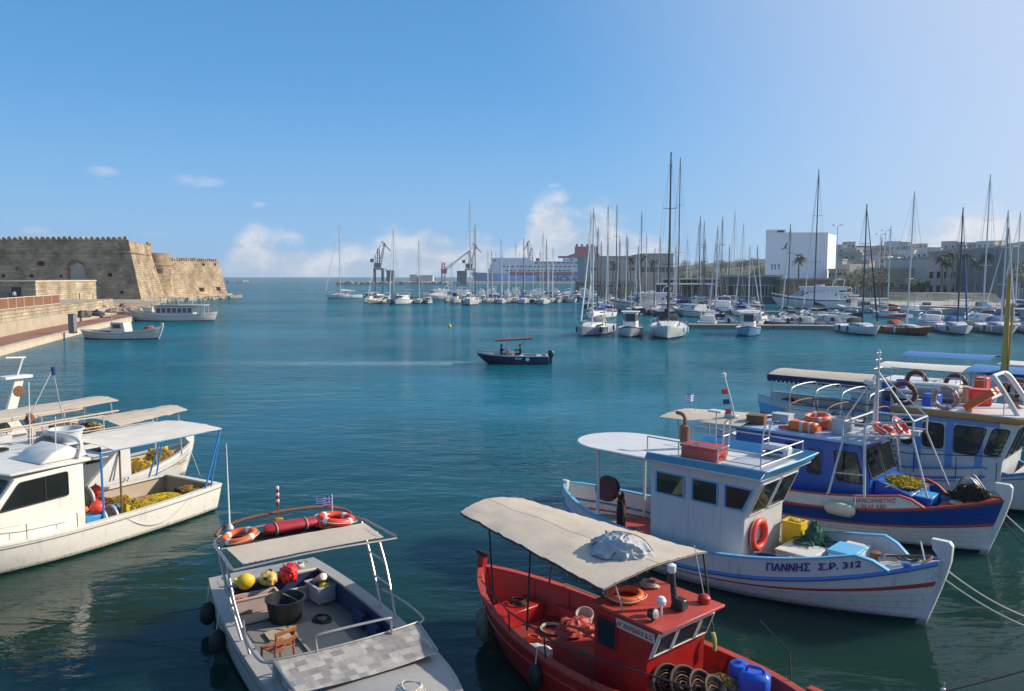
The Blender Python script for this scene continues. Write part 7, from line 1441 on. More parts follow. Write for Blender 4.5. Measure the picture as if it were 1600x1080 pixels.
for k in range(6): box('seat_slat', WOOD, chs, -.18 + k * .06, -.135 + k * .06, -.19, .19, .30, .322, bev=.004)
for z in (.42, .56): box('back_slat', WOOD, chs, -.215, -.19, -.19, .19, z, z + .07, bev=.008)
for i, (u, z, lab) in enumerate(((.10, .38, 'black tyre-like fender at the stern of the grey boat'), (.26, .35, 'second black fender further along the grey boat side'))):
    p = HY.pt(u, .4, -1); fender(Gy, lab, (p.x, p.y - .14, z), .16, .5, BLACK, line=.35)
s_ = MB()
for k in range(4): p = HY.line(.12 + k * .08, .02, -1); q = HY.line(.2 + k * .08, -.3, -1); s_.tube(sag(p, HY.line(.20 + k * .08, .02, -1), .12, 8), .012, 5)
s_.build('side_line', ROPE, Gy)
tube('hanging_line', ROPE, Gy, arc([(2.3 + X, -1.45, ZT - .1), (2.2 + X, -1.35, 1.5), (2.6 + X, -1.3, 1.1), (3.2 + X, -1.38, .9)], 6), .012, 5)

# ================================================================ white cabin boat on the other side
w_o = Vector((-12.87, 21.7)); fW = Vector((math.cos(R(-120)), math.sin(R(-120)))); w_o = w_o + fW * .7
Wb = pose('cabin_boat', 'white cabin fishing boat with blue posts carrying a pale awning', 'fishing boat', w_o.x, w_o.y, -120); X = -.7
HW = Hull(10.6, 3.25, (.84, .78, 1.15), .4, .84, .8, .15, (.07, .5), .3, 2.3, .85)
HW.build(Wb, [(0, .10, GELCOAT), (.10, .13, GREYP), (.13, .93, GELCOAT), (.93, 1.5, ANTIFOUL)], 34, WOODP, .09, .30); HW.rail(Wb, GELCOAT, .17, .06); HW.deck(Wb, .30, GREYP, .02, .46, 'cockpit_sole', ins=.1); HW.deck(Wb, lambda u: HW.zs(u) + .0, GELCOAT, .43, .99, 'side_deck', .02); HW.strake(Wb, GREYP, .12, .018, .0, .99)
prof = [(-.2 + X, .30), (4.2 + X, .78), (2.3 + X, 1.55), (1.62 + X, 2.36), (-.2 + X, 2.44)]
whW = MB().panel((0, 1.16, 0), (1, 0, 0), (0, 0, 1), prof, 2.32).build('cabin', GELCOAT, Wb, bev=.05, seg=2); profW = prof; CUTS.clear()
MB().prism([(-.9 + X, -1.25), (1.75 + X, -1.2), (1.95 + X, 0), (1.75 + X, 1.2), (-.9 + X, 1.25)], 2.445, 2.53).build('cabin_roof', GELCOAT, Wb, bev=.03)
for sd in (-1, 1):
    q = [(.28, 1.64), (2.02, 1.60), (1.50, 2.24), (.28, 2.28)]; q = [(x + X, z) for x, z in q]; q = [(-x, z) for x, z in q] if sd > 0 else q
    if sd > 0: q = [(-x, z) for x, z in [( .28 + X, 1.64), (2.02 + X, 1.60), (1.50 + X, 2.24), (.28 + X, 2.28)]]
    winrow(Wb, [q if sd < 0 else q[::-1]], (0, sd * 1.163, 0), (1, 0, 0) if sd < 0 else (-1, 0, 0), (0, 0, 1), CLEAR, BLACK, fr=.03, rad=.07); box('window_bar', BLACK, Wb, .85 + X, .88 + X, min(sd * 1.16, sd * 1.185), max(sd * 1.16, sd * 1.185), 1.64, 2.27)
fw_ = Vector((-.68, 0, .81)).normalized(); winrow(Wb, [[(-1.0, .1), (-.05, .1), (-.05, .95), (-1.0, .95)], [(.05, .1), (1.0, .1), (1.0, .95), (.05, .95)]], (2.3 + X, 0, 1.56), (0, 1, 0), fw_, CLEAR, BLACK, fr=.03, rad=.06)
hollow(whW, Wb, [(-.2 + X, .42), (3.4 + X, .95), (2.3 + X, 1.5), (1.62 + X, 2.36), (-.2 + X, 2.44)], 1.16)
# flybridge fairing with a navy cover and aerials
MB().panel((0, .95, 0), (1, 0, 0), (0, 0, 1), [(-.45 + X, 2.535), (.85 + X, 2.535), (.50 + X, 2.80), (.05 + X, 2.93), (-.15 + X, 2.78), (-.42 + X, 2.72)], 1.35).build('flybridge_console', GELCOAT, Wb, bev=.07, seg=3); tube('flybridge_arch', GELCOAT, Wb, arc([(-.15 + X, -.95, 2.5), (-.3 + X, -.85, 2.98), (-.32 + X, .75, 3.0), (-.15 + X, 1.05, 2.5)], 6), .06, 8); blob('navy_cover', NAVYCLOTH, Wb, (-.35 + X, -.1, 2.53), .28, 1.0, .24, .25, 2, 5, 36, 16, True, .15)
for x, y, h in ((.1, .35, .95), (.35, .8, 1.15), (.3, -.5, 2.0)): tube('aerial', FARWHITE, Wb, [(x + X, y, 2.6), (x - .05 + X, y, 2.6 + h)], .013, 6)
for sd in (-1, 1):
    tube('side_rail', STEEL, Wb, [HW.line(u, .42, sd, .08) for u in (.44, .55, .68, .8, .92)], .014, 6)
    for u in (.46, .58, .72, .86): tube('stanchion', STEEL, Wb, [HW.line(u, .0, sd, .08), HW.line(u, .42, sd, .08)], .013, 5)
    BLU = mat('blue_post', (.03, .20, .50), .42, var=.12)
    tube('awning_post', BLU, Wb, [(-.55 + X, sd * 1.42, .80), (-.55 + X, sd * 1.40, 2.64)], .032, 8)
    tube('awning_post', BLU, Wb, [(-3.95 + X, sd * 1.40, .86), (-4.62 + X, sd * 1.36, 2.62)], .03, 8); tube('awning_post', BLU, Wb, [(-4.2 + X, sd * 1.36, .86), (-4.62 + X, sd * 1.36, 2.62)], .026, 8)
    tube('awning_rail', BLU, Wb, [(-.55 + X, sd * 1.40, 2.64), (-4.62 + X, sd * 1.36, 2.62)], .024, 8)
tube('awning_rail', BLU, Wb, [(-.55 + X, -1.4, 2.64), (-.55 + X, 1.4, 2.64)], .026, 8); tube('awning_rail', BLU, Wb, [(-4.62 + X, -1.36, 2.62), (-4.62 + X, 1.36, 2.62)], .024, 8)
clothsheet('awning', CANVASW, Wb, (-4.66 + X, -1.42, 2.65), (-.9 + X, -1.5, 2.68), (-.9 + X, 1.44, 2.68), (-4.66 + X, 1.40, 2.65), crown=.07, sag_=.05, ripple=.03); tube('cockpit_post', RUSTY, Wb, [(-1.3 + X, 1.1, .3), (-1.3 + X, 1.1, 2.63)], .028, 7)
net_heap(Wb, 'yellow and brown net laid along the white boat cockpit', (-2.6 + X, .75, .32), 1.15, .42, .50, NETB, NETY, 41, 260); net_heap(Wb, 'brighter yellow net lump at the end of the long net', (-1.75 + X, .35, .32), .5, .5, .60, NETY, NETB, 42, 150); net_heap(Wb, 'dark brown net by the white boat transom', (-4.0 + X, .5, .32), .5, .6, .42, NETD, NETB, 43, 120)
for i, (x, y, z, lab) in enumerate(((-1.0, -.35, .95, 'upper round grey net drum by the blue bin'), (-.95, .85, .60, 'lower round grey net drum near the gunwale'))):
    t = item(Wb, 'net_drum', lab, 'winch', x + X, y, z); MB().lathe([(.01, -.2), (.38, -.19), (.38, -.14), (.16, -.1), (.16, .1), (.38, .14), (.38, .19), (.01, .2)], 26, T=Matrix.Rotation(R(90), 3, 'Y') @ Matrix.Rotation(R(25), 3, 'Z')).build('drum', GREYPL, t); tube('axle', RUSTY, t, [(-.32, 0, 0), (.1, 0, 0)], .05, 8); tube('stand', RUSTY, t, [(0, 0, -.2), (0, 0, -z + .3)], .06, 8)
    MB().lathe([(.17, -.09), (.3, -.08), (.3, .08), (.17, .09)], 20, T=Matrix.Rotation(R(90), 3, 'Y') @ Matrix.Rotation(R(25), 3, 'Z')).build('wound_net', NETD, t)
boxthing(Wb, 'blue_bin', 'upper light blue fish bin by the net drum', 'bin', -.85 + X, -.35 + X, -.75, -.2, .31, 1.25, TEALPL, .05, deg=8); boxthing(Wb, 'blue_bin', 'lower light blue fish bin under the red float', 'bin', -.75 + X, -.3 + X, .55, 1.05, .31, .82, TEALPL, deg=-6)
for i, (x, y, z, m, lab, r) in enumerate(((-.72, .85, .98, ORANGERED, 'round red orange float on the lower blue bin', .20), (-1.75, -.85, 1.0, ORANGERED, 'round red float at the far gunwale of the white boat', .17), (-.45, .2, .82, ORANGE, 'orange net floats bunched beside the blue bins', .13))):
    t = item(Wb, 'float', lab, 'float', x + X, y, z); blob('ball', m, t, (0, 0, 0), r, r, r, .02, 1, 1, 22, 14, False); tube('eye', m, t, [(0, 0, r * .9), (0, 0, r * 1.25)], .03, 7)
    if i == 2:
        for k in range(5): blob('ball', m, t, (.16 * k - .3, .1 * (k % 2), -.05 * (k % 3)), .1, .1, .1, .03, 1, k, 14, 10, False)
mr = item(Wb, 'maroon_net', 'maroon rope heap under the far awning post', 'rope', -1.75 + X, -.75, .6); blob('heap', mat('maroon_rope', (.22, .03, .05), .9, var=.4, scale=10, bump=.8, bscale=40), mr, (0, 0, 0), .35, .45, .2, .4, 3, 7, 28, 14)
bas = item(Wb, 'plastic_basin', 'large pale grey basin on the awning', 'basin', -.75 + X, -.55, 2.76); MB().lathe([(.38, 0), (.45, .32), (.49, .32), (.49, .36), (.43, .36), (.36, .05), (.01, .05)], 26, cap=False).build('body', mat('pale_basin', (.46, .50, .50), .5, var=.12), bas)
nb_ = item(Wb, 'net_bundle', 'grey brown net bundle beside the basin on the awning', 'fishing net', -.35 + X, -.75, 2.60); blob('bundle', mat('grey_net', (.26, .23, .19), .9, var=.4, scale=10, bump=.8, bscale=50), nb_, (0, 0, 0), .35, .4, .36, .3, 2.4, 12, 30, 18, True, .2)
pl_ = HW.pt(.0, 0, 1)
tube('side_line', ROPE, Wb, sag(HW.line(.12, .0, 1), HW.line(.34, -.0, 1), .55, 16), .010, 5)

# ---------------------------------------------------------------- caiques behind it
W2 = pose('fishing_boat', 'white double-ended caique with yellow nets in its bow', 'fishing boat', -14.8, 25.5, 60)
H2 = Hull(10.0, 3.1, (1.0, .75, 1.2), .48, 0, .45, .4, (.07, .5), .3, 2.3, .85); H2.build(W2, [(0, .93, WHITE), (.93, 1.5, ANTIFOUL)], 30, WHITE2, .06, .35); H2.rail(W2, WHITE2, .14, .06); H2.strake(W2, GREYP, .3, .025, .02, .98); H2.deck(W2, .38, GREYP, .02, .96, ins=.05); stem(H2, W2, WHITE, .08, .35, .06); [H2.strake(W2, SEAM, v_, .005, .02, .98, name='plank_seam') for v_ in (.15, .45, .6, .75)]
MB().panel((0, 1.1, 0), (1, 0, 0), (0, 0, 1), [(-2.6, .4), (1.75, .4), (1.7, 2.2), (-2.6, 2.2)], 2.2).build('wheelhouse', WHITE2, W2, bev=.03); MB().prism([(-2.8, -1.25), (1.85, -1.25), (1.85, 1.25), (-2.8, 1.25)], 2.202, 2.28).build('roof', WHITE2, W2, bev=.02)
for k in range(4): winrow(W2, [[(-2.3 + k * .8, 1.45), (-1.75 + k * .8, 1.45), (-1.75 + k * .8, 1.95), (-2.3 + k * .8, 1.95)]], (0, -1.103, 0), (1, 0, 0), (0, 0, 1), GLASS, WHITE2, rad=.05)
clothsheet('awning', CANVAS, W2, (1.3, -1.2, 2.55), (4.3, -.75, 2.6), (4.3, .75, 2.6), (1.3, 1.2, 2.55), crown=.12, sag_=.04, ripple=.05)
for x, y in ((4.0, .6), (2.6, 1.1)):
    for sd in (-1, 1): tube('awning_post', GALV, W2, [(x, sd * y, 2.58), (x, sd * (y + .15), .95)], .022, 6)
rlp = [(-2.7, -1.1), (-1.5, -1.1), (-.3, -1.1), (.8, -1.1), (.8, 1.1), (-.3, 1.1), (-1.5, 1.1), (-2.7, 1.1)]
for k in range(8):
    tube('stanchion', PALEPOST, W2, [(*rlp[k], 2.28), (*rlp[k], 2.95)], .02, 6); tube('rail', PALEPOST, W2, [(*rlp[k], 2.95), (*rlp[(k + 1) % 8], 2.95)], .02, 6); tube('rail', PALEPOST, W2, [(*rlp[k], 2.62), (*rlp[(k + 1) % 8], 2.62)], .015, 6)
tube('mast', PALEPOST, W2, [(-1.0, 0, 2.28), (-.9, 0, 3.2)], .06, 8); tube('mast_stay', GALV, W2, [(-.9, 0, 3.2), (-.1, .1, 4.5)], .018, 6); tube('mast_stay', GALV, W2, [(.2, 0, 2.28), (-.1, .1, 4.55)], .014, 6); MB().lathe([(.01, .15), (.07, .1), (.07, -.12), (.01, -.15)], 10, (-.08, .1, 4.45)).build('lantern', NAVY, W2); blob('wheel_gear', RUSTY, W2, (-.95, 0, 3.0), .14, .14, .2, .5, 3, 3, 16, 10, False)
net_heap(W2, 'bright yellow net heaped in the caique bow', (3.6, .0, .55), .6, .5, .60, NETY, NETB, 51, 220); net_heap(W2, 'yellow ochre net amidships in the white caique', (2.5, -.25, .40), .6, .6, .60, NETY, NETB, 52, 180)
for i, (x, y, m, lab) in enumerate(((-.5, -.4, WOODP, 'brown plank box on the caique roof'), (.3, .3, RUSTY, 'dark brown box of gear beside the roof rail'), (-1.9, .2, GREYPL, 'grey gear box on the caique roof'))): boxthing(W2, 'gear_box', lab, 'box', x - .35, x + .35, y - .3, y + .3, 2.285, 2.62, m, deg=10 * i)
W3 = pose('fishing_boat', 'pale boat under a flat cream awning behind the double-ended caique', 'fishing boat', -18.0, 27.4, 60)
H3 = Hull(9.6, 3.0, (1.0, .75, 1.15), .48, 0, .45, .4, (.07, .5), .3, 2.3, .85); H3.build(W3, [(0, .3, STRAKEBLUE), (.3, .93, WHITE), (.93, 1.5, ANTIFOUL)], 24, WHITE2, .06, .35); H3.rail(W3, WHITE2, .14, .06); H3.deck(W3, .38, GREYP, .02, .96, ins=.05)
clothsheet('awning', CANVAS, W3, (-1.6, -1.2, 2.62), (3.9, -.9, 2.72), (3.9, .9, 2.72), (-1.6, 1.2, 2.62), crown=.10, sag_=.04, ripple=.04)
for x, y in ((3.6, .85), (.8, 1.1), (-1.3, 1.15)):
    for sd in (-1, 1): tube('awning_post', GALV, W3, [(x, sd * y, 2.66), (x, sd * (y + .2), .9)], .022, 6)
MB().panel((0, .8, 0), (1, 0, 0), (0, 0, 1), [(-2.8, .4), (-1.8, .4), (-1.7, 1.9), (-2.8, 1.9)], 1.6).build('wheelhouse', WHITE2, W3, bev=.03)
W4 = pose('cabin_boat', 'white boat with a tall radar mast at the end of the moored row', 'fishing boat', -21.2, 29.3, 60)
H4 = Hull(10, 3.2, (1.0, .85, 1.4), .45, .8, .6, .1, (.07, .5), .3, 2.3, .85); H4.build(W4, [(0, .93, GELCOAT), (.93, 1.5, ANTIFOUL)], 24); H4.rail(W4, GELCOAT, .2, .06); H4.deck(W4, lambda u: H4.zs(u) - .05, GELCOAT)
MB().panel((0, 1.1, 0), (1, 0, 0), (0, 0, 1), [(-1.5, .8), (2.6, .8), (1.8, 2.2), (-1.5, 2.3)], 2.2).build('cabin', GELCOAT, W4, bev=.05); winrow(W4, [[(-1.1, 1.55), (.2, 1.55), (.2, 2.05), (-1.1, 2.05)], [(.4, 1.55), (1.7, 1.55), (1.4, 2.05), (.4, 2.05)]], (0, -1.103, 0), (1, 0, 0), (0, 0, 1), GLASS, BLACK, rad=.06)
MB().panel((0, -.5, 0), (1, 0, 0), (0, 0, 1), [(1.75, 2.25), (2.15, 2.25), (2.5, 3.5), (2.15, 3.5)], .14).build('radar_mast', GELCOAT, W4, bev=.02); box('mast_head', FARWHITE, W4, 1.7, 2.75, -.8, -.2, 3.5, 3.62, bev=.02); tube('mast_bar', FARWHITE, W4, [(2.3, -.5, 3.6), (2.55, -.5, 4.3)], .035, 6); tube('mast_bar', FARWHITE, W4, [(1.9, -.5, 4.35), (2.65, -.5, 4.3)], .035, 6); MB().lathe([(.01, -.05), (.2, -.04), (.24, .0), (.2, .04), (.01, .05)], 18, (2.25, -.62, 3.0), T=Matrix.Rotation(R(90), 3, 'X')).build('horn', RUSTY, W4)
clothsheet('awning', CANVASW, W4, (2.4, -1.3, 1.95), (4.4, -.7, 2.05), (4.4, .7, 2.05), (2.4, 1.3, 1.95), crown=.1)

# ---------------------------------------------------------------- speedboat with two people
Sp = pose('speedboat', 'dark blue open speedboat with a canvas bimini crossing the harbour', 'speedboat', -.02, 68.3, 180)
HS = Hull(6.3, 2.2, (.70, .72, .98), .4, .9, 1.0, -.05, (.10, .55), .3, 2.4, .8); SB = mat('speedboat_navy', (.012, .03, .075), .3, var=.12)
HS.build(Sp, [(0, .06, GREYPL), (.06, .95, SB), (.95, 1.5, ANTIFOUL)], 28, GREYPL, .10, .3); HS.rail(Sp, GREYPL, .16, .05); HS.deck(Sp, .30, GREYPL, 0, .9, ins=.1); HS.deck(Sp, lambda u: HS.zs(u) - .04, GREYPL, .75, .99, 'fore_deck')
for sd in (1, -1):
    mp_ = lambda x0, z0: (lambda a, b, c_: (lambda p: Vector((p.x, p.y * 1.0 + sd * (.012 + c_), z0 + b)))(HS.pt((x0 - sd * a * -1 if False else x0 + (a if sd < 0 else -a)) / 6.3 + .5, .45, sd)))
    for k in range(4): x = -.35 - k * .14; p = HS.pt(x / 6.3 + .5, .28, sd); box('hull_mark', FARWHITE, Sp, x - .05, x + .05, min(p.y + sd * .002, p.y + sd * .02), max(p.y + sd * .002, p.y + sd * .02), p.z - .05, p.z + .06)
    p = HS.pt(-1.35 / 6.3 + .5, .35, sd); MB().lathe([(.16, -.01), (.16, .01)], 18, (-1.35, p.y + sd * .012, p.z), T=Matrix.Rotation(R(90), 3, 'X')).build('round_emblem', FARWHITE, Sp)
box('console', mat('tan_console', (.36, .27, .18), .6), Sp, -.15, .55, -.4, .4, .30, 1.05, bev=.06); box('windscreen', GLASS, Sp, .40, .43, -.38, .38, 1.05, 1.4); box('helm_seat', GREYPL, Sp, -1.0, -.5, -.45, .45, .30, .75, bev=.05); box('stern_bench', GREYPL, Sp, -2.6, -2.1, -.85, .85, .30, .7, bev=.05)
en = box('engine_cowl', BLACKP, Sp, -3.65, -3.15, -.22, .22, .55, 1.15, bev=.1); box('engine_leg', BLACKP, Sp, -3.5, -3.25, -.1, .1, -.4, .55)
for sd in (-1, 1):
    tube('bow_rail', STEEL, Sp, [HS.line(u, .0 if u < .6 else .22, sd, .06) for u in (.58, .66, .8, .92, .98)], .018, 6)
    tube('bimini_leg', STEEL, Sp, [(-.1, sd * .85, .72), (1.0, sd * .75, 2.1)], .02, 6); tube('bimini_leg', STEEL, Sp, [(-.1, sd * .85, .72), (-1.3, sd * .75, 2.22)], .02, 6); tube('bimini_leg', STEEL, Sp, [(.8, sd * .9, .8), (.2, sd * .75, 2.2)], .016, 6)
clothsheet('bimini', mat('bimini_canvas', (.11, .085, .06), .85, var=.15), Sp, (-1.75, -.85, 2.26), (1.45, -.8, 2.08), (1.45, .8, 2.08), (-1.75, .85, 2.26), crown=.12, thick=.10)
tube('aerial', FARWHITE, Sp, [(.35, .4, 1.05), (.25, .42, 2.6)], .012, 5)
def person(name, label, loc, deg, J, rad, edges, cloth_z, cm, seat=False):
    """one skinned body grown on a joint tree; clothes are the body's own faces below the collar"""
    t = thing(name, label, 'person', loc, deg); keys = list(J); me = bpy.data.meshes.new('body'); me.from_pydata([J[k] for k in keys], [(keys.index(a), keys.index(b)) for a, b in edges], [])
    ob = bpy.data.objects.new('body', me); C.objects.link(ob); md = ob.modifiers.new('s', 'SKIN')
    for i, k in enumerate(keys): me.skin_vertices[0].data[i].radius = rad[k] if isinstance(rad[k], tuple) else (rad[k], rad[k]); me.skin_vertices[0].data[i].use_root = (k == 'pelvis')
    sb = ob.modifiers.new('d', 'SUBSURF'); sb.levels = 2; sb.render_levels = 2
    m2 = bpy.data.meshes.new_from_object(ob.evaluated_get(bpy.context.evaluated_depsgraph_get())); bpy.data.objects.remove(ob)
    m2.materials.clear(); m2.materials.append(cm[0]); m2.materials.append(SKIN); m2.materials.append(cm[1])
    hd = Vector(J['head']); hands = [Vector(J[k]) for k in ('handl', 'handr')]
    for p in m2.polygons:
        c_ = p.center; p.use_smooth = True
        p.material_index = 1 if (c_.z > cloth_z or min((c_ - h).length for h in hands) < .09) else 2 if c_.z < J['pelvis'][2] - .02 else 0
    b = link('body', m2, t); blob('hair', HAIR, t, (hd.x - .015, hd.y, hd.z + .035), .105, .095, .11, .06, 3, 3, 20, 12, False)
    nz = MB().add([(hd.x + .095, -.02 + hd.y, hd.z - .03), (hd.x + .095, .02 + hd.y, hd.z - .03), (hd.x + .125, hd.y, hd.z - .03), (hd.x + .09, hd.y, hd.z + .02)], [(0, 1, 2), (0, 2, 3), (1, 3, 2)]); nz.build('nose', SKIN, t)
    return t
BE = [('pelvis', 'chest'), ('chest', 'neck'), ('neck', 'head'), ('head', 'crown'), ('chest', 'shl'), ('shl', 'ell'), ('ell', 'handl'), ('chest', 'shr'), ('shr', 'elr'), ('elr', 'handr'), ('pelvis', 'hipl'), ('hipl', 'knl'), ('knl', 'ankl'), ('ankl', 'toel'), ('pelvis', 'hipr'), ('hipr', 'knr'), ('knr', 'ankr'), ('ankr', 'toer')]
BR = dict(pelvis=(.15, .12), chest=(.17, .13), neck=.06, head=(.085, .095), crown=.07, shl=.075, shr=.075, ell=.05, elr=.05, handl=.04, handr=.04, hipl=.095, hipr=.095, knl=.065, knr=.065, ankl=.045, ankr=.045, toel=.04, toer=.04)
def sitting(reach=.45): return dict(pelvis=(0, 0, .1), chest=(.03, 0, .50), neck=(.04, 0, .68), head=(.06, 0, .80), crown=(.06, 0, .88), shl=(.03, .19, .56), shr=(.03, -.19, .56), ell=(.22, .25, .40), elr=(.22, -.25, .40), handl=(reach, .2, .46), handr=(reach, -.2, .46), hipl=(.06, .1, .08), hipr=(.06, -.1, .08), knl=(.46, .13, .08), knr=(.46, -.13, .08), ankl=(.48, .13, -.36), ankr=(.48, -.13, -.36), toel=(.62, .13, -.40), toer=(.62, -.13, -.40))
def standing(): return dict(pelvis=(0, 0, .95), chest=(.01, 0, 1.32), neck=(.01, 0, 1.50), head=(.03, 0, 1.62), crown=(.03, 0, 1.70), shl=(0, .19, 1.40), shr=(0, -.19, 1.40), ell=(-.02, .26, 1.12), elr=(-.02, -.26, 1.12), handl=(.06, .25, .86), handr=(.06, -.25, .86), hipl=(0, .1, .9), hipr=(0, -.1, .9), knl=(.03, .11, .5), knr=(-.03, -.11, .5), ankl=(.03, .11, .09), ankr=(-.08, -.11, .09), toel=(.16, .11, .04), toer=(.05, -.11, .04))
person('person', 'person in dark clothes steering behind the speedboat console', on(Sp, -.78, .0, .76), 180, sitting(.62), BR, BE, .69, (DARKCL, DARKCL))
person('person', 'person in dark clothes sitting before the speedboat console facing aft', on(Sp, .95, .1, .76), 0, sitting(.35), BR, BE, .69, (DARKCL, DARKCL)); boxthing(Sp, 'cool_box', 'pale box seat before the speedboat console', 'box', .75, 1.15, -.3, .5, .31, .76, GREYPL)
for i, (px, py, z, cm, lab) in enumerate(((16, 470, 3.41, (DARKCL, DARKCL), 'person in black walking on the promenade'), (23, 470, 3.41, (mat('pale_blue_shirt', (.35, .45, .55), .8), DARKCL), 'person in a pale blue top on the promenade'), (52, 466, 3.41, (DARKCL, BLUECL), 'person in dark jacket at the promenade railing'))):
    q = g(px, py, z); q = Vector((min(q.x, -60), q.y, z)); person('person', lab, (q.x, q.y, z), 40 + 90 * i, standing(), BR, BE, 1.5, cm)

# ---------------------------------------------------------------- boats along the fort quay
def quayboat(px, py, deg, L, lab, big):
    p = g(px, py); o = pose('fishing_boat', lab, 'fishing boat', p.x, p.y, deg); H = Hull(L, L * .3, (L * .10, L * .075, L * .14), .48, 0, .6, .5, (.07, .5), .3, 2.3, .85); OW = mat('weathered_white', (.52, .52, .50), .5, var=.15, streak=.2, scale=.6)
    H.build(o, [(0, .2, OW), (.2, .26, GREYP), (.26, .92, OW), (.92, 1.5, ANTIFOUL)], 26, OW, .06, .3); H.rail(o, OW, .14, .07); H.deck(o, .35 if not big else .6, GREYP, .02, .96, ins=.05); stem(H, o, OW, .08, .4, .06)
    if big:
        MB().panel((0, 1.4, 0), (1, 0, 0), (0, 0, 1), [(-3.5, .6), (2.6, .6), (2.9, 2.5), (-3.5, 2.5)], 2.8).build('cabin', OW, o, bev=.04); MB().prism([(-5.6, -1.6), (3.3, -1.6), (3.3, 1.6), (-5.6, 1.6)], 2.6, 2.7).build('roof', CANVASB if False else OW, o, bev=.02); MB().prism([(-3.0, -1.2), (2.0, -1.2), (2.0, 1.2), (-3.0, 1.2)], 3.9, 3.98).build('sun_roof', OW, o)
        for sd in (-1, 1):
            for k in range(7): winrow(o, [[(-3.3 + k * .85, 1.4) if sd < 0 else (3.3 - k * .85 - .65, 1.4), (-2.65 + k * .85, 1.4) if sd < 0 else (3.3 - k * .85, 1.4), (-2.65 + k * .85, 2.2) if sd < 0 else (3.3 - k * .85, 2.2), (-3.3 + k * .85, 2.2) if sd < 0 else (3.3 - k * .85 - .65, 2.2)]], (0, sd * 1.403, 0), (1, 0, 0) if sd < 0 else (-1, 0, 0), (0, 0, 1), mat('bluish_pane', (.03, .05, .14), .15), None, rad=.04)
            for x in (-5.4, -4.4): tube('roof_post', OW, o, [(x, sd * 1.5, 2.6), (x, sd * 1.5, .7)], .05, 6)
            for x in (-2.8, -.5, 1.8): tube('sun_roof_post', OW, o, [(x, sd * 1.15, 3.9), (x, sd * 1.3, 2.7)], .04, 6)
            tube('roof_rail', OW, o, [(-5.5, sd * 1.5, 3.4), (3.2, sd * 1.5, 3.4)], .03, 5)
            for k in range(8): tube('stanchion', OW, o, [(-5.5 + k * 1.24, sd * 1.5, 2.7), (-5.5 + k * 1.24, sd * 1.5, 3.4)], .025, 5)
        tube('mast', OW, o, [(3.6, 0, .8), (3.6, 0, 5.2)], .07, 6)
    else:
        MB().panel((0, .8, 0), (1, 0, 0), (0, 0, 1), [(-.9, .35), (1.1, .35), (.8, 2.0), (-.9, 2.0)], 1.6).build('wheelhouse', OW, o, bev=.03); winrow(o, [[(-.6, 1.3), (.5, 1.3), (.4, 1.8), (-.6, 1.8)]], (0, -.803, 0), (1, 0, 0), (0, 0, 1), GLASS, None, rad=.04); MB().panel((.88, 0, 1.15), (0, 1, 0), (-.2, 0, 1), [(-.7, 0), (.7, 0), (.7, .75), (-.7, .75)], .02).build('windscreen', FARGLASS, o)
        for k in range(5): blob('deck_gear', HEAP[k % 4], o, (-3.6 + k * .6, .2 * (k % 2) - .1, .4), .4, .4, .5, .4, 3, k, 14, 10)
        tube('mast', GALV, o, [(-1.2, 0, 1.9), (-1.2, 0, 4.0)], .04, 6); blob('bow_nets', mat('rust_net', (.30, .10, .05), .9, var=.4, scale=4), o, (3.7, 0, .9), .8, .7, .7, .3, 3, 3, 20, 12)
    return o
quayboat(190, 529, -8, 11.0, 'weathered white fishing boat with rusty nets by the walkway', False)
quayboat(272, 501, 188, 14.5, 'white excursion boat with a long row of cabin windows', True)
quayboat(234, 497, 170, 10.5, 'low grey fishing boat behind the excursion boat', False)
gw = thing('gangway', 'pinkish timber gangway and nets on the quay behind the boats', 'gangway', g(172, 492, 0)); 
for k in range(9): box('plank', mat('pink_plank', (.42, .26, .20), .8, var=.25), gw, k * .9, k * .9 + .8, -.9, .9, 1.62 + .12 * (8 - k) * .3, 1.7 + .12 * (8 - k) * .3)

# ---------------------------------------------------------------- loose deck gear
def coil(root, lab, x, y, z, r=.22, m=ROPE, n=4):
    t = item(root, 'rope_coil', lab, 'rope', x, y, z); r_ = random.Random(int(x * 91 + y * 37)); pts = []
    for j in range(n * 22): a = 2 * math.pi * j / 22; q = r * (1 - .10 * (j // 22) + .08 * math.sin(3 * a + j * .05)); pts.append((q * math.cos(a), q * math.sin(a) * .85, .015 + .018 * (j / 22) + .012 * r_.random()))
    tube('coil', m, t, pts, .014, 5); return t
def pole(root, lab, a, b, m=GALV, r=.018):
    t = item(root, 'boat_hook', lab, 'pole', *a); d = Vector(b) - Vector(a); tube('shaft', m, t, [(0, 0, 0), tuple(d)], r, 7); MB().tube([d, d * 1.02 + Vector((0, 0, .05)), d * 1.01 + Vector((.06, 0, .09))], .012, 6).build('hook', RUSTY, t)
coil(G, 'pale rope coil on the caique fore deck', 4.1, .35, 1.14); coil(G, 'dark rope coil by the caique wheelhouse door', -1.9, -.3, .385, .2, ROPED); coil(G, 'green rope coil on the low white hatch', 1.85, .55, .915, .17, NETG); pole(G, 'long boat hook lying on the caique bulwark', (.9, 1.35, 1.02), (3.4, 1.2, 1.36), WOODP)
coil(Pn, 'pale rope coil on the red fore deck', 4.3, -.35, 1.33, .18); coil(Pn, 'orange rope coil on the blue wheelhouse roof', -.45, -.75, 2.82, .2, ORANGE); pole(Pn, 'wooden boat hook across the blue wheelhouse roof', (-1.7, .9, 2.84), (1.4, 1.0, 2.86), WOODP)
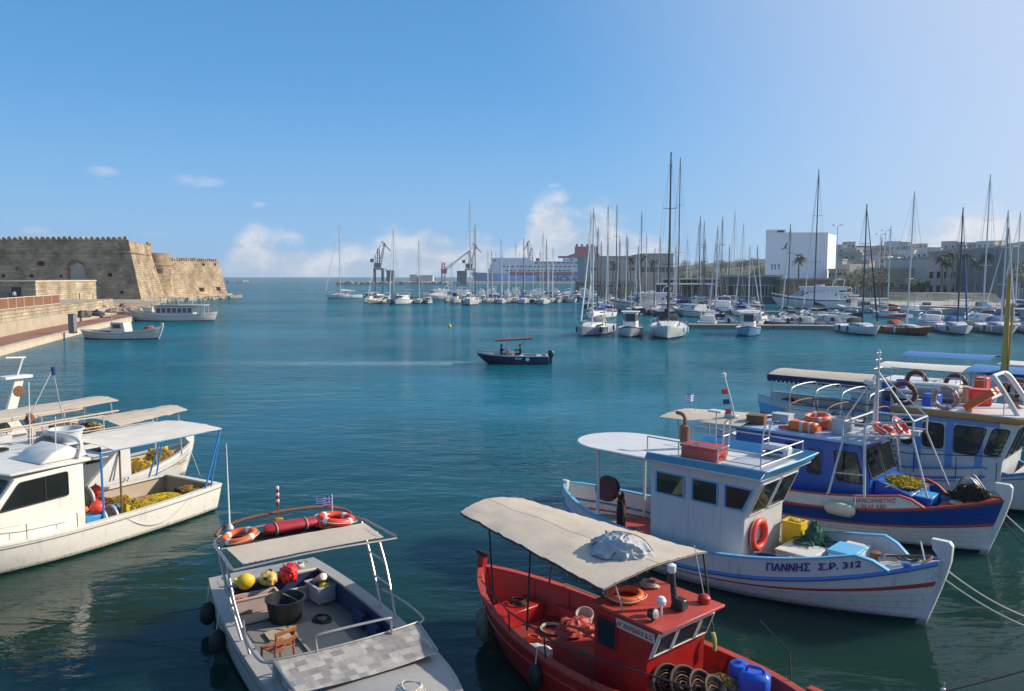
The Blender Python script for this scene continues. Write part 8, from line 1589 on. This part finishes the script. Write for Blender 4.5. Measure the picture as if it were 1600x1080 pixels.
coil(Rd, 'dark rope coil on the red stern bench', -2.9, .1, .63, .2, ROPED); coil(Rd, 'pale rope coil on the red wheelhouse roof', .35, .45, 1.92, .17); coil(Rd, 'orange twine coil on the red deck', -1.9, -.35, .315, .16, ORANGE); pole(Rd, 'boat hook lying along the red gunwale', (-2.4, .98, .98), (.6, 1.3, .9), WOODP)
coil(Gy, 'pale rope coil on the grey fore deck', 2.9, .2, 1.17, .24); coil(Gy, 'dark rope coil on the grey cockpit floor', -2.1, .55, .31, .22, ROPED); coil(Gy, 'thin pale line coiled on the grey stern deck', -4.05, .7, .835, .13)
coil(Wb, 'pale rope coil on the white cabin roof', .6, -.6, 2.54, .2); coil(Wb, 'dark rope coil on the cockpit floor by the nets', -3.0, -.6, .31, .24, ROPED); pole(Wb, 'boat hook lying on the pale awning', (-4.6, -.9, 2.78), (-2.0, -1.1, 2.82), WOODP); coil(Wb, 'blue rope coil beside the red float', -1.9, .9, .85, .15, TEALPL)
coil(W2, 'dark rope coil on the double-ended caique roof', -2.2, -.6, 2.29, .25, ROPED); net_heap(W2, 'tan net bale on the caique roof by the rail', (.6, -.55, 2.29), .55, .4, .35, NETB, NETD, 81, 60); pole(W2, 'long plank across the caique roof rail', (-2.6, -.9, 2.97), (1.6, -.7, 2.97), WOODP, .035); pole(W2, 'second plank across the caique roof rail', (-2.6, .4, 2.97), (1.2, .7, 2.97), WOODP, .035)
coil(Cb, 'pale rope coil on the trawler fore deck', 4.9, .1, 1.45, .22); coil(Cb, 'orange rope coil on the trawler roof', 3.9, .6, 3.22, .2, ORANGE); tub(Cb, 'white bucket on the trawler roof by the rail', (1.2, -.9, 3.22), .14, .18, .3, FARWHITE); tub(F1, 'blue bucket on the roof of the teal banded boat', (-.3, -.7, 3.06), .16, .2, .34, BLUEPL)
# ---------------------------------------------------------------- mooring lines, floats, wake
g_bow = on(G, 5.0, -.2, 1.35); mooring(g_bow, g(1720, 1012, -.15), .30, 'pale mooring line, lower of two from the sky-blue caique bow'); mooring(on(G, 5.15, .0, 1.4), g(1760, 985, -.15), .48, 'pale mooring line, upper of two from the sky-blue caique bow')
mooring(on(Pn, 5.3, -.05, 1.3), g(1790, 960, -.15), .2, 'pale mooring line from the blue caique bow'); mooring(on(Cb, 5.6, -.1, 1.5), g(1800, 850, -.15), .15, 'pale mooring line from the white trawler bow'); mooring(on(Pn, 5.1, -.25, 1.45), g(1625, 872, -.15), .1, 'dark mooring line from the blue caique stem', ROPED)
mooring(g(1470, 1083, 0) + Vector((0, 0, .02)), g(1800, 985, .9), .06, 'black mooring line with a small white float low over the water', ROPED, .02)
wf = thing('line_float', 'small white float on the black mooring line', 'float', g(1474, 1079, .02)); blob('ball', FARWHITE, wf, (0, 0, 0), .05, .05, .05, .05, 1, 1, 14, 10, False); tube('tie', ROPE, wf, [(0, 0, .03), (.02, 0, .14)], .012, 5)
mooring(on(W2, 4.9, .1, 1.2), g(312, 742, 0), .0, 'thin line dropping from the white caique bow', ROPE, .01); mooring(g(-20, 985, 0) + Vector((0, 0, .15)), g(318, 950, .5), .12, 'slack dark line from the grey boat across the water', ROPED, .009)
by = thing('marker_buoy', 'tiny yellow marker buoy floating alone in the open basin', 'buoy', g(703, 511, 0)); MB().lathe([(.02, -.1), (.2, -.05), (.24, .1), (.12, .3), (.05, .5), (.02, .52)], 14).build('float', YELLOW, by); tube('staff', FARWHITE, by, [(0, 0, .45), (0, 0, .9)], .02, 6)
def wake_material():
    m = bpy.data.materials.new('wake_sky_sheen'); m.use_nodes = True; nt = m.node_tree; b = nt.nodes['Principled BSDF']; L = nt.links.new; b.inputs['Base Color'].default_value = (.62, .70, .72, 1); b.inputs['Roughness'].default_value = .5  # pale colour paints the sky reflection of the smooth wake water
    tcn = N(nt, 'ShaderNodeTexCoord'); sp = N(nt, 'ShaderNodeSeparateXYZ'); L(tcn.outputs['Object'], sp.inputs[0]); mp = N(nt, 'ShaderNodeMapping'); L(tcn.outputs['Object'], mp.inputs[0]); mp.inputs['Scale'].default_value = (.35, 1.6, 1)
    n_ = SM(noi(mp.outputs[0], 1.6, 5, .65, nt), .42, .72, nt); ed = SM(M('ABSOLUTE', sp.outputs[1], None, nt), 2.8, .1, nt); fade = M('MULTIPLY', SM(sp.outputs[0], 32, 6, nt), SM(sp.outputs[0], -.2, 1.0, nt), nt)
    n_ = M('ADD', .28, M('MULTIPLY', n_, .6, nt), nt); L(M('MULTIPLY', M('MULTIPLY', n_, ed, nt), M('MULTIPLY', fade, .42, nt), nt), b.inputs['Alpha']); return m
wk = MB().grid([[(x, y * (1.1 + .07 * x), .012) for y in (-1.6, -.8, 0, .8, 1.6)] for x in range(0, 36, 2)]).build('wake', wake_material(), None, fix=False); wk.location = (-3.3, 68.2, 0); wk.rotation_euler = (0, 0, R(180)); tag(wk, kind='stuff')

# ---------------------------------------------------------------- sea air
hm = bpy.data.materials.new('sea_haze'); hm.use_nodes = True; nt = hm.node_tree; nt.nodes.remove(nt.nodes['Principled BSDF'])
pv = N(nt, 'ShaderNodeVolumePrincipled'); pv.inputs['Color'].default_value = (.72, .86, 1.0, 1); pv.inputs['Density'].default_value = .00017; pv.inputs['Anisotropy'].default_value = .2
nt.links.new(pv.outputs[0], nt.nodes['Material Output'].inputs['Volume'])
hzb = MB().box(-1500, 1600, -250, 1700, -3.0, 62).build('haze', hm, None, smooth=False); tag(hzb, kind='stuff'); hzb.display_type = 'WIRE'
